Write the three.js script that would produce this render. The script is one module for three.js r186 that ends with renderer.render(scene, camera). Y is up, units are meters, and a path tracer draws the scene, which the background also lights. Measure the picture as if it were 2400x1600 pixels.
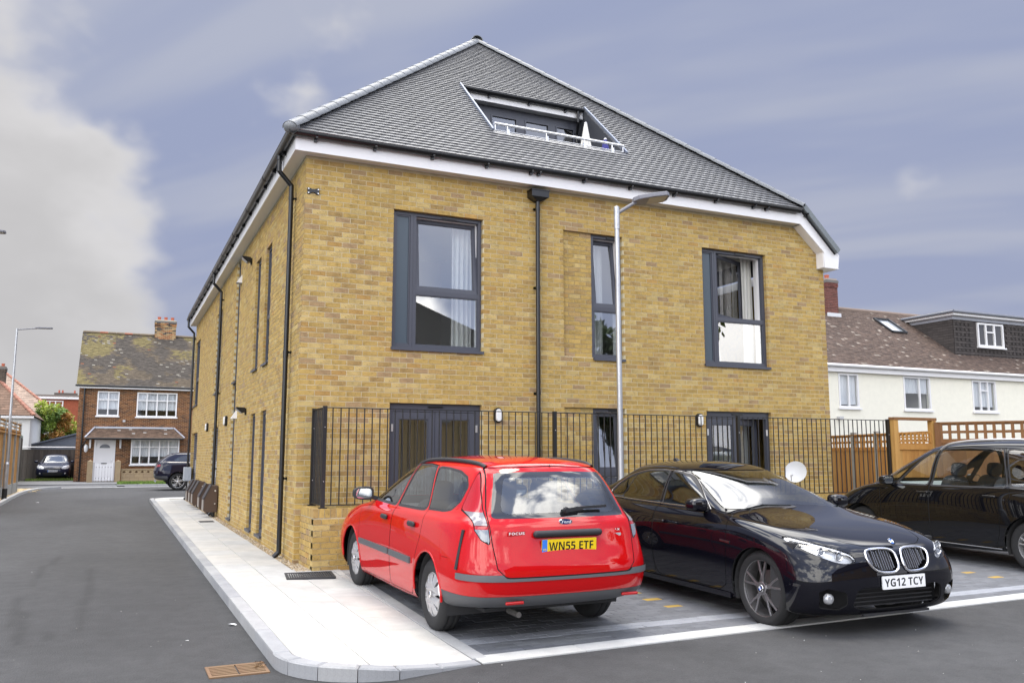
import * as THREE from 'three';
import { mergeGeometries } from 'three/addons/utils/BufferGeometryUtils.js';

// ---------- camera, sky, sun, exposure ----------
const scene = new THREE.Scene();
const DEG = Math.PI / 180;
const camera = new THREE.PerspectiveCamera(2 * Math.atan(800 / 1995) / DEG, 1.5015, 0.1, 3000);
camera.position.set(0, 1.571, 0);
{
  const a = 24.872 * DEG, p = 7.563 * DEG;
  camera.lookAt(Math.sin(a) * Math.cos(p), 1.571 + Math.sin(p), -Math.cos(a) * Math.cos(p));
}
const renderer = new THREE.WebGLRenderer({ antialias: true });
renderer.toneMapping = THREE.LinearToneMapping;
renderer.toneMappingExposure = 1.85;
renderer.shadowMap.enabled = true;
const SUN = new THREE.Vector3(0.10, 0.98, -0.10).normalize();
const sun = new THREE.DirectionalLight(new THREE.Color(1, 0.92, 0.80), 0.9);
sun.position.copy(SUN).multiplyScalar(60).add(new THREE.Vector3(5, 0, -14));
sun.target.position.set(5, 0, -14);
sun.castShadow = true;
sun.shadow.radius = 36;
Object.assign(sun.shadow.camera, { left: -45, right: 45, top: 45, bottom: -45, near: 1, far: 160 });
sun.shadow.mapSize.set(2048, 2048);
scene.add(sun, sun.target);

// value noise
function rng(seed) { let s = seed >>> 0; return () => { s = (s + 0x6D2B79F5) | 0; let t = Math.imul(s ^ (s >>> 15), 1 | s); t = (t + Math.imul(t ^ (t >>> 7), 61 | t)) ^ t; return ((t ^ (t >>> 14)) >>> 0) / 4294967296; }; }
function h3(x, y, z) { let h = Math.imul(x, 374761393) ^ Math.imul(y, 668265263) ^ Math.imul(z, 2147483647 - 1013); h = Math.imul(h ^ (h >>> 13), 1274126177); return ((h ^ (h >>> 16)) >>> 0) / 4294967296; }
function vn(x, y, z = 0) {
  const i = Math.floor(x), j = Math.floor(y), k = Math.floor(z); let u = x - i, v = y - j, w = z - k;
  u = u * u * (3 - 2 * u); v = v * v * (3 - 2 * v); w = w * w * (3 - 2 * w);
  const L = (a, b, t) => a + (b - a) * t;
  return L(L(L(h3(i, j, k), h3(i + 1, j, k), u), L(h3(i, j + 1, k), h3(i + 1, j + 1, k), u), v), L(L(h3(i, j, k + 1), h3(i + 1, j, k + 1), u), L(h3(i, j + 1, k + 1), h3(i + 1, j + 1, k + 1), u), v), w);
}
function fbm(x, y, z, o) { let s = 0, a = 0.5, n = 0; for (let i = 0; i < o; i++) { s += a * vn(x, y, z); n += a; a *= 0.52; x = x * 2.03 + 5.1; y = y * 2.03 + 1.7; z = z * 2.03 + 9.2; } return s / n; }
const sm = (a, b, x) => { x = Math.min(1, Math.max(0, (x - a) / (b - a))); return x * x * (3 - 2 * x); };
const mix = (a, b, t) => a + (b - a) * t;

// sky: hazy lavender blue with a grey cumulus bank to the north-west and wind-drawn cirrus to the east; whiter cloud overhead and to the south
{
  const W = 2560, H = 1280, d = new Float32Array(W * H * 4);
  for (let j = 0; j < H; j++) {
    const el = ((j + 0.5) / H - 0.5) * Math.PI, y = Math.sin(el), ce = Math.cos(el), up = Math.max(y, 0);
    for (let i = 0; i < W; i++) {
      const th = ((i + 0.5) / W - 0.5) * 2 * Math.PI, x = ce * Math.cos(th), z = ce * Math.sin(th), o = (j * W + i) * 4;
      // how far toward the bright southern half of the sky, and toward the zenith
      const south = sm(-0.15, 0.75, (x * -0.42 + z * 0.907) / Math.max(ce, 0.05)) * sm(0, 0.35, ce), high = sm(0.50, 0.68, up), lum = Math.max(south, high);
      let r = mix(0.180, 0.48, lum), g = mix(0.206, 0.58, lum), b = mix(0.300, 0.86, lum);
      if (y > -0.06) {
        const k = 1 / (up + 0.22), px = x * k, pz = z * k, az = Math.atan2(x, -z) / DEG, ed = el / DEG;
        const wx = px * 0.66 + pz * 0.75, wz = pz * 0.66 - px * 0.75, warp = fbm(px * 0.8, pz * 0.8, 3.3, 3) - 0.5;
        let ci = fbm(wx * 0.8 + warp * 1.2, wz * 4.2 + warp * 1.6, 7.7, 5); ci = sm(0.36, 0.72, ci) * mix(0.75, 0.5, lum);
        r = mix(r, mix(0.262, 1.35, lum), ci); g = mix(g, mix(0.276, 1.33, lum), ci); b = mix(b, mix(0.330, 1.32, lum), ci);
        const n = fbm(x * 4.6 + 11, y * 7.1 + 4, z * 4.6 + 2, 7);
        const bank = Math.exp(-((az + 10) ** 2) / 210 - ((ed - 17) ** 2) / 230) * 0.34 + Math.exp(-((az + 4) ** 2) / 420 - ((ed - 3) ** 2) / 60) * 0.16, clear = Math.exp(-((az - 34) ** 2) / 1100) * 0.215 * (1 - high);
        const cover = n + bank - clear + lum * 0.075 - 0.035, c = sm(0.50, 0.68, cover), thick = sm(0.56, 0.86, cover), det = fbm(x * 9 + 3, y * 13, z * 9, 5);
        const cl = mix(0.37, 3.2, lum) * mix(1.06, 0.86, thick) * mix(0.86, 1.12, det);
        r = mix(r, cl * 1.01, c); g = mix(g, cl * 0.995, c); b = mix(b, cl * mix(1.01, 0.96, lum), c);
        const hz = Math.exp(-up * 12) * 0.6, hl = mix(0.27, 1.6, south); r = mix(r, hl, hz); g = mix(g, hl * 0.995, hz); b = mix(b, hl * 1.03, hz);
      } else { r = 0.2; g = 0.2; b = 0.21; }
      d[o] = r; d[o + 1] = g; d[o + 2] = b; d[o + 3] = 1;
    }
  }
  const t = new THREE.DataTexture(d, W, H, THREE.RGBAFormat, THREE.FloatType);
  t.mapping = THREE.EquirectangularReflectionMapping; t.magFilter = t.minFilter = THREE.LinearFilter; t.wrapS = THREE.RepeatWrapping; t.needsUpdate = true;
  scene.background = t; scene.environment = t;
}

// ---------- helpers ----------
const used = {};
function numbered(n) { if (used[n] === undefined) { used[n] = 0; return n; } used[n]++; return n + '_' + String(used[n]).padStart(3, '0'); }
function M(color, roughness = 0.8, o = {}) {
  const { metalness = 0, phys = false, ...rest } = o;
  const c = Array.isArray(color) ? new THREE.Color().setRGB(...color) : new THREE.Color(color);
  const K = phys || rest.clearcoat || rest.transmission || rest.ior ? THREE.MeshPhysicalMaterial : THREE.MeshStandardMaterial;
  return new K({ color: c, roughness, metalness, ...rest });
}
function tex(w, h, fn, srgb = true, rep = 1) {
  const d = new Uint8Array(w * h * 4);
  for (let y = 0; y < h; y++) for (let x = 0; x < w; x++) { const p = fn(x / w, y / h, x, y), o = (y * w + x) * 4; for (let k = 0; k < 3; k++) { let v = Array.isArray(p) ? p[k] : p; v = Math.min(1, Math.max(0, v)); if (srgb) v = v <= 0.0031308 ? v * 12.92 : 1.055 * Math.pow(v, 1 / 2.4) - 0.055; d[o + k] = v * 255; } d[o + 3] = 255; }
  const t = new THREE.DataTexture(d, w, h); t.wrapS = t.wrapT = THREE.RepeatWrapping; t.magFilter = THREE.LinearFilter; t.minFilter = THREE.LinearMipmapLinearFilter; t.generateMipmaps = true;
  if (srgb) t.colorSpace = THREE.SRGBColorSpace; t.repeat.set(rep, rep); t.needsUpdate = true; return t;
}
// noise that tiles on [0,1)
function tn(x, y, f, seed) { const i = Math.floor(x * f), j = Math.floor(y * f); let u = x * f - i, v = y * f - j; u = u * u * (3 - 2 * u); v = v * v * (3 - 2 * v); const m = (a) => ((a % f) + f) % f; return mix(mix(h3(m(i), m(j), seed), h3(m(i + 1), m(j), seed), u), mix(h3(m(i), m(j + 1), seed), h3(m(i + 1), m(j + 1), seed), u), v); }
function tfbm(x, y, f, o, seed) { let s = 0, a = 0.5, n = 0; for (let k = 0; k < o; k++) { s += a * tn(x, y, f, seed + k); n += a; a *= 0.55; f *= 2; } return s / n; }

const v3 = (x, y, z) => new THREE.Vector3(x, y, z);
class GB {
  constructor() { this.p = []; this.n = []; this.t = []; this.c = []; this.i = []; this.col = [1, 1, 1]; this.uo = [0, 0]; this.tmp = v3(); }
  color(c) { this.col = c; return this; }
  vert(p, n, u, v) { this.p.push(p.x, p.y, p.z); this.n.push(n.x, n.y, n.z); this.t.push(u + this.uo[0], v + this.uo[1]); this.c.push(...this.col); return this.p.length / 3 - 1; }
  quad(a, b, c, d, n) { // counter-clockwise seen from outside, uv in metres
    const e1 = b.clone().sub(a), e2 = d.clone().sub(a); n = n || e1.clone().cross(c.clone().sub(a)).normalize();
    const w = e1.length(), h = e2.length(), i = this.vert(a, n, 0, 0); this.vert(b, n, w, 0); this.vert(c, n, w, h); this.vert(d, n, 0, h); this.i.push(i, i + 1, i + 2, i, i + 2, i + 3); return this;
  }
  tri(a, b, c) { const n = b.clone().sub(a).cross(c.clone().sub(a)).normalize(), i = this.vert(a, n, a.x + a.z, a.y); this.vert(b, n, b.x + b.z, b.y); this.vert(c, n, c.x + c.z, c.y); this.i.push(i, i + 1, i + 2); return this; }
  box(x0, y0, z0, x1, y1, z1, skip = '') {
    const P = (x, y, z) => v3(x, y, z), s = (k) => !skip.includes(k);
    if (s('f')) this.quad(P(x0, y0, z1), P(x1, y0, z1), P(x1, y1, z1), P(x0, y1, z1));
    if (s('b')) this.quad(P(x1, y0, z0), P(x0, y0, z0), P(x0, y1, z0), P(x1, y1, z0));
    if (s('l')) this.quad(P(x0, y0, z0), P(x0, y0, z1), P(x0, y1, z1), P(x0, y1, z0));
    if (s('r')) this.quad(P(x1, y0, z1), P(x1, y0, z0), P(x1, y1, z0), P(x1, y1, z1));
    if (s('t')) this.quad(P(x0, y1, z1), P(x1, y1, z1), P(x1, y1, z0), P(x0, y1, z0));
    if (s('u')) this.quad(P(x0, y0, z0), P(x1, y0, z0), P(x1, y0, z1), P(x0, y0, z1));
    return this;
  }
  // box along a-b with cross-section w (sideways) x h (along up)
  bar(a, b, w, h, up = v3(0, 1, 0)) {
    const d = b.clone().sub(a).normalize(), s = d.clone().cross(up).normalize().multiplyScalar(w / 2), u = s.clone().cross(d).normalize().multiplyScalar(h / 2);
    const q = (o, x, y) => o.clone().addScaledVector(s, x).addScaledVector(u, y);
    const A = [q(a, -1, -1), q(a, 1, -1), q(a, 1, 1), q(a, -1, 1)], B = [q(b, -1, -1), q(b, 1, -1), q(b, 1, 1), q(b, -1, 1)];
    this.quad(A[0], A[1], A[2], A[3]); this.quad(B[1], B[0], B[3], B[2]);
    for (let k = 0; k < 4; k++) { const l = (k + 1) % 4; this.quad(A[l], A[k], B[k], B[l]); }
    return this;
  }
  add(g, m) {
    g = g.index ? g : g; const pa = g.attributes.position, na = g.attributes.normal, ua = g.attributes.uv, base = this.p.length / 3, nm = m ? new THREE.Matrix3().getNormalMatrix(m) : null, q = v3(), r = v3();
    for (let k = 0; k < pa.count; k++) { q.fromBufferAttribute(pa, k); r.fromBufferAttribute(na, k); if (m) { q.applyMatrix4(m); r.applyMatrix3(nm).normalize(); } this.vert(q, r, ua ? ua.getX(k) : q.x, ua ? ua.getY(k) : q.y); }
    if (g.index) for (let k = 0; k < g.index.count; k++) this.i.push(base + g.index.getX(k)); else for (let k = 0; k < pa.count; k++) this.i.push(base + k);
    return this;
  }
  cyl(a, b, r0, r1 = r0, seg = 12, caps = true) {
    const d = b.clone().sub(a), L = d.length(), g = new THREE.CylinderGeometry(r1, r0, L, seg, 1, !caps), m = new THREE.Matrix4().makeRotationFromQuaternion(new THREE.Quaternion().setFromUnitVectors(v3(0, 1, 0), d.normalize())).setPosition(a.clone().add(b).multiplyScalar(0.5));
    return this.add(g, m);
  }
  tube(pts, r, seg = 8, n = 0) { const c = new THREE.CatmullRomCurve3(pts, false, 'catmullrom', 0.5); return this.add(new THREE.TubeGeometry(c, n || pts.length * 6, r, seg)); }
  lathe(pts, m, seg = 32) { return this.add(new THREE.LatheGeometry(pts.map(([x, y]) => new THREE.Vector2(x, y)), seg), m); }
  shape(pts, depth, m, bevel = 0, holes = []) {
    const s = new THREE.Shape(pts.map(([x, y]) => new THREE.Vector2(x, y))); for (const h of holes) s.holes.push(new THREE.Path(h.map(([x, y]) => new THREE.Vector2(x, y))));
    return this.add(new THREE.ExtrudeGeometry(s, { depth, bevelEnabled: bevel > 0, bevelThickness: bevel, bevelSize: bevel, bevelOffset: -bevel, bevelSegments: 2, curveSegments: 16 }), m);
  }
  geo(cols = false) {
    const g = new THREE.BufferGeometry(); g.setAttribute('position', new THREE.Float32BufferAttribute(this.p, 3)); g.setAttribute('normal', new THREE.Float32BufferAttribute(this.n, 3)); g.setAttribute('uv', new THREE.Float32BufferAttribute(this.t, 2));
    if (cols) g.setAttribute('color', new THREE.Float32BufferAttribute(this.c, 3)); g.setIndex(this.i); return g;
  }
}
function mesh(name, g, m, parent) { const o = new THREE.Mesh(g instanceof GB ? g.geo(m.vertexColors) : g, m); o.name = parent ? name : numbered(name); o.castShadow = o.receiveShadow = true; (parent || scene).add(o); return o; }
function group(name, parent) { const o = new THREE.Group(); o.name = parent ? name : numbered(name); (parent || scene).add(o); return o; }
function tag(o, label, category, grp) { o.userData.label = label; o.userData.category = category; if (grp) o.userData.group = grp; return o; }
function setting(o) { o.userData.kind = 'structure'; return o; }
function stuff(o) { o.userData.kind = 'stuff'; return o; }
const T4 = (x, y, z) => new THREE.Matrix4().makeTranslation(x, y, z);
const Rx = (a) => new THREE.Matrix4().makeRotationX(a), Ry = (a) => new THREE.Matrix4().makeRotationY(a), Rz = (a) => new THREE.Matrix4().makeRotationZ(a);
function mul(...m) { const r = new THREE.Matrix4(); for (const k of m) r.multiply(k); return r; }

// ---------- ground, lane, pavement, parking bays ----------
const R0 = rng(7);
const asphaltTex = tex(1024, 1024, (u, v) => { const a = tn(u, v, 256, 5), b = tn(u, v, 512, 6), c = tfbm(u, v, 16, 4, 9); const st = a > 0.93 ? 0.6 * (a - 0.9) * 10 : 0; return 0.62 + 0.34 * (b - 0.5) + 0.3 * (c - 0.5) + st * 0.42 + (a < 0.12 ? -0.16 : 0); });
asphaltTex.repeat.set(0.55, 0.55);
const asphaltBump = tex(512, 512, (u, v) => 0.5 * tn(u, v, 128, 15) + 0.5 * tn(u, v, 256, 16), false); asphaltBump.repeat.set(0.9, 0.9);
const mAsphalt = M([1, 1, 1], 0.82, { vertexColors: true, map: asphaltTex, bumpMap: asphaltBump, bumpScale: 0.006 });
setting(mesh('ground', new THREE.PlaneGeometry(2400, 2400, 1, 1).rotateX(-Math.PI / 2).translate(0, -0.05, -60), M([0.11, 0.12, 0.07], 1, { map: tex(256, 256, (u, v) => 0.7 + 0.6 * (tfbm(u, v, 8, 4, 77) - 0.5), true, 300) })));
const tyreMarks = [[[-0.67, -15.22], [-0.75, -14.2], [-0.83, -14.02], [-0.81, -12.86], [-0.8, -12.02]], [[-0.87, -11.1], [-0.82, -10.09], [-0.78, -9.33]], [[-0.75, -10.14], [-0.69, -9.21], [-0.64, -8.43]], [[-0.21, -13.39], [-0.18, -11.24], [-0.21, -10.27], [-0.2, -9.29], [-0.21, -8.84]], [[-0.45, -8.88], [-0.41, -8.52]]];
{
  const xs = [], zs = []; for (let x = -14; x < -4; x += 1) xs.push(x); for (let x = -4; x < 1.3; x += 0.05) xs.push(x); for (let x = 1.3; x < 14; x += 0.14) xs.push(x); for (let x = 14; x <= 44; x += 2) xs.push(x);
  for (let z = -46.2; z < -16; z += 0.5) zs.push(z); for (let z = -16; z < -2; z += 0.06) zs.push(z); for (let z = -2; z <= 40; z += 1) zs.push(z);
  const p = [], n = [], t = [], c = [], ix = [];
  const segd = (x, z, a, b) => { const dx = b[0] - a[0], dz = b[1] - a[1]; let q = ((x - a[0]) * dx + (z - a[1]) * dz) / (dx * dx + dz * dz); q = Math.max(0, Math.min(1, q)); return Math.hypot(x - a[0] - q * dx, z - a[1] - q * dz); };
  for (const z of zs) for (const x of xs) {
    p.push(x, 0, z); n.push(0, 1, 0); t.push(x, -z);
    let k = 0.078 * (0.80 + 0.5 * fbm(x * 0.5, z * 0.16, 1, 4)) * (0.92 + 0.16 * vn(x * 3, z * 2.2, 5));
    const patch = sm(0.5, 0.62, fbm(x * 0.35 + 3, z * 0.22, 8, 3)); k *= 1 - 0.16 * patch;
    let m = 0; if (x > -2 && x < 0 && z > -16 && z < -6.5) for (const l of tyreMarks) for (let q = 1; q < l.length; q++) { const dd = segd(x, z, l[q - 1], l[q]); m = Math.max(m, sm(0.075, 0.02, dd) * (0.35 + 0.5 * vn(x * 22, z * 22, 4))); }
    k *= 1 - 0.5 * m; c.push(k * 0.99, k * 0.985, k * 1.02);
  }
  const nx = xs.length; for (let j = 0; j + 1 < zs.length; j++) for (let i = 0; i + 1 < nx; i++) { const a = j * nx + i; ix.push(a, a + nx, a + 1, a + 1, a + nx, a + nx + 1); }
  const g = new THREE.BufferGeometry(); g.setAttribute('position', new THREE.Float32BufferAttribute(p, 3)); g.setAttribute('normal', new THREE.Float32BufferAttribute(n, 3)); g.setAttribute('uv', new THREE.Float32BufferAttribute(t, 2)); g.setAttribute('color', new THREE.Float32BufferAttribute(c, 3)); g.setIndex(ix);
  setting(mesh('access_road', g, mAsphalt));
}
const bayH = (z) => 0.004 + Math.max(0, Math.min(0.1, (-6.9 - z) * 0.017));
const bayX = (z) => 2.59 + (-6.29 - z) * 0.03;
const frontZ = (x) => x < 1.91 ? -6.0 : -6.0 - 0.165 * Math.min(1, (x - 1.91) / 0.69) - Math.max(0, x - 2.6) * 0.03;
const paveH = (x, z) => { if (z < -11.2) return 0.1; return mix(0.1, bayH(z) + 0.006, sm(1.45, 2.62, x) ); };
const concreteTex = tex(512, 512, (u, v) => { const c = tfbm(u, v, 8, 5, 31), f = tn(u, v, 256, 33); return 0.86 + 0.26 * (c - 0.5) + 0.16 * (f - 0.5) - (tn(u, v, 128, 35) > 0.94 ? 0.12 : 0); });
const mSlabs = [0, 1, 2, 3].map((k) => M([[0.55, 0.535, 0.505], [0.52, 0.51, 0.485], [0.58, 0.56, 0.52], [0.54, 0.535, 0.515]][k], 0.86, { map: concreteTex }));
const mKerbs = [M([0.37, 0.375, 0.385], 0.85, { map: concreteTex }), M([0.41, 0.41, 0.41], 0.85, { map: concreteTex }), M([0.34, 0.345, 0.355], 0.85, { map: concreteTex })];
const mSand = M([0.30, 0.285, 0.25], 1);
// clip a plan polygon to the left of each directed line
function clipPlan(poly, a, b) {
  const out = [], s = (p) => (b[0] - a[0]) * (p[1] - a[1]) - (b[1] - a[1]) * (p[0] - a[0]);
  for (let i = 0; i < poly.length; i++) { const p = poly[i], q = poly[(i + 1) % poly.length], sp = s(p), sq = s(q); if (sp <= 0) out.push(p); if ((sp < 0) !== (sq < 0) && sp !== sq) { const t = sp / (sp - sq); out.push([p[0] + (q[0] - p[0]) * t, p[1] + (q[1] - p[1]) * t]); } }
  return out;
}
// flat-topped block over a plan polygon, top following a height function
function planBlock(poly, hf, depth, cham = 0.006) {
  const g = new GB(), n = poly.length; let cx = 0, cz = 0, area = 0; for (let i = 0; i < n; i++) { const a = poly[i], b = poly[(i + 1) % n]; cx += a[0] / n; cz += a[1] / n; area += a[0] * b[1] - b[0] * a[1]; }
  if (area > 0) poly = poly.slice().reverse();
  const inn = poly.map(([x, z]) => { const l = Math.hypot(cx - x, cz - z) || 1, k = Math.min(0.4, cham * 1.5 / l); return [x + (cx - x) * k, z + (cz - z) * k]; });
  const T = inn.map(([x, z]) => v3(x, hf(x, z), z)), S = poly.map(([x, z]) => v3(x, hf(x, z) - cham, z)), B = poly.map(([x, z]) => v3(x, hf(x, z) - depth, z));
  const up = v3(0, 1, 0), i0 = T.map((t) => g.vert(t, up, t.x, -t.z))[0]; for (let i = 1; i + 1 < n; i++) g.i.push(i0, i0 + i, i0 + i + 1);
  for (let i = 0; i < n; i++) { const j = (i + 1) % n; g.quad(S[i], S[j], T[j], T[i]); g.quad(B[i], B[j], S[j], S[i]); }
  return g;
}
const kerbArc = []; for (let k = 0; k <= 14; k++) { const a = Math.PI + (Math.PI / 2) * k / 14; kerbArc.push([1.91 + 0.75 * Math.cos(a), -6.75 - 0.75 * Math.sin(a)]); }
{
  const bed = new GB(); bed.quad(v3(1.2, 0.045, -7.0), v3(2.3, 0.02, -6.6), v3(2.3, 0.06, -31.2), v3(1.2, 0.06, -31.2)); bed.quad(v3(2.3, 0.0, -6.6), v3(2.62, -0.01, -6.5), v3(2.72, 0.06, -11.2), v3(2.3, 0.06, -11.2)); bed.quad(v3(2.1, 0.03, -31.2), v3(12, 0.03, -31.2), v3(12, 0.03, -33), v3(2.1, 0.03, -33));
  const pave = setting(mesh('pavement', bed, mSand));
  // slabs
  const lim = []; // clip lines: kerb inside arc and front line and bay edge
  const arcIn = kerbArc.map(([x, z]) => { const dx = x - 1.91, dz = z + 6.75, l = Math.hypot(dx, dz); return [1.91 + dx * (1 - 0.125 / l), -6.75 + dz * (1 - 0.125 / l)]; });
  const colX = [1.287, 1.74, 2.19, 2.64, 3.0];
  for (let r = 0; r < 42; r++) for (let k = 0; k < 4; k++) {
    const z1 = -6.0 - r * 0.6 - (k % 2) * 0.3 + 0.3, z0 = z1 - 0.6; let x0 = colX[k], x1 = colX[k + 1]; const j = 0.0022;
    if (z1 < -11.22) { if (k > 1) continue; x1 = Math.min(x1, 2.165); } if (z0 < -31.0) continue;
    let poly = [[x0 + j, z0 + j], [x1 - j, z0 + j], [x1 - j, z1 - j], [x0 + j, z1 - j]];
    for (let q = 0; q + 1 < arcIn.length; q++) poly = clipPlan(poly, arcIn[q], arcIn[q + 1]);
    poly = clipPlan(poly, [1.91, -6.13], [2.6, -6.29]);
    poly = clipPlan(poly, [bayX(-6.29) - 0.004, -6.29], [bayX(-11.3) - 0.004, -11.3]);
    if (k > 1 && z0 < -11.25) poly = clipPlan(poly, [5, -11.25], [0, -11.25]);
    if (poly.length < 3) continue;
    const dy = (R0() - 0.5) * 0.004; mesh('slab', planBlock(poly, (x, z) => paveH(x, z) + dy, 0.06, 0.003), mSlabs[Math.floor(R0() * 4)], pave);
  }
  // far end of the pavement, round the back of the building
  for (let k = 0; k < 6; k++) { const z = -31.0 - 0.6; for (let r = 0; r < 2; r++) mesh('slab', planBlock([[1.7 + k * 0.6, z - r * 0.6], [2.295 + k * 0.6, z - r * 0.6], [2.295 + k * 0.6, z - r * 0.6 + 0.595], [1.7 + k * 0.6, z - r * 0.6 + 0.595]], () => 0.1, 0.06, 0.003), mSlabs[Math.floor(R0() * 4)], pave); }
  mesh('slab', planBlock([[1.29, -31.0], [1.695, -31.0], [1.695, -32.2], [1.5, -31.9], [1.33, -31.45]], () => 0.1, 0.06, 0.003), mSlabs[1], pave);
  // kerb stones
  const kerbH = (x, z) => paveH(x, z) + 0.004;
  const stone = (poly) => mesh('kerb_stone', planBlock(poly, (x, z) => kerbH(x, z), 0.2, 0.012), mKerbs[Math.floor(R0() * 3)], pave);
  for (let z = -7.0 + 0.25; z > -31; z -= 0.915) stone([[1.16, z - 0.91], [1.284, z - 0.91], [1.284, z], [1.16, z]]);
  for (let k = 0; k < 14; k += 3.5) { const P = (q, rr) => { const a = Math.PI + (Math.PI / 2) * q / 14; return [1.91 + rr * Math.cos(a), -6.75 - rr * Math.sin(a)]; }; const o = [], i = []; for (let q = 0; q <= 5; q++) { const t = k + 0.04 + (3.42 * q) / 5; o.push(P(t, 0.75)); i.unshift(P(t, 0.626)); } stone([...o, ...i]); }
  for (let x = 1.915; x < 2.55; x += 0.345) stone([[x, frontZ(x)], [x + 0.342, frontZ(x + 0.342)], [x + 0.342, frontZ(x + 0.342) - 0.124], [x, frontZ(x) - 0.124]]);
  { const P = (a, r) => [1.96 + r * Math.cos(a), -31.4 + r * Math.sin(a)]; for (let k = 0; k < 3; k++) { const o = [], i = []; for (let q = 0; q <= 3; q++) { const a = Math.PI + (Math.PI / 2) * (k + q / 3) / 3; o.push(P(a, 0.8)); i.unshift(P(a, 0.68)); } stone([...o, ...i]); } for (let x = 1.97; x < 6; x += 0.915) stone([[x, -32.2], [x + 0.91, -32.2], [x + 0.91, -32.08], [x, -32.08]]); }
  // edging between pavement and bays
  for (let z = -6.32; z > -11.1; z -= 0.915) { const z0 = Math.max(z - 0.91, -11.2); mesh('edging_stone', planBlock([[bayX(z), z], [bayX(z) + 0.12, z], [bayX(z0) + 0.12, z0], [bayX(z0), z0]], (x, zz) => bayH(zz) + 0.012, 0.12, 0.004), mKerbs[1], pave); }
}
// parking bays
{
  const bed = new GB(); bed.quad(v3(2.6, -0.012, -6.2), v3(14.6, -0.012, -6.5), v3(14.6, -0.012, -6.95), v3(2.6, -0.012, -6.95)); bed.quad(v3(2.6, -0.012, -6.95), v3(14.6, -0.012, -6.95), v3(14.6, 0.088, -11.5), v3(2.6, 0.088, -11.5));
  const bays = setting(mesh('parking_bays', bed, M([0.16, 0.16, 0.155], 1)));
  const mEdge = [M([0.58, 0.58, 0.56], 0.85, { map: concreteTex }), M([0.54, 0.545, 0.54], 0.85, { map: concreteTex })];
  for (let x = 2.62; x < 14.4; x += 0.915) mesh('edging_stone', planBlock([[x, frontZ(x)], [x + 0.91, frontZ(x + 0.91)], [x + 0.91, frontZ(x + 0.91) - 0.225], [x, frontZ(x) - 0.225]], () => 0.012, 0.1, 0.004), mEdge[Math.floor(R0() * 2)], bays);
  const list = []; let row = 0;
  for (let z = -6.415; z > -11.12; z -= 0.1, row++) {
    const light = z < -6.80 && z > -6.93;
    for (let x = bayX(z) + 0.125 - (row % 2) * 0.1; x < 14.5; x += 0.2) {
      const x0 = Math.max(x, bayX(z) + 0.125), x1 = x + 0.1975, z1 = z, z0 = z - 0.0975; if (x1 - x0 < 0.03) continue;
      if (z > -6.9 && z > frontZ(x0) - 0.23) { if (z0 > frontZ(x0) - 0.25) continue; }
      const yel = z < -7.3 && (row - 11) % 4 === 0 && [5.35, 7.85, 10.35].some((q) => Math.abs((x0 + x1) / 2 - q) < 0.1);
      list.push({ x0, x1, z0, z1, light, yel, d: Math.hypot((x0 + x1) / 2, (z0 + z1) / 2) });
    }
  }
  list.sort((a, b) => a.d - b.d);
  const mPav = M([1, 1, 1], 0.8, { vertexColors: true, map: concreteTex });
  const pv = (g, x0, x1, z0, z1, y0, y1, q) => { // chamfered paver, y0 at z0 (far), y1 at z1
    const c = 0.003; const k = q.yel ? [0.50, 0.33, 0.07] : (() => { const b = q.light ? 0.36 : 0.15 + 0.05 * R0(); return [b * 0.95, b * 0.99, b * 1.09]; })(); g.color(k); g.uo = [R0(), R0()];
    const A = v3(x0 + c, y0, z0 + c), B = v3(x1 - c, y0, z0 + c), C = v3(x1 - c, y1, z1 - c), D = v3(x0 + c, y1, z1 - c), E = v3(x0, y0 - 0.004, z0), F = v3(x1, y0 - 0.004, z0), G = v3(x1, y1 - 0.004, z1), H = v3(x0, y1 - 0.004, z1);
    g.quad(D, C, B, A); g.quad(H, G, C, D); g.quad(F, E, A, B); g.quad(E, H, D, A); g.quad(G, F, B, C);
  };
  const rest = new GB();
  list.forEach((q, k) => {
    const dy = (R0() - 0.5) * 0.004, y0 = bayH(q.z0) + dy, y1 = bayH(q.z1) + dy;
    if (k < 300) { const g = new GB(), cx = (q.x0 + q.x1) / 2, cz = (q.z0 + q.z1) / 2; pv(g, q.x0 - cx, q.x1 - cx, q.z0 - cz, q.z1 - cz, y0, y1, q); const o = mesh('paver', g, mPav, bays); o.position.set(cx, 0, cz); } else pv(rest, q.x0, q.x1, q.z0, q.z1, y0, y1, q);
  });
  stuff(mesh('pavers', rest, mPav, bays));
}
// gravel strip along the wall
function gravel(name, n, place, r0, r1, cols, seed) {
  const rr = rng(seed), g = new THREE.IcosahedronGeometry(1, 0), o = new THREE.InstancedMesh(g, M([1, 1, 1], 0.9), n), m = new THREE.Matrix4(), q = new THREE.Quaternion(), e = new THREE.Euler(), c = new THREE.Color(); o.name = name; o.castShadow = o.receiveShadow = true; scene.add(o);
  for (let k = 0; k < n; k++) { const p = place(rr), s = mix(r0, r1, rr() * rr()); e.set(rr() * 6, rr() * 6, rr() * 6); q.setFromEuler(e); m.compose(p, q, v3(s * (0.8 + rr() * 0.6), s * (0.6 + rr() * 0.4), s * (0.8 + rr() * 0.5))); o.setMatrixAt(k, m); const b = cols[Math.floor(rr() * cols.length)], f = 0.75 + rr() * 0.5; o.setColorAt(k, c.setRGB(b[0] * f, b[1] * f, b[2] * f)); }
  return stuff(o);
}
setting(mesh('gravel_bed', new GB().quad(v3(2.16, 0.082, -11.2), v3(2.45, 0.082, -11.2), v3(2.45, 0.082, -31), v3(2.16, 0.082, -31)), M([0.33, 0.27, 0.18], 1)));
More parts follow.
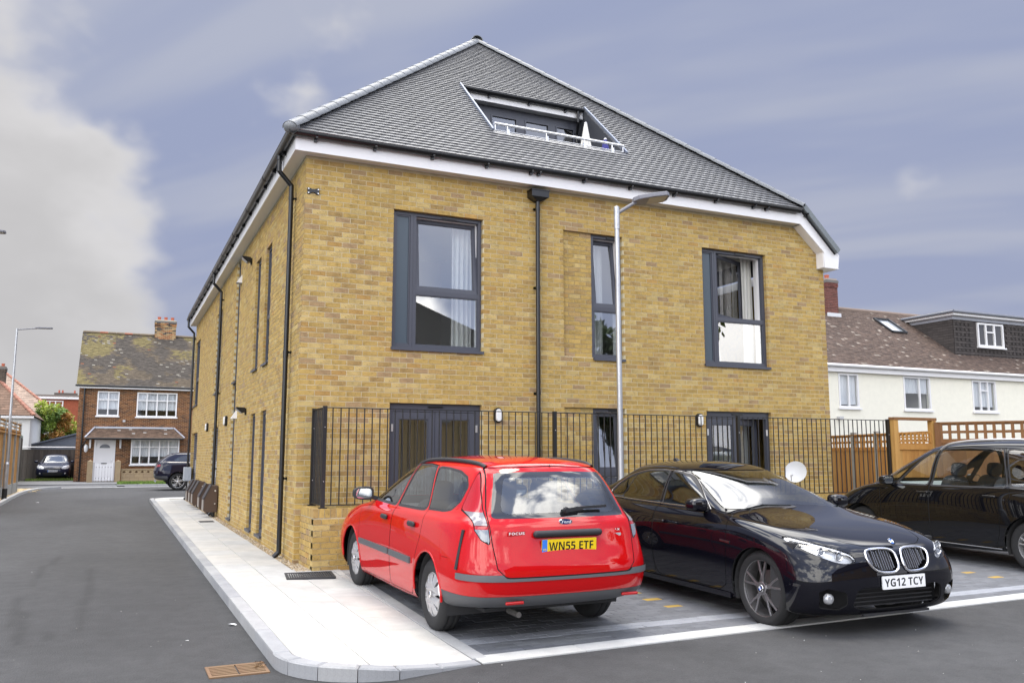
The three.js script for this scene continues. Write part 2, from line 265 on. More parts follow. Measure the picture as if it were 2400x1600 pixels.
tag(gravel('gravel', 6500, (r) => { const z = -11.22 - Math.pow(r(), 1.6) * 19.5; return v3(2.165 + r() * 0.19 + (z > -12.1 ? r() * 0.06 : 0), 0.088 + r() * 0.012, z); }, 0.006, 0.014, [[0.5, 0.4, 0.26], [0.38, 0.31, 0.22], [0.58, 0.52, 0.42], [0.42, 0.3, 0.17]], 91), 'fine tan gravel strip between the paving slabs and yellow brick wall', 'gravel');

// ---------- the yellow brick block ----------
const X0 = 2.299, Z0 = -12.068, BW = 9.91, BL = 18.34, WT = 5.9;
const brickTex = tex(1024, 1024, (u, v) => {
  let k = 0.97 + 0.85 * (tfbm(u, v, 14, 4, 51) - 0.5) + 0.22 * (tn(u, v, 256, 55) - 0.5);
  const pit = tn(u, v, 96, 61), fl = tn(u, v, 80, 63), big = tn(u, v, 40, 65);
  if (pit > 0.95) k *= 0.2; else if (pit > 0.92) k *= 0.6;
  if (big > 0.962) k *= 0.3;
  let p = fl > 0.955 ? 0.4 : 0; return [k + p, k * 0.985 + p, k * 0.96 + p * 1.1];
}); brickTex.repeat.set(1.1, 1.1);
const brickBump = tex(512, 512, (u, v) => 0.6 * tfbm(u, v, 32, 3, 71) + 0.4 * tn(u, v, 128, 74), false); brickBump.repeat.set(2, 2);
const mBrick = M([1, 1, 1], 0.92, { vertexColors: true, map: brickTex, bumpMap: brickBump, bumpScale: 0.004 });
const mMortar = M([0.66, 0.58, 0.39], 1, { map: concreteTex });
const RB = rng(23);
function stockColor() { const q = RB(), f = 0.90 + 0.20 * RB(); const c = q < 0.60 ? [0.47, 0.318, 0.098] : q < 0.80 ? [0.405, 0.268, 0.098] : q < 0.93 ? [0.51, 0.375, 0.148] : q < 0.975 ? [0.365, 0.245, 0.125] : [0.45, 0.275, 0.085]; return [c[0] * f, c[1] * f, c[2] * f]; }
// bricks of a wall as rectangles: start and end give the ends of odd and even courses
function brickRects(u0, u1, y0, y1, holes, start = [0, 0], end = [0, 0], top = null, bl = 0.215, bh = 0.065, jt = 0.01) {
  const out = [], ch = bh + jt, n = Math.round((y1 - y0) / ch);
  for (let k = 0; k < n; k++) {
    const yb = y0 + k * ch, ym = yb + bh / 2; let e = u1 - end[k % 2]; if (top) e = Math.min(e, top(yb + bh));
    let cuts = [[u0 + start[k % 2], e]];
    for (const [a, b, c, d] of holes) if (ym > c && ym < d) { const nc = []; for (const [p, q] of cuts) { if (b <= p || a >= q) nc.push([p, q]); else { if (a - p > 0.02) nc.push([p, a]); if (q - b > 0.02) nc.push([b, q]); } } cuts = nc; }
    const off = start[0] || start[1] ? u0 + start[k % 2] : u0 + (k % 2 ? (bl + jt) / 2 : 0) - (bl + jt);
    for (const [p, q] of cuts) { let s = off + Math.floor((p - off) / (bl + jt)) * (bl + jt); for (; s < q; s += bl + jt) { const a = Math.max(s, p), b = Math.min(s + bl, q); if (b - a > 0.025) out.push([a, b, yb, yb + bh]); } }
  }
  return out;
}
function brickBox(g, a, b, c, d, z = 0, dep = 0.1, col = stockColor()) { g.color(col); g.uo = [RB() * 3, RB() * 3]; const j = (RB() - 0.5) * 0.003; g.box(a, c, z - dep, b, d, z + j, 'b'); }
function wallShape(outline, holes, depth, z) { const s = new THREE.Shape(outline.map(([x, y]) => new THREE.Vector2(x, y))); for (const [a, b, c, d] of holes) s.holes.push(new THREE.Path([[a, c], [b, c], [b, d], [a, d]].map(([x, y]) => new THREE.Vector2(x, y)))); const g = new THREE.ExtrudeGeometry(s, { depth, bevelEnabled: false }); g.translate(0, 0, z - depth); return g; }

const block = tag(group('brick_apartment_block'), 'yellow stock brick apartment block with dark grey windows and plain tiled hipped roof', 'building');
const mFrame = M([0.062, 0.066, 0.085], 0.42), mFrameIn = M([0.5, 0.5, 0.5], 0.5), mPanel = M([0.055, 0.078, 0.10], 0.35), mGlass = M([0.90, 0.94, 0.96], 0.01, { transmission: 1, thickness: 0, ior: 2.8, side: THREE.DoubleSide });
const mWhite = M([0.76, 0.75, 0.75], 0.35), mBlackPl = M([0.007, 0.0075, 0.009], 0.28), mCurtain = M([0.80, 0.79, 0.74], 0.95, { transmission: 0.35, thickness: 0, side: THREE.DoubleSide }), mGrip = M([0.7, 0.7, 0.7], 0.3, { metalness: 0.8 });
const mRoom = M([0.62, 0.6, 0.56], 0.95);
const fx = (x) => x - X0; // along the front wall
// front wall
const fHoles = [[fx(3.63), fx(5.09), 3.15, 5.25], [fx(6.53), fx(7.67), 3.15, 5.25], [fx(9.34), fx(10.79), 3.15, 5.25], [fx(3.62), fx(5.08), 0.15, 2.325], [fx(6.53), fx(7.67), 1.125, 2.325], [fx(9.34), fx(10.78), 0.15, 2.325]];
const topSlope = (y) => y < 5.1 ? 99 : y < 5.5 ? mix(fx(12.21), fx(12.06), (y - 5.1) / 0.4) : mix(fx(12.06), fx(11.63), (y - 5.5) / 0.4);
const fOut = [[0, 0], [BW, 0], [BW, 5.1], [fx(12.06), 5.5], [fx(11.63), WT], [0, WT]];
const frontWall = mesh('front_wall', wallShape(fOut.map(([x, y]) => [Math.min(Math.max(x, 0.006), BW - 0.006), y]), fHoles.map(([a, b, c, d]) => [a - 0.006, b + 0.006, c - 0.006, d + 0.006]), 0.14, -0.004), mMortar, block); frontWall.position.set(X0, 0, Z0);
{
  const rects = brickRects(0, BW, 0, WT - 0.05, fHoles, [0, 0.1125], [0.1125, 0], topSlope).map((r) => [...r, 0]);
  for (const r of brickRects(0, 0.1025, 0, WT - 0.05, [], [0, 0], [0, 0])) { const k = Math.round(r[2] / 0.075); if (k % 2 === 1 && r[0] < 0.01) rects.push([0, 0.1025, r[2], r[3], 0]); }
  for (let k = 0; k * 0.075 < 5.1; k += 2) rects.push([BW - 0.1025, BW, k * 0.075, k * 0.075 + 0.065, 0]);
  for (const h of [[3.15, 5.25], [1.125, 2.325]]) for (const r of brickRects(fx(6.53), fx(7.075), h[0], h[1], [])) rects.push([...r, -0.045]);
  const dist = (r) => Math.hypot(X0 + (r[0] + r[1]) / 2, (r[2] + r[3]) / 2 - 1.5, Z0);
  rects.sort((a, b) => dist(a) - dist(b));
  const big = [], rest = []; for (const r of rects) (big.length < 300 && r[2] > 0.9 && r[1] - r[0] > 0.2 ? big : rest).push(r);
  const variants = []; for (let k = 0; k < 16; k++) { const g = new GB(); brickBox(g, -0.1075, 0.1075, -0.0325, 0.0325); variants.push(g.geo(true)); }
  for (const r of big) { const full = Math.abs(r[1] - r[0] - 0.215) < 1e-4; let g; if (full) g = variants[Math.floor(RB() * 16)]; else { const q = new GB(); brickBox(q, -(r[1] - r[0]) / 2, (r[1] - r[0]) / 2, -0.0325, 0.0325); g = q.geo(true); } const o = mesh('brick', g, mBrick, frontWall); o.position.set((r[0] + r[1]) / 2, (r[2] + r[3]) / 2, r[4]); }
  const g = new GB(); for (const r of rest) brickBox(g, r[0], r[1], r[2], r[3], r[4]); stuff(mesh('bricks', g, mBrick, frontWall));
  const rs = new GB(); rs.box(fx(6.53), 3.12, -0.14, fx(7.08), 3.152, -0.002); rs.box(fx(6.53), 1.1, -0.14, fx(7.08), 1.127, -0.002); for (const h of [[3.15, 5.25], [1.125, 2.325]]) rs.box(fx(6.53), h[0], -0.13, fx(7.08), h[1], -0.053); mesh('recess_backing', rs, mMortar, frontWall);
}
// left wall: u runs toward the camera, 0 at the front corner
const lz = (z) => z - Z0;
const lHoles = [[lz(-15.5), lz(-14.9), 3.15, 5.25], [lz(-16.72), lz(-16.13), 3.15, 5.25], [lz(-15.5), lz(-14.9), 0.225, 2.325], [lz(-16.72), lz(-16.13), 0.225, 2.325], [lz(-19.7), lz(-19.1), 0.225, 5.85], [lz(-23.65), lz(-22.44), 3.15, 5.25], [lz(-30.2), lz(-28.6), 3.15, 5.25], [lz(-23.65), lz(-22.3), 0.1, 2.25], [lz(-30.15), lz(-28.1), 0.1, 2.25]];
const leftWall = mesh('side_wall', wallShape([[-BL, 0], [-0.006, 0], [-0.006, WT], [-BL, WT]], lHoles.map(([a, b, c, d]) => [a - 0.006, b + 0.006, c - 0.006, Math.min(d + 0.006, WT - 0.01)]), 0.14, -0.004), mMortar, block); leftWall.position.set(X0, 0, Z0); leftWall.rotation.y = -Math.PI / 2;
{
  const rects = brickRects(-BL, 0, 0, WT - 0.05, lHoles, [0, 0.1125], [0.1125, 0]);
  const g = new GB(); for (const r of rects) brickBox(g, ...r, 0, 0.12); stuff(mesh('bricks', g, mBrick, leftWall));
}
// right and rear walls, floors and partitions close the shell
mesh('rear_wall', new GB().box(X0 + 0.006, 0, Z0 - BL - 0.1, X0 + BW, 5.9, Z0 - BL + 0.1), M([0.42, 0.29, 0.1], 0.95, { map: brickTex }), block);
mesh('end_wall', new GB().box(X0 + BW - 0.14, 0, Z0 - BL + 0.1, X0 + BW, 5.1, Z0 - 0.16), M([0.42, 0.29, 0.1], 0.95, { map: brickTex }), block);
{
  const g = new GB(); g.box(X0 + 0.2, 2.55, Z0 - BL + 0.1, X0 + BW - 0.15, 2.85, Z0 - 0.18); g.box(X0 + 0.2, 5.55, Z0 - BL + 0.1, X0 + BW - 0.4, 5.8, Z0 - 0.18); g.box(X0 + 0.2, 0, Z0 - BL + 0.1, X0 + BW - 0.15, 0.14, Z0 - 0.18);
  mesh('floor_slabs', g, mRoom, block);
  const w = new GB(); for (const y of [0.14, 2.85]) { for (const x of [6.0, 8.4]) w.box(x, y, Z0 - 4.4, x + 0.1, y + (y < 1 ? 2.41 : 2.7), Z0 - 0.2); w.box(X0 + 0.2, y, Z0 - 4.5, X0 + BW - 0.15, y + (y < 1 ? 2.41 : 2.7), Z0 - 4.4); for (const z of [-17.6, -21, -25.5]) w.box(X0 + 0.2, y, z, X0 + 4, y + (y < 1 ? 2.41 : 2.7), z + 0.1); w.box(X0 + 4, y, Z0 - BL + 0.1, X0 + 4.1, y + (y < 1 ? 2.41 : 2.7), Z0 - 4.5); }
  mesh('partition_walls', w, mRoom, block);
}
// rectangular frame of four bars
function rectFrame(g, x0, y0, x1, y1, b, z0, z1) { g.box(x0, y0, z0, x0 + b, y1, z1); g.box(x1 - b, y0, z0, x1, y1, z1); g.box(x0 + b, y0, z0, x1 - b, y0 + b, z1); g.box(x0 + b, y1 - b, z0, x1 - b, y1, z1); return g; }
function pane(parent, x0, y0, x1, y1, z, m = mGlass) { return mesh('pane', new GB().quad(v3(x0, y0, z), v3(x1, y0, z), v3(x1, y1, z), v3(x0, y1, z)), m, parent); }
function sash(parent, x0, y0, x1, y1, z, open, how) { // own pivot
  const s = group('sash', parent), w = x1 - x0, h = y1 - y0; s.position.set(x0, y0, z); const g = rectFrame(new GB(), 0, 0, w, h, 0.06, -0.05, 0); rectFrame(g, 0.06, 0.06, w - 0.06, h - 0.06, 0.012, -0.035, -0.012); s.add(Object.assign(new THREE.Mesh(g.geo(), mFrame), { name: 'sash_frame', castShadow: true, receiveShadow: true }));
  const gl = new THREE.Mesh(new GB().quad(v3(0.06, 0.06, -0.025), v3(w - 0.06, 0.06, -0.025), v3(w - 0.06, h - 0.06, -0.025), v3(0.06, h - 0.06, -0.025)).geo(), mGlass); gl.name = 'pane'; s.add(gl);
  if (how === 'tilt') s.rotation.x = -open; else if (how === 'turn') s.rotation.y = open; return s;
}
// window unit: opening w x h; local origin bottom left of the opening on the wall face
function windowUnit(parent, name, w, h, o) {
  const u = group(name, parent), z = o.z ?? -0.07, f = new GB(); rectFrame(f, 0, 0, w, h, 0.055, z - 0.07, z); const pw = o.panel || 0;
  if (pw) { f.box(pw, 0.055, z - 0.07, pw + 0.09, h - 0.055, z); f.box(pw + 0.042, 0.02, z, pw + 0.048, h - 0.02, z + 0.004); rectFrame(f, 0.055, 0.055, pw, h - 0.055, 0.022, z - 0.05, z - 0.014); }
  const gx = pw ? pw + 0.09 : 0.055, ty = o.transom; if (ty) f.box(gx, ty, z - 0.07, w - 0.055, ty + 0.07, z); mesh('frame', f, mFrame, u);
  if (pw) mesh('infill_panel', new GB().box(0.077, 0.077, z - 0.06, pw - 0.022, h - 0.077, z - 0.03), mPanel, u);
  if (o.vent !== false) mesh('trickle_vent', new GB().box(w * 0.56 - 0.02, h - 0.045, z, w * 0.56 + 0.22, h - 0.022, z + 0.018), mBlackPl, u);
  if (ty) { const s = sash(u, gx, ty + 0.07, w - 0.055, h - 0.055, z - 0.02, o.open || 0, o.how); s.userData.part = 1; pane(u, gx, 0.055, w - 0.055, ty, z - 0.035); const bd = new GB(); rectFrame(bd, gx, 0.055, w - 0.055, ty, 0.016, z - 0.03, z - 0.008); mesh('glazing_bead', bd, mFrame, u); const inn = new GB(); rectFrame(inn, gx - 0.02, ty + 0.05, w - 0.035, h - 0.035, 0.03, z - 0.13, z - 0.072); mesh('inner_frame', inn, mWhite, u); }
  else pane(u, gx, 0.055, w - 0.055, h - 0.055, z - 0.035);
  if (o.sill !== false) { const s = new GB(); s.box(-0.012, -0.03, z - 0.05, w + 0.012, -0.002, 0.035); s.box(-0.012, -0.045, 0.028, w + 0.012, -0.002, 0.037); mesh('sill', s, mFrame, u); }
  const rv = new GB(); rv.box(-0.02, -0.02, z - 0.28, w + 0.02, 0, z - 0.071); rv.box(-0.02, h, z - 0.28, w + 0.02, h + 0.02, z - 0.071); rv.box(-0.02, 0, z - 0.28, 0, h, z - 0.071); rv.box(w, 0, z - 0.28, w + 0.02, h, z - 0.071); mesh('inner_reveal', rv, mWhite, u);
  return u;
}
const F = (u, x, y) => u.position.set(x, y, Z0);
F(windowUnit(block, 'window', 1.46, 2.1, { panel: 0.29, transom: 0.83, open: 0.085, how: 'tilt' }), 3.63, 3.15);
F(windowUnit(block, 'window', 0.59, 2.1, { transom: 0.80, open: 0.10, how: 'tilt' }), 7.08, 3.15);
F(windowUnit(block, 'window', 1.45, 2.1, { panel: 0.27, transom: 0.80, open: 0.42, how: 'turn' }), 9.34, 3.15);
F(windowUnit(block, 'window', 0.59, 1.2, { transom: 0.10, open: 0.06, how: 'tilt' }), 7.08, 1.125);
// terrace doors
function doorUnit(x, y, w, h, open) {
  const u = group('terrace_door', block), z = -0.07; u.position.set(x, y, Z0); const f = new GB(); f.box(0, 0, z - 0.07, 0.06, h, z); f.box(w - 0.06, 0, z - 0.07, w, h, z); f.box(0.06, h - 0.12, z - 0.07, w - 0.06, h, z); f.box(0.06, 0, z - 0.07, w - 0.06, 0.05, z); mesh('frame', f, mFrame, u);
  mesh('trickle_vent', new GB().box(w * 0.42, h - 0.06, z, w * 0.58, h - 0.035, z + 0.018), mBlackPl, u);
  const lw = (w - 0.12) / 2;
  for (const s of [0, 1]) {
    const l = group('leaf', u); const g = rectFrame(new GB(), 0, 0, lw - 0.006, h - 0.18, 0.10, -0.06, 0); rectFrame(g, 0.1, 0.1, lw - 0.106, h - 0.28, 0.014, -0.04, -0.01); const fr = new THREE.Mesh(g.geo(), mFrame); fr.name = 'leaf_frame'; fr.castShadow = fr.receiveShadow = true; l.add(fr);
    const gl = new THREE.Mesh(new GB().quad(v3(0.1, 0.1, -0.028), v3(lw - 0.1, 0.1, -0.028), v3(lw - 0.1, h - 0.28, -0.028), v3(0.1, h - 0.28, -0.028)).geo(), mGlass); gl.name = 'pane'; l.add(gl);
    l.position.set(0.062 + s * lw, 0.052, z - 0.005); if (open && s) { l.position.x += 0.0; l.rotation.y = 0.32; }
  }
  const hg = new GB(); for (const yy of [0.35, h - 0.42]) { hg.box(0.045, yy, z, 0.075, yy + 0.11, z + 0.014); hg.box(w - 0.075, yy, z, w - 0.045, yy + 0.11, z + 0.014); } mesh('hinge', hg, mGrip, u);
  const hd = new GB(); hd.box(w / 2 - 0.045, 1.0, z, w / 2 - 0.015, 1.2, z + 0.012); hd.cyl(v3(w / 2 - 0.03, 1.1, z), v3(w / 2 - 0.03, 1.1, z + 0.05), 0.009); hd.cyl(v3(w / 2 - 0.03, 1.1, z + 0.05), v3(w / 2 - 0.16, 1.1, z + 0.05), 0.009); mesh('handle', hd, mBlackPl, u);
  return u;
}
doorUnit(3.62, 0.15, 1.46, 2.175, false); doorUnit(9.34, 0.15, 1.44, 2.175, true);
// side windows and louvred doors
function onSide(u, z, y) { u.position.set(X0, y, z); u.rotation.y = -Math.PI / 2; return u; }
for (const z of [-15.5, -16.72]) { onSide(windowUnit(block, 'window', 0.6, 2.1, { z: -0.045, transom: 0.8 }), z, 3.15); onSide(windowUnit(block, 'window', 0.6, 2.1, { z: -0.045, transom: 0.5 }), z, 0.225); }
onSide(windowUnit(block, 'window', 0.6, 2.7, { z: -0.045, transom: 0.8 }), -19.7, 3.15); onSide(windowUnit(block, 'window', 0.6, 2.9, { z: -0.045, transom: 0.5 }), -19.7, 0.225);
onSide(windowUnit(block, 'window', 1.21, 2.1, { z: -0.045, transom: 0.8 }), -23.65, 3.15); onSide(windowUnit(block, 'window', 1.6, 2.1, { z: -0.045, transom: 0.8 }), -30.2, 3.15);
{
  const mLouvre = M([0.13, 0.13, 0.155], 0.5), sl = new GB().bar(v3(0, 0, 0), v3(1, 0, 0), 0.07, 0.008, v3(0, 0.75, 0.66)).geo();
  for (const [z, w] of [[-23.65, 1.35], [-30.15, 2.05]]) {
    const d = onSide(group('louvred_door', block), z, 0.1); const f = rectFrame(new GB(), 0, 0, w, 2.15, 0.06, -0.14, -0.08); f.box(w / 2 - 0.05, 0.06, -0.14, w / 2 + 0.05, 2.09, -0.085); f.box(0.06, 0.06, -0.16, w - 0.06, 2.09, -0.145); mesh('frame', f, mLouvre, d);
    for (let k = 0; k < 34; k++) for (const s of [0, 1]) { const o = mesh('slat', sl, mLouvre, d); o.scale.x = w / 2 - 0.11; o.position.set(0.06 + s * (w / 2 - 0.01), 0.1 + k * 0.059, -0.11); }
    const h = new GB(); h.cyl(v3(w / 2 - 0.04, 0.9, -0.07), v3(w / 2 - 0.04, 1.3, -0.07), 0.01); h.cyl(v3(w / 2 - 0.04, 0.93, -0.09), v3(w / 2 - 0.04, 0.93, -0.07), 0.008); h.cyl(v3(w / 2 - 0.04, 1.27, -0.09), v3(w / 2 - 0.04, 1.27, -0.07), 0.008); mesh('handle', h, mGrip, d);
  }
}
// ---- roof ----
const PT = 43.4 * DEG, TT = Math.tan(PT), EX = X0 - 0.25, EZ = Z0 + 0.25, EY = 6.13, ER = 11.5, AT = 4.74; // eave corners, apex run
const APX = v3(EX + AT, EY + AT * TT, EZ - AT), RZ = Z0 - BL + 0.6 + AT; // rear end of the ridge
const roofTex = tex(512, 512, (u, v) => 0.85 + 0.35 * (tfbm(u, v, 16, 4, 81) - 0.5) + 0.15 * (tn(u, v, 256, 85) - 0.5)); roofTex.repeat.set(2, 2);
const mTile = M([1, 1, 1], 0.30, { vertexColors: true, map: roofTex, ior: 1.75 }), mHip = M([0.21, 0.22, 0.23], 0.42, { map: roofTex });
const sl = (s) => s * Math.sin(PT), sc = (s) => s * Math.cos(PT);
const DX0 = 5.54, DX1 = 8.17, DS0 = 1.26, DS1 = 3.30; // dormer cut in the front slope, along x and up the slope
// underlay deck with the dormer cut out; local x along the eave, y up the slope
const roof = group('roof', block);
{
  const L = AT / Math.cos(PT), s = new THREE.Shape([[EX, 0], [ER, 0], [APX.x, L]].map(([x, y]) => new THREE.Vector2(x, y))); s.holes.push(new THREE.Path([[DX0, DS0], [DX1, DS0], [DX1, DS1], [DX0, DS1]].map(([x, y]) => new THREE.Vector2(x, y))));
  const g = new THREE.ShapeGeometry(s); g.applyMatrix4(mul(T4(0, EY, EZ), Rx(-(Math.PI / 2 - PT)))); const mDeck = M([0.03, 0.03, 0.035], 1, { side: THREE.DoubleSide }); mesh('roof_deck', g, mDeck, roof);
  const d = new GB(); d.quad(v3(EX, EY, RZ - AT), v3(EX, EY, EZ), APX, v3(APX.x, APX.y, RZ)); const lo = (5.36 - EY) / TT; d.quad(v3(ER - lo, 5.36, Z0 + 0.24), v3(ER - lo, 5.36, RZ - AT), v3(APX.x, APX.y, RZ), APX); d.tri(v3(ER - lo, 5.36, Z0 + 0.24), APX, v3(ER, EY, EZ)); d.tri(v3(ER, EY, RZ - AT), v3(EX, EY, RZ - AT), v3(APX.x, APX.y, RZ)); mesh('roof_deck', d, mDeck, roof);
}
// one plain tile, tail at s=0, up the slope +y, z out of the slope
function tileGeo(w, col) {
  const g = new GB(); g.color(col); g.uo = [RB() * 4, RB() * 4]; const n = 3, L = 0.2, th = 0.015, P = (k, y, top) => { const t = k / n, c = 0.0025 * 4 * t * (1 - t), lift = mix(0.044, 0.008, y / L); return v3((t - 0.5) * w, y, lift + c + (top ? th : 0)); };
  for (let k = 0; k < n; k++) { g.quad(P(k, 0, 1), P(k + 1, 0, 1), P(k + 1, L, 1), P(k, L, 1)); g.quad(P(k, 0, 0), P(k + 1, 0, 0), P(k + 1, 0, 1), P(k, 0, 1)); }
  g.quad(P(0, L, 0), P(0, 0, 0), P(0, 0, 1), P(0, L, 1)); g.quad(P(n, 0, 0), P(n, L, 0), P(n, L, 1), P(n, 0, 1)); return g;
}
const tileCol = () => { const b = 0.165 + 0.03 * RB(); return [b * 0.98, b * 0.99, b * 1.04]; };
{
  const toSlope = mul(T4(0, EY, EZ), Rx(-(Math.PI / 2 - PT))), variants = []; for (let k = 0; k < 14; k++) variants.push(tileGeo(0.1642, tileCol()));
  const vg = variants.map((v) => v.geo(true)), list = [], rest = new GB(), GA = 0.1055;
  for (let k = 0; k < 62; k++) { const s = -0.05 + k * GA, run = sc(s + 0.05), x0 = EX + run + 0.02, x1 = ER - run - 0.02; for (let x = Math.floor(x0 / 0.165) * 0.165 + (k % 2 ? 0.0825 : 0); x < x1 + 0.08; x += 0.165) { const a = Math.max(x - 0.0823, x0), b = Math.min(x + 0.0823, x1); if (b - a < 0.02) continue; const sm2 = s + 0.05; if (sm2 > DS0 - 0.03 && s < DS1 - 0.02 && b > DX0 && a < DX1) { if (a < DX0 && DX0 - a > 0.02) list.push([a, DX0, s]); if (b > DX1 && b - DX1 > 0.02) list.push([DX1, b, s]); continue; } list.push([a, b, s]); } }
  const dist = ([a, b, s]) => Math.hypot((a + b) / 2, EY + sl(s) - 1.5, EZ - sc(s)); list.sort((a, b) => dist(a) - dist(b));
  list.forEach(([a, b, s], k) => {
    const w = b - a, full = w > 0.162, m = mul(toSlope, T4((a + b) / 2, s, 0.001 * (RB() - 0.5)));
    if (k < 300) { const o = mesh('roof_tile', full ? vg[k % 14] : tileGeo(w - 0.001, tileCol()).geo(true), mTile, roof); m.decompose(o.position, o.quaternion, o.scale); }
    else { const v = full ? variants[Math.floor(RB() * 14)] : tileGeo(w - 0.001, tileCol()), g = v.geo(true); const base = rest.p.length; rest.add(g, m); const cc = v.c; for (let q = 0; q < cc.length; q++) rest.c[base + q] = cc[q]; }
  });
  stuff(mesh('roof_tiles', rest, mTile, roof));
  // the slopes seen edge-on: a strip of tiles per course
  const st = new GB(); st.color([0.10, 0.10, 0.108]);
  for (let k = 0; k < 62; k++) { const s = -0.05 + k * GA, r = sc(s), y = EY + sl(s), z0 = EZ - r, z1 = RZ - AT + r; if (z0 - z1 < 0.1) break; st.bar(v3(EX + r - 0.03, y + 0.045, z0), v3(EX + r - 0.03, y + 0.045, z1), 0.02, 0.022, v3(-1, 1, 0)); st.quad(v3(EX + r - 0.03, y + 0.05, z1), v3(EX + r - 0.03, y + 0.05, z0), v3(EX + r + 0.11, y + 0.165, z0 - 0.12), v3(EX + r + 0.11, y + 0.165, z1 + 0.12)); }
  for (let k = -9; k < 62; k++) { const s = -0.05 + k * GA, r = sc(s), y = EY + sl(s), z0 = k < 0 ? Z0 + 0.26 : EZ - r, z1 = RZ - AT + Math.max(0, r); if (z0 - z1 < 0.1) break; const x = ER - r + 0.03; st.quad(v3(x, y + 0.05, z0), v3(x, y + 0.05, z1), v3(x - 0.11, y + 0.165, z1), v3(x - 0.11, y + 0.165, z0)); st.quad(v3(x, y + 0.02, z1), v3(x, y + 0.05, z1), v3(x, y + 0.05, z0), v3(x, y + 0.02, z0)); st.quad(v3(x, y + 0.02, z0), v3(x, y + 0.05, z0), v3(x - 0.11, y + 0.165, z0), v3(x - 0.11, y + 0.02 + 0.11, z0)); }
  stuff(mesh('tile_courses', st, mTile, roof));
  // hip tiles
  const hipG = (() => { const g = new GB(), n = 9, L = 0.36, r = 0.125, P = (k, y, q) => { const a = Math.PI * (0.03 + 0.94 * k / n), lift = mix(0.009, 0, y / L); return v3(-Math.cos(a) * q, y, Math.sin(a) * q * 0.78 + lift - 0.03); }; const N = (k) => { const a = Math.PI * (0.03 + 0.94 * k / n); return v3(-Math.cos(a), 0, Math.sin(a)); };
    for (let k = 0; k < n; k++) { const i = g.vert(P(k, 0, r), N(k), k * 0.04, 0); g.vert(P(k + 1, 0, r), N(k + 1), k * 0.04 + 0.04, 0); g.vert(P(k + 1, L, r), N(k + 1), k * 0.04 + 0.04, L); g.vert(P(k, L, r), N(k), k * 0.04, L); g.i.push(i, i + 1, i + 2, i, i + 2, i + 3); g.quad(P(k, 0, r - 0.016), P(k + 1, 0, r - 0.016), P(k + 1, 0, r), P(k, 0, r)); } return g.geo(); })();
  const mHips = [mHip, M([0.225, 0.235, 0.245], 0.42, { map: roofTex }), M([0.195, 0.205, 0.215], 0.42, { map: roofTex })];
  const hipRow = (a, b) => { const d = b.clone().sub(a), n = Math.round(d.length() / 0.325), y = d.clone().normalize(), x = v3(0, 1, 0).cross(y).negate().normalize(), z = x.clone().cross(y), q = new THREE.Matrix4().makeBasis(x, y, z); for (let k = 0; k < n; k++) { const o = mesh('hip_tile', hipG, mHips[Math.floor(RB() * 3)], roof); o.quaternion.setFromRotationMatrix(q); o.position.copy(a).addScaledVector(d, k / n).add(v3(0, 0.055, 0)); } return { q, a }; };
  const hl = hipRow(v3(EX - 0.06, EY - 0.02, EZ + 0.06), APX.clone().add(v3(0, 0.0, 0))); hipRow(v3(ER + 0.02, EY, EZ + 0.02), APX);
  const cap = mesh('hip_end_cap', new THREE.SphereGeometry(0.118, 14, 10, 0, Math.PI * 2, 0, Math.PI), mHip, roof); cap.scale.set(1, 0.8, 1); cap.position.set(EX - 0.02, EY + 0.035, EZ + 0.02);
  const rp = v3(APX.x, APX.y, APX.z + 0.12), rq = v3(APX.x, APX.y, RZ); hipRow(rp.clone().add(v3(0, 0.02, 0)), rq.clone().add(v3(0, 0.02, 0.01)));
  // verge of the right slope
  const lo = (5.36 - EY) / TT, vg2 = new GB(), va = v3(ER + 0.03, EY + 0.02, Z0 + 0.235), vb = v3(ER - lo + 0.03, 5.36, Z0 + 0.235); vg2.bar(va.clone().add(v3(0, 0.05, 0.0)), vb.clone().add(v3(0, 0.05, 0)), 0.13, 0.10, v3(1, 1, 0)); mesh('verge_trim', vg2, M([0.16, 0.18, 0.19], 0.45), roof);
}
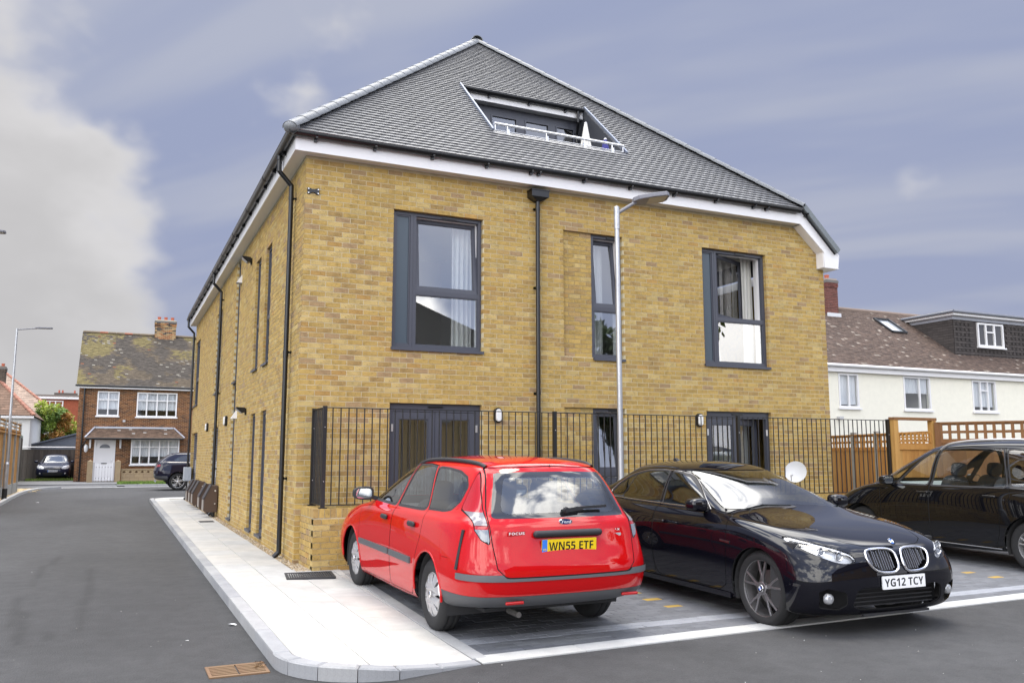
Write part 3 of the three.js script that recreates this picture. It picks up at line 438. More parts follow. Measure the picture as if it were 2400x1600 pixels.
// fascia, soffit, gutters
const fasZ = Z0 + 0.2, fasX = X0 - 0.2, mFascia = M([0.80, 0.79, 0.80], 0.3);
{
  const f = new GB(); f.box(fasX, 5.875, fasZ - 0.02, 11.49, 6.13, fasZ); f.box(fasX, 5.875, Z0 - BL - 0.1, fasX + 0.02, 6.13, fasZ - 0.02); mesh('fascia', f, mFascia, block);
  const s = new GB(); s.box(fasX + 0.02, 5.885, Z0 + 0.001, 11.52, 5.9, fasZ - 0.02); s.box(fasX + 0.02, 5.885, Z0 - BL - 0.1, X0 - 0.001, 5.9, Z0 + 0.001); mesh('soffit', s, M([0.70, 0.70, 0.68], 0.45), block);
  const b = new GB(); b.shape([[11.49, 5.875], [12.055, 5.385], [12.055, 5.1], [12.40, 5.1], [12.44, 5.36], [11.57, 6.13], [11.49, 6.13]], 0.02, T4(0, 0, fasZ - 0.02)); b.box(12.045, 5.1, Z0 + 0.001, 12.065, 5.40, fasZ - 0.021); b.box(12.066, 5.09, Z0 - BL, 12.42, 5.1, fasZ - 0.001); b.bar(v3(11.505, 5.868, Z0 + 0.09), v3(12.05, 5.39, Z0 + 0.09), 0.178, 0.012, v3(1, 1, 0)); b.box(12.40, 5.1, Z0 - BL, 12.42, 5.36, fasZ - 0.021); mesh('verge_box', b, mFascia, block);
  const prof = []; const r = 0.058; for (let k = 0; k <= 12; k++) { const a = Math.PI + Math.PI * k / 12; prof.push([r * Math.cos(a), r * Math.sin(a)]); } for (let k = 12; k >= 0; k--) { const a = Math.PI + Math.PI * k / 12; prof.push([(r - 0.004) * Math.cos(a), (r - 0.004) * Math.sin(a)]); } prof.push([-r, 0.012]); const pr = [[-r, 0.01], ...prof.slice(0, 13), [r, 0.01], [r - 0.005, 0.01], ...prof.slice(13, 26), [-r + 0.005, 0.01]];
  const gut = (L, m, name = 'gutter', par = block) => mesh(name, new GB().shape(pr, L, m), mBlackPl, par);
  const GZ = fasZ + 0.066, GX = fasX - 0.066, GY = 6.115;
  const fg = gut(ER - GX - 0.02, mul(T4(GX - 0.04, GY, GZ), Ry(Math.PI / 2))); const lg = gut(BL + 0.5, T4(GX, GY, Z0 - BL - 0.15));
  const un = (g) => { const pos = g; for (const x of [0.08, 0.95, 1.85, 2.75, 3.52, 3.66, 4.5, 5.4, 6.3, 7.2, 8.05, 8.35, 9.3]) { const k = new GB(); k.box(-0.022, -0.095, -0.06, 0.022, 0.0, -0.008); k.bar(v3(0, -0.062, 0), v3(0, -0.05, 0.055), 0.03, 0.012); const o = mesh('gutter_bracket', k, mBlackPl, fg); o.position.set(X0 + x, GY, GZ); } }; un();
  const jo = new GB(), jr = r + 0.006; for (const x of [2.72, 5.0, 7.3, 9.6]) jo.shape(pr.map(([a, c]) => [a * 1.09, c * 1.09]), 0.14, mul(T4(x, GY + 0.001, GZ), Ry(Math.PI / 2))); for (const z of [-14.2, -16.2, -18.2, -20.2, -22.2, -24.2, -26.2, -28.2, -30]) jo.shape(pr.map(([a, c]) => [a * 1.12, c * 1.12]), 0.12, T4(GX, GY + 0.001, z)); mesh('gutter_union', jo, mBlackPl, fg);
  for (let z = -12.6; z > -30; z -= 0.9) { const k = new GB(); k.box(0.01, -0.095, -0.02, 0.06, 0, 0.02); const o = mesh('gutter_bracket', k, mBlackPl, lg); o.position.set(GX, GY, z); }
  // downpipes
  const pipe = (pts, straight, name = 'downpipe') => { const g = new GB(), cv = new THREE.CurvePath(); for (let k = 0; k + 1 < pts.length; k++) g.cyl(v3(...pts[k]), v3(...pts[k + 1]), 0.035, 0.035, 14); for (let k = 1; k + 1 < pts.length; k++) { const s = new THREE.SphereGeometry(0.0352, 14, 10); g.add(s, T4(...pts[k])); } return mesh(name, g, mBlackPl, block); };
  const clips = (p, ys, x, y0, z, dx, dz) => { for (const y of ys) { const g = new GB(); g.cyl(v3(x, y, z), v3(x, y + 0.05, z), 0.041, 0.041, 14); g.box(Math.min(x, x + dx), y + 0.01, Math.min(z, z + dz) - (dz ? 0 : 0.008), Math.max(x, x + dx) + (dz ? 0.016 : 0), y + 0.04, Math.max(z, z + dz) + (dz ? 0 : 0.008)); g.box(x + dx - (dx ? 0 : 0.05), y + 0.005, z + dz + (dx ? -0.05 : 0), x + dx + (dx ? 0 : 0.05), y + 0.045, z + dz + (dx ? 0.05 : 0)); mesh('bracket', g, mBlackPl, p); } };
  for (const z of [-12.78, -22.2, -30.3]) { const p = pipe([[GX, 6.06, z], [GX, 5.83, z], [X0 - 0.075, 5.62, z], [X0 - 0.075, 0.16, z]]); clips(p, [5.4, 3.05, 1.2], X0 - 0.075, 0, z, 0.07, 0); const sh = new GB(); sh.cyl(v3(X0 - 0.075, 0.18, z), v3(X0 - 0.15, 0.11, z), 0.038, 0.036, 12); sh.cyl(v3(X0 - 0.075, 3.0, z), v3(X0 - 0.075, 3.06, z), 0.04, 0.04, 14); sh.cyl(v3(GX, 6.0, z), v3(GX, 6.08, z), 0.046, 0.042, 14); mesh('shoe', sh, mBlackPl, p); }
  const hp = pipe([[6.02, 5.66, Z0 + 0.075], [6.02, 0.3, Z0 + 0.075]]); clips(hp, [5.5, 4.2, 2.5, 0.9], 6.02, 0, Z0 + 0.075, 0, -0.07);
  const hop = new GB(); const hopper = (y0, y1, w0, w1, d0, d1) => { const A = [[-w0, d0], [w0, d0], [w0, -0.065], [-w0, -0.065]], B = [[-w1, d1], [w1, d1], [w1, -0.065], [-w1, -0.065]]; for (let k = 0; k < 4; k++) { const l = (k + 1) % 4; hop.quad(v3(A[k][0], y0, A[k][1]), v3(A[l][0], y0, A[l][1]), v3(B[l][0], y1, B[l][1]), v3(B[k][0], y1, B[k][1])); } }; hopper(5.64, 5.70, 0.045, 0.155, 0.04, 0.11); hopper(5.70, 5.80, 0.155, 0.155, 0.11, 0.11); hopper(5.80, 5.815, 0.165, 0.165, 0.12, 0.12); hop.quad(v3(-0.165, 5.8, 0.12), v3(0.165, 5.8, 0.12), v3(0.165, 5.8, -0.065), v3(-0.165, 5.8, -0.065)); const ho = mesh('hopper_head', hop, mBlackPl, hp); ho.position.set(6.02, 0, Z0 + 0.075);
  // ---- roof terrace cut into the slope ----
  const ty = (s) => EY + sl(s), tz = (s) => EZ - sc(s), y0 = ty(DS0), z0 = tz(DS0), y1 = ty(DS1), z1 = tz(DS1), mClad = M([0.05, 0.053, 0.062], 0.5), fl = 6.35, wz = z1 - 0.19;
  const ter = group('roof_terrace', block);
  for (const [x, d] of [[DX0, -1], [DX1, 1]]) { mesh('cheek', new GB().shape([[-z0, fl], [-wz, fl], [-wz, y1 - 0.1], [-z1, y1 + 0.03], [-z0, y0 + 0.03]], 0.06, mul(T4(x + (d > 0 ? 0.06 : 0), 0, 0), Ry(Math.PI / 2), T4(0, 0, d > 0 ? -0.06 : -0.06))), mClad, ter); }
  const fr = new GB(); fr.box(DX0, fl - 0.05, wz, DX1, fl, z0); fr.box(DX0, fl, z0 - 0.08, DX1, y0 + 0.02, z0); mesh('terrace_floor', fr, mClad, ter);
  const tr = new GB(); for (const x of [DX0 - 0.02, DX1 + 0.02]) tr.bar(v3(x, y0 - 0.03 + 0.055, z0 + 0.06), v3(x, y1 + 0.07, z1), 0.035, 0.06, v3(0, 1, 1)); mesh('edge_flashing', tr, M([0.22, 0.25, 0.32], 0.35, { metalness: 0.4 }), ter);
  const fa = new GB(); fa.box(DX0 + 0.01, y1 - 0.165, z1 - 0.03, DX1 - 0.01, y1 - 0.01, z1 - 0.01); mesh('fascia', fa, mFascia, ter); mesh('soffit', new GB().box(DX0 + 0.01, y1 - 0.16, wz, DX1 - 0.01, y1 - 0.145, z1 - 0.03), M([0.6, 0.6, 0.6], 0.5), ter);
  const tg = gut(DX1 - DX0 - 0.06, mul(T4(DX0 + 0.03, y1 - 0.0, z1 + 0.05), Ry(Math.PI / 2)), 'gutter', ter); for (const x of [6.1, 6.95, 7.75]) { const k = new GB(); k.box(-0.02, -0.10, -0.06, 0.02, -0.02, -0.01); const o = mesh('gutter_bracket', k, mBlackPl, tg); o.position.set(x, y1, z1 + 0.05); }
  const dp = new GB(); for (const [a, b] of [[[8.02, y1 - 0.04, z1 + 0.05], [8.02, y1 - 0.28, z1 + 0.05]], [[8.02, y1 - 0.28, z1 + 0.05], [8.10, y1 - 0.45, z1 - 0.15]], [[8.10, y1 - 0.45, z1 - 0.15], [8.10, fl, z1 - 0.15]]]) dp.cyl(v3(...a), v3(...b), 0.03, 0.03, 12); mesh('downpipe', dp, mBlackPl, ter);
  // glazed wall of the terrace
  const gw = group('glazed_wall', ter), hT = y1 - 0.16; const gf = new GB(), ps = [[5.62, 6.07], [6.24, 6.78], [6.96, 7.48], [7.65, 8.05]], pt = hT - 0.175; gf.box(DX0, pt, wz - 0.06, DX1, hT, wz); let q0 = DX0; for (const [a, b] of [...ps, [DX1, 0]]) { gf.box(q0, fl, wz - 0.06, a, pt, wz); q0 = b; } mesh('frame', gf, mFrame, gw); const mBlind = M([0.55, 0.57, 0.6], 0.9);
  for (const [a, b] of ps) { mesh('leaf_frame', rectFrame(new GB(), a - 0.012, fl, b + 0.012, pt + 0.012, 0.03, wz + 0.001, wz + 0.012), mFrame, gw); pane(gw, a, fl, b, pt, wz - 0.02); }
  mesh('attic_room', new GB().box(DX0 - 0.5, fl - 0.05, wz - 2.1, DX1 + 0.5, hT, wz - 2.0), mRoom, ter);
  // guard rail
  const mSteel = M([0.72, 0.72, 0.72], 0.22, { metalness: 0.9 }), rl = new GB(), ry = y0 + 0.165, rz = z0 + 0.02; rl.cyl(v3(DX0 + 0.02, ry, rz), v3(DX1 - 0.03, ry, rz), 0.024, 0.024, 12); mesh('top_rail', rl, mSteel, ter); mesh('bottom_rail', new GB().cyl(v3(DX0 + 0.02, y0 + 0.05, rz), v3(DX1 - 0.03, y0 + 0.05, rz), 0.009, 0.009, 8), mSteel, ter);
  for (const x of [DX0 + 0.04, DX0 + 0.27, DX0 + 1.02, DX0 + 1.78, DX1 - 0.27, DX1 - 0.04]) { const p = new GB(); const end = x < DX0 + 0.1 || x > DX1 - 0.1; p.cyl(v3(x, y0 + (end ? 0.045 : 0.0), rz), v3(x, ry, rz), end ? 0.01 : 0.014, end ? 0.01 : 0.014, 8); if (!end) p.box(x - 0.028, y0 + 0.01, rz - 0.01, x + 0.028, y0 + 0.09, rz + 0.025); mesh('rail_post', p, mSteel, ter); }
}
// curtains hanging behind the windows
function curtain(x0, x1, y0, y1, z, label, waves = 9, gather = 0) {
  const g = new THREE.PlaneGeometry(1, 1, 60, 12), p = g.attributes.position; for (let k = 0; k < p.count; k++) { const u = p.getX(k) + 0.5, v = p.getY(k) + 0.5, s = gather * (1 - v) * (1 - v); p.setXYZ(k, mix(x0, mix(x1, x0 + (x1 - x0) * (1 + gather), 1 - v), u), mix(y0, y1, v), z + 0.035 * Math.sin(u * waves * 6.28 + 0.6 * Math.sin(v * 3)) + 0.012 * Math.sin(u * waves * 15)); } g.computeVertexNormals();
  tag(mesh('curtain', g, mCurtain), label, 'curtain', 'curtains behind the front windows');
}
curtain(4.72, 5.06, 3.1, 5.3, Z0 - 0.42, 'white curtain drawn aside behind the large upper window near the corner downpipe', 4);
curtain(7.08, 7.5, 3.1, 5.3, Z0 - 0.42, 'white curtain behind the narrow upper window in the brick recess', 5);
curtain(9.66, 10.05, 3.1, 5.3, Z0 - 0.75, 'white curtain behind the upper window with its sash swung open', 4, 0.7);
curtain(10.55, 10.78, 3.1, 5.3, Z0 - 0.42, 'narrow white curtain at the far jamb of the swung-open upper window', 3);
curtain(7.1, 7.42, 1.1, 2.4, Z0 - 0.42, 'white net curtain behind the narrow ground floor window beside the lamp post', 4);
curtain(10.35, 10.62, 0.2, 2.35, Z0 - 0.5, 'long pale curtain behind the open terrace door', 3);

// ---------- terrace wall, railing, lamps and fittings ----------
setting(mesh('terrace', new GB().box(2.4, 0.02, -12.06, 12.8, 0.14, -11.42), mSlabs[3]));
{
  const wall = tag(group('dwarf_wall'), 'low yellow brick terrace wall with brick on edge coping under the black railing', 'wall'), FZ = -11.2, WX = 2.37, core = new GB();
  core.box(WX + 0.012, 0, FZ - 0.205, 12.86, 0.865, FZ - 0.010); core.box(WX + 0.012, 0, Z0 + 0.005, WX + 0.205, 0.865, FZ - 0.206); mesh('mortar_core', core, mMortar, wall);
  const list = []; for (const r of brickRects(WX, 12.87, 0, 0.75, [], [0, 0.1125], [0, 0])) list.push([r[0], r[1], r[2], r[3], 'f']); for (let k = 1; k < 10; k += 2) list.push([WX, WX + 0.1025, k * 0.075, k * 0.075 + 0.065, 'f']);
  for (const r of brickRects(0, 0.86, 0, 0.75, [], [0.1015, 0], [0, 0])) list.push([r[0], r[1], r[2], r[3], 'l']);
  for (let x = WX; x < 12.8; x += 0.0755) list.push([x, x + 0.066, 0.76, 0.872, 'c']); for (let z = 0.22; z < 0.82; z += 0.0755) list.push([z, z + 0.066, 0.76, 0.872, 'd']);
  const build = (g, [a, b, c, d, t]) => { const col = stockColor(); if (t === 'f') brickBox(g, a, b, c, d, FZ, 0.1, col); else { g.color(col); g.uo = [RB() * 3, RB() * 3]; if (t === 'l') g.box(WX, c, FZ - b, WX + 0.1, d, FZ - a); else if (t === 'c') g.box(a, c, FZ - 0.215, b, d, FZ + (RB() - 0.5) * 0.004); else g.box(WX - 0.002, c, FZ - b, WX + 0.213, d, FZ - a); } };
  list.sort((p, q) => (p[4] === 'f' || p[4] === 'c' ? p[0] : WX) - (q[4] === 'f' || q[4] === 'c' ? q[0] : WX)); const rest = new GB();
  list.forEach((r, k) => { if (k < 300) { const g = new GB(); build(g, r); mesh('brick', g, mBrick, wall); } else build(rest, r); }); stuff(mesh('bricks', rest, mBrick, wall));
}
const mRail = M([0.010, 0.010, 0.011], 0.42);
{
  const rail = tag(group('railing'), 'black metal bar railing standing on the terrace wall', 'railing'), RZ2 = -11.3, y0 = 0.905, y1 = 2.195; rail.position.set(0, 0, 0);
  const post = (x, z) => { const g = new GB(); g.box(x - 0.026, 0.875, z - 0.026, x + 0.026, y1 + 0.015, z + 0.026); g.box(x - 0.05, 0.873, z - 0.05, x + 0.05, 0.885, z + 0.05); mesh('post', g, mRail, rail); const b = new GB(); for (const y of [1.22, 1.93]) b.cyl(v3(x + 0.0, y, z + 0.026), v3(x, y, z + 0.034), 0.008, 0.006, 8); mesh('bolt', b, mGrip, rail); };
  for (const x of [2.505, 5.94, 9.38, 12.82]) post(x, RZ2); post(2.505, -11.985);
  const bg = new THREE.CylinderGeometry(0.0085, 0.0085, y1 - y0 - 0.02, 8); const bar = (x, z) => { const o = mesh('bar', bg, mRail, rail); o.position.set(x, (y0 + y1) / 2, z); };
  for (const [a, b] of [[2.505, 5.94], [5.94, 9.38], [9.38, 12.82]]) { const tr = new GB(); tr.box(a + 0.027, y1 - 0.012, RZ2 - 0.02, b - 0.027, y1, RZ2 + 0.02); mesh('top_rail', tr, mRail, rail); const br = new GB(); br.box(a + 0.027, y0, RZ2 - 0.018, b - 0.027, y0 + 0.012, RZ2 + 0.018); mesh('bottom_rail', br, mRail, rail); const n = 32; for (let k = 1; k < n; k++) bar(a + (b - a) * k / n, RZ2); }
  mesh('top_rail', new GB().box(2.485, y1 - 0.012, -11.958, 2.525, y1, RZ2 - 0.027), mRail, rail); mesh('bottom_rail', new GB().box(2.487, y0, -11.958, 2.523, y0 + 0.012, RZ2 - 0.027), mRail, rail); for (let k = 1; k < 8; k++) bar(2.505, mix(RZ2, -11.985, k / 8));
}
// galvanised lamp column by the railing
const galvTex = tex(256, 256, (u, v) => 0.8 + 0.4 * (tfbm(u, v, 8, 4, 131) - 0.5)); const mGalv = M([0.62, 0.63, 0.65], 0.42, { metalness: 0.75, map: galvTex }), mHead = M([0.20, 0.20, 0.225], 0.5), mLampGlass = M([0.36, 0.34, 0.30], 0.3);
function lampHead(o, m) { const s = new GB(); s.shape([[0, -.05], [.08, -.105], [.30, -.13], [.55, -.12], [.60, -.07], [.60, .07], [.55, .12], [.30, .13], [.08, .105], [0, .05]], 0.05, mul(m, Rx(-Math.PI / 2)), 0.012); mesh('lantern', s, mHead, o); const g = new GB(); g.box(.26, -.012, -.09, .54, -.005, .09); g.add(new THREE.BoxGeometry(.3, .008, .2), T4(.4, -.009, 0)); const l = mesh('lantern_glass', new GB().add(g.geo(), m), mLampGlass, o); }
{
  const p = tag(group('lamp_post'), 'tall galvanised street lamp post standing in front of the terrace railing', 'lamp post'); p.position.set(6.88, 0.05, -10.97);
  const g = new GB(); g.cyl(v3(0, 0, 0), v3(0, 1.1, 0), 0.07, 0.07, 20); g.cyl(v3(0, 1.1, 0), v3(0, 1.16, 0), 0.07, 0.044, 20); mesh('base_tube', g, mGalv, p); mesh('column', new GB().cyl(v3(0, 1.15, 0), v3(0, 5.05, 0), 0.044, 0.038, 20), mGalv, p); const t = new GB(); t.cyl(v3(0, 4.98, 0), v3(0, 5.33, 0), 0.046, 0.046, 20); t.add(new THREE.SphereGeometry(0.046, 18, 8, 0, 6.3, 0, 1.57), mul(T4(0, 5.33, 0), new THREE.Matrix4().makeScale(1, 0.35, 1))); mesh('sleeve', t, mGalv, p);
  mesh('bracket_arm', new GB().cyl(v3(0.02, 5.24, 0.01), v3(0.30, 5.43, 0.10), 0.028, 0.026, 16), mHead, p); lampHead(p, mul(T4(0.25, 5.42, 0.085), Ry(-0.33), Rz(0.16), Rx(-0.1), new THREE.Matrix4().makeScale(0.95, 1.0, 1.25)));
}
function farLamp(x, z, h, label, dir) {
  const p = tag(group('lamp_post'), label, 'lamp post', 'slim lamp posts along the lane'); p.position.set(x, 0.05, z); mesh('base_tube', new GB().cyl(v3(0, 0.3, 0), v3(0, 1.2, 0), 0.075, 0.075, 16).cyl(v3(0, 1.2, 0), v3(0, 1.27, 0), 0.08, 0.045, 16), mGalv, p); mesh('root_sleeve', new GB().cyl(v3(0, 0, 0), v3(0, 0.38, 0), 0.079, 0.079, 16), M([0.02, 0.018, 0.018], 0.7), p); mesh('column', new GB().cyl(v3(0, 1.25, 0), v3(0, h, 0), 0.045, 0.032, 16), mGalv, p);
  mesh('bracket_arm', new GB().cyl(v3(0, h - 0.04, 0), v3(dir * 0.6, h + 0.04, 0), 0.02, 0.02, 10), mHead, p); const m = mul(T4(dir * 0.55, h + 0.04, 0), Ry(dir > 0 ? 0 : Math.PI), Rz(0.03), new THREE.Matrix4().makeScale(0.9, 0.6, 0.9)); lampHead(p, m);
}
farLamp(-3.3, -33.7, 5.85, 'slim grey lamp post with a black root standing in gravel by the orange timber fence', 1); farLamp(-3.35, -19.73, 5.95, 'lamp post whose flat lantern alone reaches out over the lane', 1);
// wall fittings
function bulkhead(x, y, z, ry, label) { const o = tag(group('wall_light'), label, 'wall light', 'oval bulkhead lights on the brick walls'); o.position.set(x, y, z); o.rotation.y = ry; const cap = (r, h) => { const p = []; for (let k = 0; k <= 12; k++) { const a = Math.PI * k / 12; p.push([r * Math.cos(a), h + r * Math.sin(a)]); } for (let k = 0; k <= 12; k++) { const a = Math.PI + Math.PI * k / 12; p.push([r * Math.cos(a), -h + r * Math.sin(a)]); } return p; }; mesh('housing', new GB().shape(cap(0.062, 0.055), 0.05, T4(0, 0, 0), 0.006), mBlackPl, o); mesh('diffuser', new GB().shape(cap(0.045, 0.05), 0.03, T4(0, 0, 0.045), 0.012), M([0.78, 0.78, 0.76], 0.3), o); }
bulkhead(5.34, 2.17, Z0, 0, 'oval white bulkhead light between the terrace doors and the black downpipe'); bulkhead(9.16, 2.16, Z0, 0, 'oval white bulkhead light beside the half open terrace door'); bulkhead(X0, 2.33, -20.45, -Math.PI / 2, 'bulkhead light on the side wall nearer the white vent hood'); bulkhead(X0, 2.31, -24.78, -Math.PI / 2, 'bulkhead light on the side wall between the two louvred doors');
function hood(y, z, label) { const o = tag(group('vent_hood'), label, 'vent hood', 'white vent hoods on the side wall'); o.position.set(X0, y, z); o.rotation.y = -Math.PI / 2; const g = new GB(); g.quad(v3(-.08, -.09, .12), v3(.08, -.09, .12), v3(.04, .1, 0.004), v3(-.04, .1, 0.004)); g.tri(v3(-.08, -.09, 0), v3(-.08, -.09, .12), v3(-.04, .1, 0)); g.tri(v3(.08, -.09, .12), v3(.08, -.09, 0), v3(.04, .1, 0)); mesh('cowl', g, mWhite, o); mesh('flap', new GB().box(-.075, -.095, 0.003, .075, -.085, .11), M([0.3, 0.3, 0.3], 0.6), o); }
hood(2.41, -18.8, 'white vent hood low on the side wall above the long slot window'); hood(5.33, -18.88, 'white vent hood high on the side wall under the eaves');
function flood(y, z, label) { const o = tag(group('floodlight'), label, 'floodlight', 'dark floodlights on the side wall'); o.position.set(X0, y, z); o.rotation.y = -Math.PI / 2; mesh('lamp_body', new GB().shape([[0.03, 0.04], [0.2, 0.05], [0.2, 0.02], [0.09, -0.07], [0.03, -0.05]], 0.16, mul(Ry(-Math.PI / 2), T4(0, 0, -0.08)), 0.006), mBlackPl, o); mesh('bracket', new GB().box(-.03, -.1, 0, .03, .03, .03), mBlackPl, o); mesh('lens', new GB().bar(v3(0, 0.012, 0.195), v3(0, -0.06, 0.10), 0.14, 0.006, v3(0, 0, 1)), M([0.5, 0.5, 0.5], 0.1), o); }
flood(2.44, -17.36, 'dark floodlight on the side wall just above the ground floor slot windows'); flood(5.45, -17.4, 'dark floodlight high on the side wall beside the upper slot windows');
{ const o = tag(group('wall_bracket'), 'small black bracket plate screwed to the front wall near the corner', 'bracket'); o.position.set(2.41, 5.355, Z0); const g = new GB(); g.shape([[-.085, -.045], [-.05, -.045], [-.02, -.02], [.02, -.02], [.05, -.045], [.085, -.045], [.085, .045], [.05, .045], [.02, .03], [-.02, .03], [-.05, .045], [-.085, .045]], 0.018, T4(0, 0, 0), 0.003); mesh('plate', g, mBlackPl, o); const s = new GB(); for (const x of [-.07, .07]) for (const y of [-.03, .03]) s.cyl(v3(x, y, 0.018), v3(x, y, 0.028), 0.012, 0.01, 10); mesh('screw', s, mGrip, o); }
// meter cabinets against the side wall
{
  const mBrown = M([0.075, 0.045, 0.030], 0.6), mLid = M([0.045, 0.042, 0.045], 0.55);
  const lab = ['brown meter box in the far group of three, beside the far louvred door', 'brown meter box in the middle of the group of three', 'brown meter box nearest the drainpipe in the group of three', 'brown meter box of the pair, beside the group of three', 'brown meter box of the pair, with pipe clips on its side'];
  [-26.9, -25.9, -24.95, -22.95, -21.75].forEach((z, k) => { const o = tag(group('meter_box'), lab[k], 'meter box', 'brown meter boxes along the side wall'); o.position.set(X0 - 0.02, 0.1, z); o.rotation.y = -Math.PI / 2; const w = 0.42; mesh('cabinet', new GB().shape([[0, .12], [.26, .12], [.30, .16], [.30, .42], [.14, .74], [0, .74]], w, mul(Ry(-Math.PI / 2), T4(0, 0, -w / 2)), 0.006), mBrown, o); mesh('lid', new GB().bar(v3(0, .43, .31), v3(0, .76, .145), w + 0.03, 0.022, v3(0, .5, 1)), mLid, o); mesh('front_panel', new GB().box(-w / 2 + 0.03, .17, .305, w / 2 - 0.03, .41, .315), M([0.30, 0.27, 0.24], 0.6), o); const f = new GB(); for (const x of [-.13, .13]) f.box(x - .02, 0, .04, x + .02, .12, .10); mesh('foot', f, mBlackPl, o); const c = new GB(); c.cyl(v3(w / 2, .62, .06), v3(w / 2 + .05, .62, .06), .02, .02, 10); c.cyl(v3(w / 2, .32, .06), v3(w / 2 + .05, .32, .06), .014, .014, 10); mesh('pipe_clip', c, mGrip, o); });
  const b = tag(group('meter_cabinet'), 'pale grey cabinet on the far corner of the side wall above the paving', 'cabinet'); b.position.set(X0, 0.72, -30.05); b.rotation.y = -Math.PI / 2; mesh('cabinet', new GB().shape(roundRect(-.24, 0, .48, .44, .02), 0.2, T4(0, 0, 0.0), 0.008), M([0.40, 0.43, 0.47], 0.5), b); mesh('conduit', new GB().cyl(v3(.1, -.6, .06), v3(.1, 0, .06), .02, .02, 10), M([0.6, 0.6, 0.6], 0.5), b);
}
// satellite dish clipped to the railing
{ const o = tag(group('satellite_dish'), 'small white satellite dish clipped to the black railing behind the saloon', 'satellite dish'); o.position.set(10.50, 1.27, -11.2); o.scale.setScalar(0.85); o.rotation.set(-0.25, -0.95, -0.42, 'YXZ'); const p = []; for (let k = 0; k <= 10; k++) { const r = 0.21 * k / 10; p.push([r, 0.06 * (r / 0.21) ** 2]); } p.push([0.214, 0.062]); for (let k = 10; k >= 0; k--) { const r = 0.21 * k / 10; p.push([r, 0.06 * (r / 0.21) ** 2 - 0.006]); } mesh('reflector', new GB().lathe(p, mul(Rx(Math.PI / 2), new THREE.Matrix4().makeScale(1, 1, 1)), 40), M([0.62, 0.62, 0.62], 0.5, { side: THREE.DoubleSide }), o); mesh('arm', new GB().cyl(v3(0, -0.2, 0.02), v3(0, -0.12, 0.24), 0.009, 0.009, 8).cyl(v3(0, -0.1, 0.25), v3(0, -0.1, 0.18), 0.02, 0.02, 10), mGalv, o); mesh('mount', new GB().cyl(v3(0, 0, -0.01), v3(0, 0, -0.09), 0.03, 0.03, 12), mGalv, o); }
// drains, covers and litter
{ const o = tag(group('drain_grating'), 'black slotted drain grating let into the paving by the terrace wall corner', 'drain'); o.position.set(2.27, 0.099, -10.83); o.rotation.y = -0.12; const m = M([0.035, 0.035, 0.038], 0.7); mesh('frame', rectFrame(new GB(), -.29, -.26, .29, .26, .02, -.02, .006).geo().rotateX(-Math.PI / 2), m, o); for (let k = 0; k < 20; k++) mesh('bar', new GB().box(-.27 + k * .0275, -.012, -.24, -.27 + k * .0275 + .014, .004, .24), m, o); mesh('sump', new GB().box(-.28, -.03, -.25, .28, -.02, .25), M([0.008, 0.008, 0.008], 1), o); }
{ const o = tag(group('gully_grate'), 'rusty slotted gully grate in the tarmac beside the kerb', 'drain'); o.position.set(0.905, 0.002, -6.75); const m = M([0.20, 0.125, 0.07], 0.85, { map: tex(128, 128, (u, v) => { const k = tfbm(u, v, 8, 4, 141); return [0.6 + 0.7 * k, 0.7 + 0.4 * k, 0.8 + 0.2 * k]; }) }); mesh('frame', rectFrame(new GB(), -.21, -.17, .21, .17, .022, -.03, .008).geo().rotateX(-Math.PI / 2), m, o); for (let k = 0; k < 7; k++) for (const s of [-1, 1]) mesh('bar', new GB().box(s > 0 ? 0.006 : -.19, -.02, -.148 + k * .0445, s > 0 ? .19 : -.006, .007, -.148 + k * .0445 + .024), m, o); mesh('sump', new GB().box(-.2, -.06, -.16, .2, -.05, .16), M([0.01, 0.009, 0.008], 1), o); const d = new GB(), rr = rng(5); for (let k = 0; k < 40; k++) { const x = .12 + rr() * .09, z = -.17 + rr() * .2; d.tri(v3(x, .012, z), v3(x + .02 * rr(), .014 + .012 * rr(), z + .015), v3(x - .012, .012, z + .02 * rr())); } mesh('leaf_litter', d, M([0.30, 0.17, 0.06], 0.9, { side: THREE.DoubleSide }), o); }
tag(mesh('inspection_cover', new GB().box(1.78, 0.1, -20.45, 2.08, 0.107, -20.02), M([0.03, 0.03, 0.032], 0.7)), 'dark inspection cover flush in the pale pavement by the brown meter boxes', 'drain cover');
{ const rr = rng(77), scrap = (x, z, s, label, y = 0.004) => { const g = new GB(), P = []; for (let k = 0; k < 7; k++) { const a = k / 7 * 6.28; P.push(v3(x + s * Math.cos(a) * (0.7 + rr() * 0.6), y + rr() * s * 0.4, z + s * 0.7 * Math.sin(a) * (0.7 + rr() * 0.6))); } const c = v3(x, y + s * 0.35, z); for (let k = 0; k < 7; k++) g.tri(c, P[(k + 1) % 7], P[k]); tag(mesh('paper_scrap', g, M([0.8, 0.8, 0.8], 0.9, { side: THREE.DoubleSide })), label, 'litter'); }; scrap(1.08, -8.5, 0.045, 'crumpled white paper scrap on the tarmac against the kerb'); scrap(0.65, -7.96, 0.018, 'tiny white paper scrap on the tarmac near the gully grate'); scrap(-2.2, -32.3, 0.05, 'white paper scrap far along the lane'); }
// loose chippings on the tarmac
tag(gravel('chippings', 110, (r) => v3(-2.6 + r() * 9.5, 0.003, -4.2 - r() * r() * 12), 0.002, 0.006, [[0.45, 0.43, 0.40], [0.4, 0.38, 0.35], [0.6, 0.6, 0.58]], 17), 'loose pale chippings scattered over the dark tarmac', 'gravel');
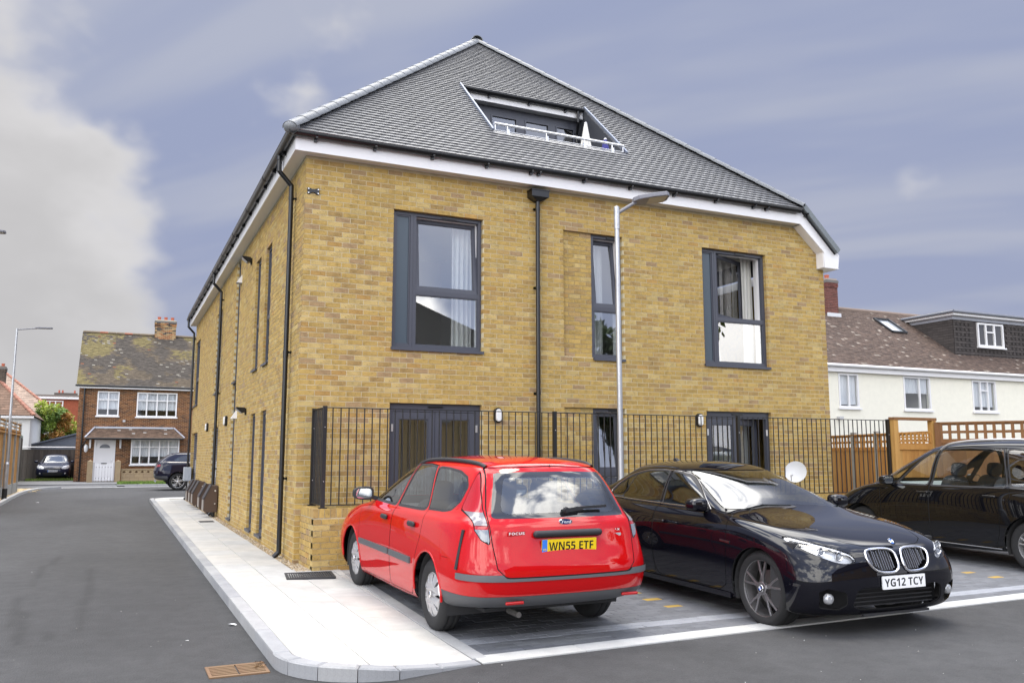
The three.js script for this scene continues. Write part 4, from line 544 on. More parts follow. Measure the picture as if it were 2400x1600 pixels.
// folded parasols and a bucket on the roof terrace
function parasol(x, y, z, h, c, label) { const o = tag(group('folded_parasol'), label, 'parasol', 'folded parasols on the roof terrace'); o.position.set(x, y, z); mesh('pole', new GB().cyl(v3(0, 0, 0), v3(0, h, 0), 0.018, 0.016, 10), mGalv, o); const g = new THREE.CylinderGeometry(0.03, 0.17, h * 0.62, 40, 10, true), p = g.attributes.position; for (let k = 0; k < p.count; k++) { const a = Math.atan2(p.getZ(k), p.getX(k)), f = 1 + 0.25 * Math.sin(a * 8) * (0.5 - p.getY(k) / h); p.setX(k, p.getX(k) * f); p.setZ(k, p.getZ(k) * f); } g.translate(0, h * 0.68, 0); g.computeVertexNormals(); mesh('cloth', g, M(c, 0.95, { side: THREE.DoubleSide }), o); mesh('finial', new GB().add(new THREE.SphereGeometry(0.03, 12, 8), T4(0, h, 0)), mWhite, o); }
parasol(7.72, 6.35, -13.35, 1.40, [0.74, 0.72, 0.66], 'folded cream parasol leaning by the roof terrace windows'); parasol(7.93, 6.35, -13.0, 1.0, [0.05, 0.05, 0.22], 'folded navy parasol in the corner of the roof terrace');

// ---------- vehicles: a smooth body surface is divided into panels, glass and lamps ----------
// net: rings (bottom to roof) of 15 points from front centre to rear centre, half width positive
function bodySoup(net, su, sv) {
  const nr = net.length, nc = net[0].length, mir = ([x, y, z]) => [x, y, -z];
  const cp = (j, i) => { if (j < 0) { const a = cp(0, i), b = cp(1, i); return [2 * a[0] - b[0], 2 * a[1] - b[1], 2 * a[2] - b[2]]; } if (j >= nr) return mir(cp(2 * nr - 2 - j, i)); if (i < 0) return mir(cp(j, -i)); if (i >= nc) return mir(cp(j, 2 * nc - 2 - i)); return net[j][i]; };
  const B = (t) => { const s = 1 - t; return [s * s * s / 6, (3 * t * t * t - 6 * t * t + 4) / 6, (-3 * t * t * t + 3 * t * t + 3 * t + 1) / 6, t * t * t / 6]; }, D = (t) => { const s = 1 - t; return [-s * s / 2, (3 * t * t - 4 * t) / 2, (-3 * t * t + 2 * t + 1) / 2, t * t / 2]; };
  const NU = (nc - 1) * su, NV = (nr - 1) * sv, P = [], N = [];
  for (let v = 0; v <= NV; v++) for (let u = 0; u <= NU; u++) {
    let j = Math.min(Math.floor(v / sv), nr - 2), i = Math.min(Math.floor(u / su), nc - 2), tv = v / sv - j, tu = u / su - i; const bu = B(tu), du = D(tu), bv = B(tv), dv = D(tv), p = [0, 0, 0], a = [0, 0, 0], b = [0, 0, 0];
    for (let r = 0; r < 4; r++) for (let c = 0; c < 4; c++) { const q = cp(j + r - 1, i + c - 1); for (let k = 0; k < 3; k++) { p[k] += q[k] * bv[r] * bu[c]; a[k] += q[k] * bv[r] * du[c]; b[k] += q[k] * dv[r] * bu[c]; } }
    let n = [a[1] * b[2] - a[2] * b[1], a[2] * b[0] - a[0] * b[2], a[0] * b[1] - a[1] * b[0]]; let l = Math.hypot(...n); if (l < 1e-9) { n = [0, 1, 0]; l = 1; } n = n.map((q) => q / l);
    if (n[0] * p[0] * 0.5 + n[1] * (p[1] - 0.65) + n[2] * p[2] < 0) n = n.map((q) => -q); if (u === 0 || u === NU || v === NV) { n[2] = 0; p[2] = 0; const q = Math.hypot(...n) || 1; n = n.map((w) => w / q); }
    P.push(p); N.push(n);
  }
  const S = []; // flat: 18 numbers per triangle
  const emit = (a, b, c, s) => { for (const k of [a, b, c]) S.push(P[k][0], P[k][1], P[k][2] * s, N[k][0], N[k][1], N[k][2] * s); };
  for (let v = 0; v < NV; v++) for (let u = 0; u < NU; u++) { const a = v * (NU + 1) + u, b = a + 1, c = b + NU + 1, d = a + NU + 1; emit(a, b, c, 1); emit(a, c, d, 1); emit(a, c, b, -1); emit(a, d, c, -1); }
  return S;
}
function splitSoup(S, f) { // [inside (f<0), outside]
  const I = [], O = [];
  for (let t = 0; t < S.length; t += 18) {
    const g = [0, 1, 2].map((k) => f(S[t + k * 6], S[t + k * 6 + 1], S[t + k * 6 + 2], S[t + k * 6 + 3], S[t + k * 6 + 4], S[t + k * 6 + 5]));
    const neg = (g[0] < 0) + (g[1] < 0) + (g[2] < 0); if (neg === 3) { for (let k = 0; k < 18; k++) I.push(S[t + k]); continue; } if (neg === 0) { for (let k = 0; k < 18; k++) O.push(S[t + k]); continue; }
    const A = [], Bq = []; for (let k = 0; k < 3; k++) { const l = (k + 1) % 3, p = S.slice(t + k * 6, t + k * 6 + 6), q = S.slice(t + l * 6, t + l * 6 + 6); (g[k] < 0 ? A : Bq).push(p); if ((g[k] < 0) !== (g[l] < 0)) { const s = g[k] / (g[k] - g[l]), m = p.map((x, w) => x + (q[w] - x) * s); A.push(m); Bq.push(m); } }
    for (let k = 1; k + 1 < A.length; k++) I.push(...A[0], ...A[k], ...A[k + 1]); for (let k = 1; k + 1 < Bq.length; k++) O.push(...Bq[0], ...Bq[k], ...Bq[k + 1]);
  }
  return [I, O];
}
function soupGeo(S, off = 0) {
  const n = S.length / 6, p = new Float32Array(n * 3), q = new Float32Array(n * 3), uv = new Float32Array(n * 2);
  for (let k = 0; k < n; k++) { let a = S[k * 6 + 3], b = S[k * 6 + 4], c = S[k * 6 + 5]; const l = Math.hypot(a, b, c) || 1; a /= l; b /= l; c /= l; p[k * 3] = S[k * 6] + a * off; p[k * 3 + 1] = S[k * 6 + 1] + b * off; p[k * 3 + 2] = S[k * 6 + 2] + c * off; q[k * 3] = a; q[k * 3 + 1] = b; q[k * 3 + 2] = c; uv[k * 2] = p[k * 3]; uv[k * 2 + 1] = p[k * 3 + 1]; }
  // outward winding
  for (let t = 0; t < n; t += 3) { const A = v3(p[t * 3], p[t * 3 + 1], p[t * 3 + 2]), Bv = v3(p[t * 3 + 3], p[t * 3 + 4], p[t * 3 + 5]), C = v3(p[t * 3 + 6], p[t * 3 + 7], p[t * 3 + 8]); if (Bv.sub(A).cross(C.sub(A)).dot(v3(q[t * 3], q[t * 3 + 1], q[t * 3 + 2])) < 0) for (const r of [p, q]) for (let k = 0; k < 3; k++) { const x = r[t * 3 + 3 + k]; r[t * 3 + 3 + k] = r[t * 3 + 6 + k]; r[t * 3 + 6 + k] = x; } }
  const g = new THREE.BufferGeometry(); g.setAttribute('position', new THREE.BufferAttribute(p, 3)); g.setAttribute('normal', new THREE.BufferAttribute(q, 3)); g.setAttribute('uv', new THREE.BufferAttribute(uv, 2)); return g;
}
// signed distance to a polygon, optionally smoothed, grown by r
function poly(pts, r = 0, smooth = 0) {
  if (smooth) { const c = new THREE.CatmullRomCurve3(pts.map(([x, y]) => v3(x, y, 0)), true, 'centripetal'); pts = c.getPoints(pts.length * smooth).slice(0, -1).map((p) => [p.x, p.y]); }
  let x0 = 1e9, x1 = -1e9, y0 = 1e9, y1 = -1e9; for (const [x, y] of pts) { x0 = Math.min(x0, x); x1 = Math.max(x1, x); y0 = Math.min(y0, y); y1 = Math.max(y1, y); }
  return (x, y) => {
    const bx = Math.max(x0 - x, x - x1, 0), by = Math.max(y0 - y, y - y1, 0); if (bx + by > 0.25 + r) return bx + by - r;
    let d = 1e9, s = 1; const n = pts.length;
    for (let i = 0, j = n - 1; i < n; j = i++) { const ax = pts[i][0], ay = pts[i][1], ex = pts[j][0] - ax, ey = pts[j][1] - ay, wx = x - ax, wy = y - ay; let t = (wx * ex + wy * ey) / (ex * ex + ey * ey); t = t < 0 ? 0 : t > 1 ? 1 : t; const qx = wx - ex * t, qy = wy - ey * t; d = Math.min(d, qx * qx + qy * qy); const c1 = y >= ay, c2 = y < pts[j][1], c3 = ex * wy > ey * wx; if ((c1 && c2 && c3) || (!c1 && !c2 && !c3)) s = -s; }
    return s * Math.sqrt(d) - r;
  };
}
const sideF = (pf, zmin = 0.3) => (x, y, z) => Math.max(pf(x, y), zmin - Math.abs(z));
const endF = (pf, xs, sign) => (x, y, z) => Math.max(pf(Math.abs(z), y), sign > 0 ? xs - x : x - xs); // front (sign>0) or rear region in (|z|,y)
const topF = (pf, ymin) => (x, y, z) => Math.max(pf(x, Math.abs(z)), ymin - y);
const lineGap = (a, b, ext = 0) => (x, y) => { const dx = b[0] - a[0], dy = b[1] - a[1], L = Math.hypot(dx, dy); let t = ((x - a[0]) * dx + (y - a[1]) * dy) / (L * L); t = Math.max(0, Math.min(1, t)); return Math.hypot(x - a[0] - dx * t, y - a[1] - dy * t); };

class Car {
  constructor(name, label, net, o = {}) { this.g = tag(group(name), label, 'car'); this.S = bodySoup(net, o.su || 9, o.sv || 7); this.shell = []; this.late = []; }
  cut(f) { const [, o] = splitSoup(this.S, f); this.S = o; return this; } // remove
  // take a region as a part; gap leaves a shut line; split: separate left and right
  take(name, f, mat, o = {}) {
    const gap = o.gap ?? 0; let I, O; [I, O] = splitSoup(this.S, gap ? (...a) => f(...a) + gap : f); if (gap) { const [ring, rest] = splitSoup(O, (...a) => f(...a) - gap); O = rest; for (const v of ring) this.shell.push(v); } this.S = O; if (o.shell !== false && !o.late) for (const v of I) this.shell.push(v);
    const made = []; const put = (s) => { if (s.length) { const m = mesh(name, soupGeo(s, o.off || 0), mat, o.parent || this.g); m.userData.soup = s; made.push(m); if (o.late) this.late.push(m); } };
    if (o.split) { const [L, R] = splitSoup(I, (x, y, z) => z); put(L); put(R); } else put(I); return made;
  }
  gapLine(f, w = 0.003) { const [I, O] = splitSoup(this.S, (...a) => f(...a) - w); this.S = O; for (const v of I) this.shell.push(v); return this; }
  finish(mat, mShell) { for (const m of this.late) for (const q of [m, ...m.children]) if (q.userData.soup && !q.material.transmission) for (const v of q.userData.soup) this.shell.push(v); for (const v of this.S) this.shell.push(v); const b = mesh('body', soupGeo(this.S), mat, this.g); mesh('dark_inner_shell', soupGeo(this.shell, -0.014), mShell, this.g); return b; }  // near-black lining under the panels, its colour stands in for shade in the gaps
}
// divide a mesh part further, keeping the rest on the part
function takeFrom(part, name, f, mat, off = 0, gap = 0) { let [I, O] = splitSoup(part.userData.soup, f); if (gap) [, O] = splitSoup(O, (...a) => f(...a) - gap); part.geometry = soupGeo(O); part.userData.soup = O; if (!I.length) return null; const m = mesh(name, soupGeo(I, off), mat, part); m.userData.soup = I; return m; }

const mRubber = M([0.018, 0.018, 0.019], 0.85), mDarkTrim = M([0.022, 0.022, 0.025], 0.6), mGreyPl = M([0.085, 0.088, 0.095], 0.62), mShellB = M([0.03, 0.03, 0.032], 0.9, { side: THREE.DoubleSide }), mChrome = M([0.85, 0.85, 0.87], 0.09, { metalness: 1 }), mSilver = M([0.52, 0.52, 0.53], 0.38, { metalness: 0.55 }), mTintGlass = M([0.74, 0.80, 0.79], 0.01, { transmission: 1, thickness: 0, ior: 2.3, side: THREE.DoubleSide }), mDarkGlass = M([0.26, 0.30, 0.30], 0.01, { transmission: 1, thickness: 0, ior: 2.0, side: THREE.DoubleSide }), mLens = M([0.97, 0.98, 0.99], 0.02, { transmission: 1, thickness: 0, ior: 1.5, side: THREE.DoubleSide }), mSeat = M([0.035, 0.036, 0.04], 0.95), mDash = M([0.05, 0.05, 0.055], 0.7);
const paint = (c, flake = 0) => M(c, 0.5, { metalness: flake, clearcoat: 1, clearcoatRoughness: 0.012, specularIntensity: 0.0 });
function roundRect(x, y, w, h, r, n = 5) { const p = []; for (const [cx, cy, a0] of [[x + w - r, y + h - r, 0], [x + r, y + h - r, 90], [x + r, y + r, 180], [x + w - r, y + r, 270]]) for (let k = 0; k <= n; k++) { const a = (a0 + 90 * k / n) * DEG; p.push([cx + r * Math.cos(a), cy + r * Math.sin(a)]); } return p; }
const circ = (r, n = 40, cx = 0, cy = 0) => Array.from({ length: n }, (_, k) => [cx + r * Math.cos(k / n * 6.28318), cy + r * Math.sin(k / n * 6.28318)]);
function plateTex(text, bg, fg, blue) {
  const c = document.createElement('canvas'); c.width = 1040; c.height = 222; const x = c.getContext('2d'); x.fillStyle = bg; x.fillRect(0, 0, 1040, 222); let l = 30;
  if (blue) { x.fillStyle = '#3f7fe0'; x.fillRect(0, 0, 96, 222); x.fillStyle = '#e8c52a'; x.font = 'bold 46px sans-serif'; x.textAlign = 'center'; x.fillText('GB', 48, 178); l = 110; }
  x.fillStyle = fg; x.textAlign = 'center'; x.textBaseline = 'alphabetic'; x.save(); x.translate((l + 1010) / 2, 180); x.font = 'bold 190px sans-serif'; const w = x.measureText(text).width; x.scale((1010 - l - 36) / w, 1); x.fillText(text, 0, 0); x.restore();
  if (blue) { x.font = '16px sans-serif'; x.fillText('. .......... . ..', 620, 212); }
  const t = new THREE.CanvasTexture(c); t.colorSpace = THREE.SRGBColorSpace; return t;
}
function numberPlate(parent, text, bg, blue, pos, tilt, face) { // face +1 front, -1 rear
  const g = new THREE.PlaneGeometry(0.52, 0.111); const p = mesh('number_plate', new GB().shape(roundRect(-0.262, -0.057, 0.524, 0.114, 0.012), 0.006, T4(0, 0, -0.0075)), M(blue ? [0.6, 0.45, 0.02] : [0.7, 0.7, 0.7], 0.4), parent); const f = mesh('plate_face', g, M([1, 1, 1], 0.35, { map: plateTex(text, bg, '#17171c', blue) }), p); f.position.z = 0.002; p.position.set(...pos); p.rotation.order = 'YXZ'; p.rotation.y = face * Math.PI / 2; p.rotation.x = tilt; return p;
}
// wheel lying in the xy plane, outer face +z
function tyreGeo(R, w, rr) { const h = w / 2, prof = [[rr - 0.005, -h + 0.015], [rr + 0.01, -h + 0.004], [mix(rr, R, 0.5), -h - 0.006], [R - 0.025, -h + 0.008], [R - 0.006, -h + 0.03], [R, -h * 0.55]]; for (const g of [-0.45, -0.15, 0.15, 0.45]) prof.push([R + 0.001, g * w - 0.006], [R - 0.008, g * w - 0.004], [R - 0.008, g * w + 0.004], [R + 0.001, g * w + 0.006]); const q = prof.slice(0, 6).reverse().map(([a, b]) => [a, -b]); const all = [...prof, ...q]; const g = new THREE.LatheGeometry(all.filter((p, k) => !(k > 5 && k < all.length - 6 && Math.abs(p[1]) > h * 0.8)).map(([a, b]) => new THREE.Vector2(a, b)), 56); g.rotateX(Math.PI / 2); return g; }
function addWheels(car, pos, R, w, rr, cover) { // pos: [x, y, z outer face]
  for (const [x, y, z] of pos) { const wg = group('wheel', car.g); wg.position.set(x, y, z - Math.sign(z) * w / 2); if (z < 0) wg.rotation.y = Math.PI; const t = mesh('tyre', tyreGeo(R, w, rr), mRubber, wg); cover(wg, w / 2); const dr = new GB(); dr.lathe([[0.0, 0.0], [rr * 0.62, 0], [rr * 0.62, 0.02], [0.0, 0.02]], mul(T4(0, 0, -0.02), Rx(Math.PI / 2)), 32); dr.lathe([[rr, -w / 2 + 0.02], [rr - 0.012, -w / 2 + 0.03], [rr - 0.02, 0], [rr - 0.012, w / 2 - 0.03], [rr, w / 2 - 0.012]], Rx(Math.PI / 2), 40); mesh('brake_disc', dr, M([0.16, 0.155, 0.15], 0.5, { metalness: 0.7 }), wg); }
}
function seatGeo() { const g = new GB(); const rb = (x, y, z, a, b, c) => g.add(new THREE.SphereGeometry(1, 18, 12), mul(T4(x, y, z), new THREE.Matrix4().makeScale(a, b, c))); const sq = (m, a, b, c) => { const s = new THREE.SphereGeometry(1, 20, 14), p = s.attributes.position; for (let k = 0; k < p.count; k++) { const f = (v) => Math.sign(v) * Math.pow(Math.abs(v), 0.5); p.setXYZ(k, f(p.getX(k)) * a, f(p.getY(k)) * b, f(p.getZ(k)) * c); } s.computeVertexNormals(); g.add(s, m); }; sq(T4(0.1, 0.42, 0), 0.27, 0.10, 0.26); sq(mul(T4(-0.2, 0.75, 0), Rz(0.25)), 0.09, 0.34, 0.25); sq(mul(T4(-0.33, 1.17, 0), Rz(0.15)), 0.06, 0.10, 0.13); g.cyl(v3(-0.28, 1.0, 0.06), v3(-0.32, 1.12, 0.06), 0.008); g.cyl(v3(-0.28, 1.0, -0.06), v3(-0.32, 1.12, -0.06), 0.008); return g.geo(); }
const SEAT = seatGeo();
function cabin(car, o) {
  for (const [x, z, y = 0] of o.seats) { const s = mesh('seat', SEAT, o.seatMat || mSeat, car.g); s.position.set(x, y, z); }
  const d = new GB(); d.shape([[o.dash, 0.3], [o.dash, o.dashY], [o.dash + 0.12, o.dashY + 0.06], [o.dash + 0.55, o.dashY + 0.02], [o.dash + 0.55, 0.3]], o.w * 2 - 0.1, T4(0, 0, -o.w + 0.05)); mesh('dashboard', d, o.dashMat || mDash, car.g);
  const st = mesh('steering_wheel', new THREE.TorusGeometry(0.18, 0.016, 10, 32), mDarkTrim, car.g); st.position.set(o.dash - 0.15, o.dashY - 0.02, 0.37); st.rotation.y = Math.PI / 2; st.rotation.order = 'YXZ'; st.rotation.x = 0.4;
  const f = new GB(); f.box(o.x0, o.floor, -o.w + 0.08, o.x1, o.floor + 0.03, o.w - 0.08); mesh('floor_pan', f, mShellB, car.g);
}
function archLiner(car, x, y, R, z1, z0 = 0.45) { for (const s of [-1, 1]) { const g = new GB(), n = 16; for (let k = 0; k < n; k++) { const a = Math.PI * (-0.12 + 1.24 * k / n), b = Math.PI * (-0.12 + 1.24 * (k + 1) / n), P = (t, z) => v3(x + R * Math.cos(t), y + R * Math.sin(t), z * s); g.quad(P(a, z0), P(b, z0), P(b, z1), P(a, z1)); g.tri(P(a, z0), P(b, z0), v3(x, y, z0 * s)); } mesh('arch_liner', g, mShellB, car.g); } }
function sweep(pts, w, h, up = v3(0, 1, 0)) { const g = new GB(); for (let k = 0; k + 1 < pts.length; k++) g.bar(v3(...pts[k]), v3(...pts[k + 1]), w, h, up); return g; }
// sample the surface side for attaching trims: half-width of the body at (x, y), from the soup
function probe(S, x, y, axis = 'z', sign = 1, r = 0.05) { let best = null, bd = 1e9; for (let t = 0; t < S.length; t += 6) { const a = axis === 'z' ? S[t] : Math.abs(S[t + 2]), dz = axis === 'z' ? S[t + 2] : S[t]; if (dz * sign < 0) continue; const d = Math.hypot(a - x, S[t + 1] - y); if (d < bd) { bd = d; best = dz; } } return best; }

// ---- red estate car, tail toward the road ----
function estateNet() {
  return [
    [[2.05, 0.2, 0], [2.03, 0.2, 0.4], [1.95, 0.2, 0.64], [1.8, 0.2, 0.78], [1.68, 0.2, 0.8], [1.32, 0.2, 0.8], [0.95, 0.19, 0.8], [0.5, 0.19, 0.8], [0, 0.19, 0.8], [-0.5, 0.19, 0.8], [-1.32, 0.22, 0.8], [-1.75, 0.28, 0.78], [-2.05, 0.31, 0.7], [-2.17, 0.32, 0.45], [-2.19, 0.32, 0]],
    [[2.19, 0.22, 0], [2.17, 0.22, 0.44], [2.08, 0.22, 0.74], [1.89, 0.22, 0.87], [1.7, 0.22, 0.9], [1.32, 0.22, 0.9], [0.95, 0.21, 0.885], [0.5, 0.21, 0.88], [0, 0.21, 0.88], [-0.5, 0.21, 0.885], [-1.32, 0.24, 0.9], [-1.8028, 0.32, 0.906], [-2.1585, 0.355, 0.8474], [-2.2826, 0.365, 0.576], [-2.3, 0.365, 0]],
    [[2.24, 0.42, 0], [2.22, 0.42, 0.46], [2.13, 0.42, 0.77], [1.93, 0.42, 0.9], [1.72, 0.42, 0.925], [1.32, 0.42, 0.93], [0.95, 0.4, 0.905], [0.5, 0.4, 0.9], [0, 0.4, 0.9], [-0.5, 0.4, 0.905], [-1.32, 0.42, 0.925], [-1.8228, 0.46, 0.931], [-2.1985, 0.48, 0.8774], [-2.3376, 0.49, 0.596], [-2.36, 0.49, 0]],
    [[2.24, 0.58, 0], [2.22, 0.58, 0.46], [2.13, 0.58, 0.77], [1.94, 0.58, 0.9], [1.72, 0.58, 0.93], [1.32, 0.58, 0.935], [0.95, 0.58, 0.92], [0.5, 0.58, 0.915], [0, 0.58, 0.915], [-0.5, 0.58, 0.92], [-1.32, 0.58, 0.935], [-1.8228, 0.6, 0.936], [-2.2085, 0.62, 0.8874], [-2.3526, 0.625, 0.606], [-2.375, 0.625, 0]],
    [[2.2, 0.7, 0], [2.18, 0.7, 0.44], [2.08, 0.71, 0.73], [1.88, 0.73, 0.86], [1.7, 0.75, 0.905], [1.32, 0.78, 0.915], [0.95, 0.79, 0.912], [0.5, 0.8, 0.91], [0, 0.8, 0.91], [-0.5, 0.8, 0.912], [-1.32, 0.8, 0.915], [-1.8228, 0.8, 0.911], [-2.1585, 0.8, 0.8574], [-2.2826, 0.8, 0.586], [-2.3, 0.8, 0]],
    [[2.12, 0.79, 0], [2.09, 0.79, 0.42], [1.98, 0.81, 0.66], [1.78, 0.85, 0.76], [1.56, 0.9, 0.83], [1.28, 0.93, 0.865], [0.95, 0.945, 0.882], [0.5, 0.95, 0.888], [0, 0.955, 0.89], [-0.5, 0.96, 0.89], [-1.32, 0.97, 0.885], [-1.8228, 0.98, 0.871], [-2.1285, 0.98, 0.8174], [-2.2426, 0.98, 0.566], [-2.26, 0.98, 0]],
    [[1.72, 0.9, 0], [1.68, 0.9, 0.36], [1.56, 0.91, 0.58], [1.4, 0.93, 0.7], [1.22, 0.95, 0.78], [1.02, 0.975, 0.825], [0.78, 0.985, 0.842], [0.4, 0.995, 0.848], [-0.05, 1, 0.85], [-0.52, 1.005, 0.85], [-1.3, 1.015, 0.845], [-1.8028, 1.025, 0.826], [-2.0985, 1.03, 0.7724], [-2.2026, 1.03, 0.536], [-2.22, 1.03, 0]],
    [[1.2, 0.99, 0], [1.17, 0.99, 0.31], [1.09, 0.99, 0.54], [0.99, 0.995, 0.68], [0.88, 1.005, 0.76], [0.74, 1.015, 0.8], [0.55, 1.02, 0.812], [0.22, 1.03, 0.816], [-0.14, 1.035, 0.818], [-0.58, 1.04, 0.817], [-1.28, 1.055, 0.805], [-1.7728, 1.065, 0.781], [-2.0585, 1.075, 0.7274], [-2.1776, 1.075, 0.516], [-2.2, 1.075, 0]],
    [[0.68, 1.22, 0], [0.66, 1.22, 0.28], [0.6, 1.22, 0.49], [0.51, 1.22, 0.61], [0.41, 1.23, 0.68], [0.29, 1.235, 0.715], [0.13, 1.24, 0.73], [-0.13, 1.245, 0.735], [-0.42, 1.25, 0.736], [-0.78, 1.255, 0.733], [-1.32, 1.26, 0.715], [-1.7237, 1.265, 0.6936], [-1.9621, 1.27, 0.6514], [-2.0826, 1.27, 0.4656], [-2.11, 1.27, 0]],
    [[0.22, 1.435, 0], [0.2, 1.435, 0.25], [0.15, 1.43, 0.43], [0.07, 1.425, 0.54], [-0.02, 1.425, 0.6], [-0.13, 1.43, 0.63], [-0.27, 1.435, 0.64], [-0.48, 1.445, 0.645], [-0.71, 1.45, 0.645], [-1, 1.455, 0.64], [-1.4, 1.455, 0.625], [-1.66, 1.45, 0.6086], [-1.8351, 1.445, 0.5692], [-1.9506, 1.455, 0.3896], [-1.99, 1.46, 0]],
    [[0.02, 1.495, 0], [0, 1.495, 0.21], [-0.05, 1.49, 0.36], [-0.12, 1.485, 0.46], [-0.2, 1.485, 0.52], [-0.3, 1.49, 0.55], [-0.41, 1.495, 0.56], [-0.57, 1.5, 0.565], [-0.75, 1.505, 0.565], [-1, 1.505, 0.56], [-1.36, 1.5, 0.55], [-1.58, 1.495, 0.53], [-1.73, 1.49, 0.49], [-1.84, 1.5, 0.33], [-1.87, 1.505, 0]],
    [[-0.2, 1.525, 0], [-0.22, 1.525, 0.1], [-0.25, 1.525, 0.18], [-0.29, 1.525, 0.23], [-0.34, 1.525, 0.26], [-0.4, 1.528, 0.275], [-0.48, 1.53, 0.28], [-0.6, 1.535, 0.28], [-0.75, 1.54, 0.28], [-0.95, 1.54, 0.28], [-1.25, 1.535, 0.275], [-1.42, 1.53, 0.265], [-1.54, 1.53, 0.245], [-1.62, 1.535, 0.16], [-1.64, 1.54, 0]],
    [[-0.5, 1.54, 0], [-0.5, 1.54, 0], [-0.51, 1.54, 0], [-0.52, 1.54, 0], [-0.54, 1.54, 0], [-0.57, 1.54, 0], [-0.62, 1.545, 0], [-0.68, 1.545, 0], [-0.76, 1.545, 0], [-0.88, 1.545, 0], [-1.06, 1.545, 0], [-1.16, 1.545, 0], [-1.22, 1.545, 0], [-1.26, 1.545, 0], [-1.27, 1.545, 0]],
  ];
}
function hubCap9(wg, zf) {
  const R = 0.205, holes = []; for (let k = 0; k < 9; k++) { const a = k / 9 * 2 * Math.PI; const h = []; for (const [r, d] of [[0.105, -0.055], [0.115, 0.055], [0.172, 0.10], [0.186, 0.0], [0.172, -0.10]]) h.push([r * Math.cos(a + d), r * Math.sin(a + d)]); holes.push(h); }
  const g = new GB(); g.shape(circ(R, 54), 0.012, T4(0, 0, 0), 0.004, holes); const geo = g.geo(), p = geo.attributes.position; for (let k = 0; k < p.count; k++) { const r = Math.hypot(p.getX(k), p.getY(k)); p.setZ(k, p.getZ(k) + 0.03 * (1 - (r / R) ** 2) - (r > 0.19 ? 0.01 : 0)); } geo.computeVertexNormals(); const o = mesh('hub_cap', geo, mSilver, wg); o.position.z = zf - 0.032; const b = mesh('cap_badge', new GB().lathe([[0, 0.012], [0.028, 0.008], [0.03, 0]], Rx(Math.PI / 2), 24), mChrome, o); b.position.z = 0.043; const bk = mesh('wheel_disc', new THREE.CircleGeometry(0.2, 32), M([0.02, 0.02, 0.02], 0.8), wg); bk.position.z = zf - 0.06;
}
function mirrorGeo(s) { const g = new THREE.SphereGeometry(1, 24, 16), p = g.attributes.position; for (let k = 0; k < p.count; k++) { const f = (v, e) => Math.sign(v) * Math.pow(Math.abs(v), e); let x = f(p.getX(k), 0.7), y = f(p.getY(k), 0.6), z = f(p.getZ(k), 0.7); x = x < -0.35 ? -0.35 : x; p.setXYZ(k, x * 0.10, y * 0.072 * (1 - 0.12 * z * s), z * 0.115); } g.computeVertexNormals(); return g; }
function addMirror(car, x, y, z, s, mat, base = mDarkTrim) { const m = mesh('door_mirror', mirrorGeo(s), mat, car.g); m.position.set(x, y, s * z); const gl = mesh('mirror_glass', new GB().shape(roundRect(-0.09, -0.052, 0.18, 0.104, 0.04), 0.004, Ry(-Math.PI / 2)), M([0.75, 0.78, 0.78], 0.02, { metalness: 1 }), m); gl.position.set(-0.036, 0, 0); const st = mesh('mirror_stalk', new GB().bar(v3(0, -0.03, -s * 0.06), v3(0.01, -0.07, -s * 0.19), 0.06, 0.045), base, m); return m; }
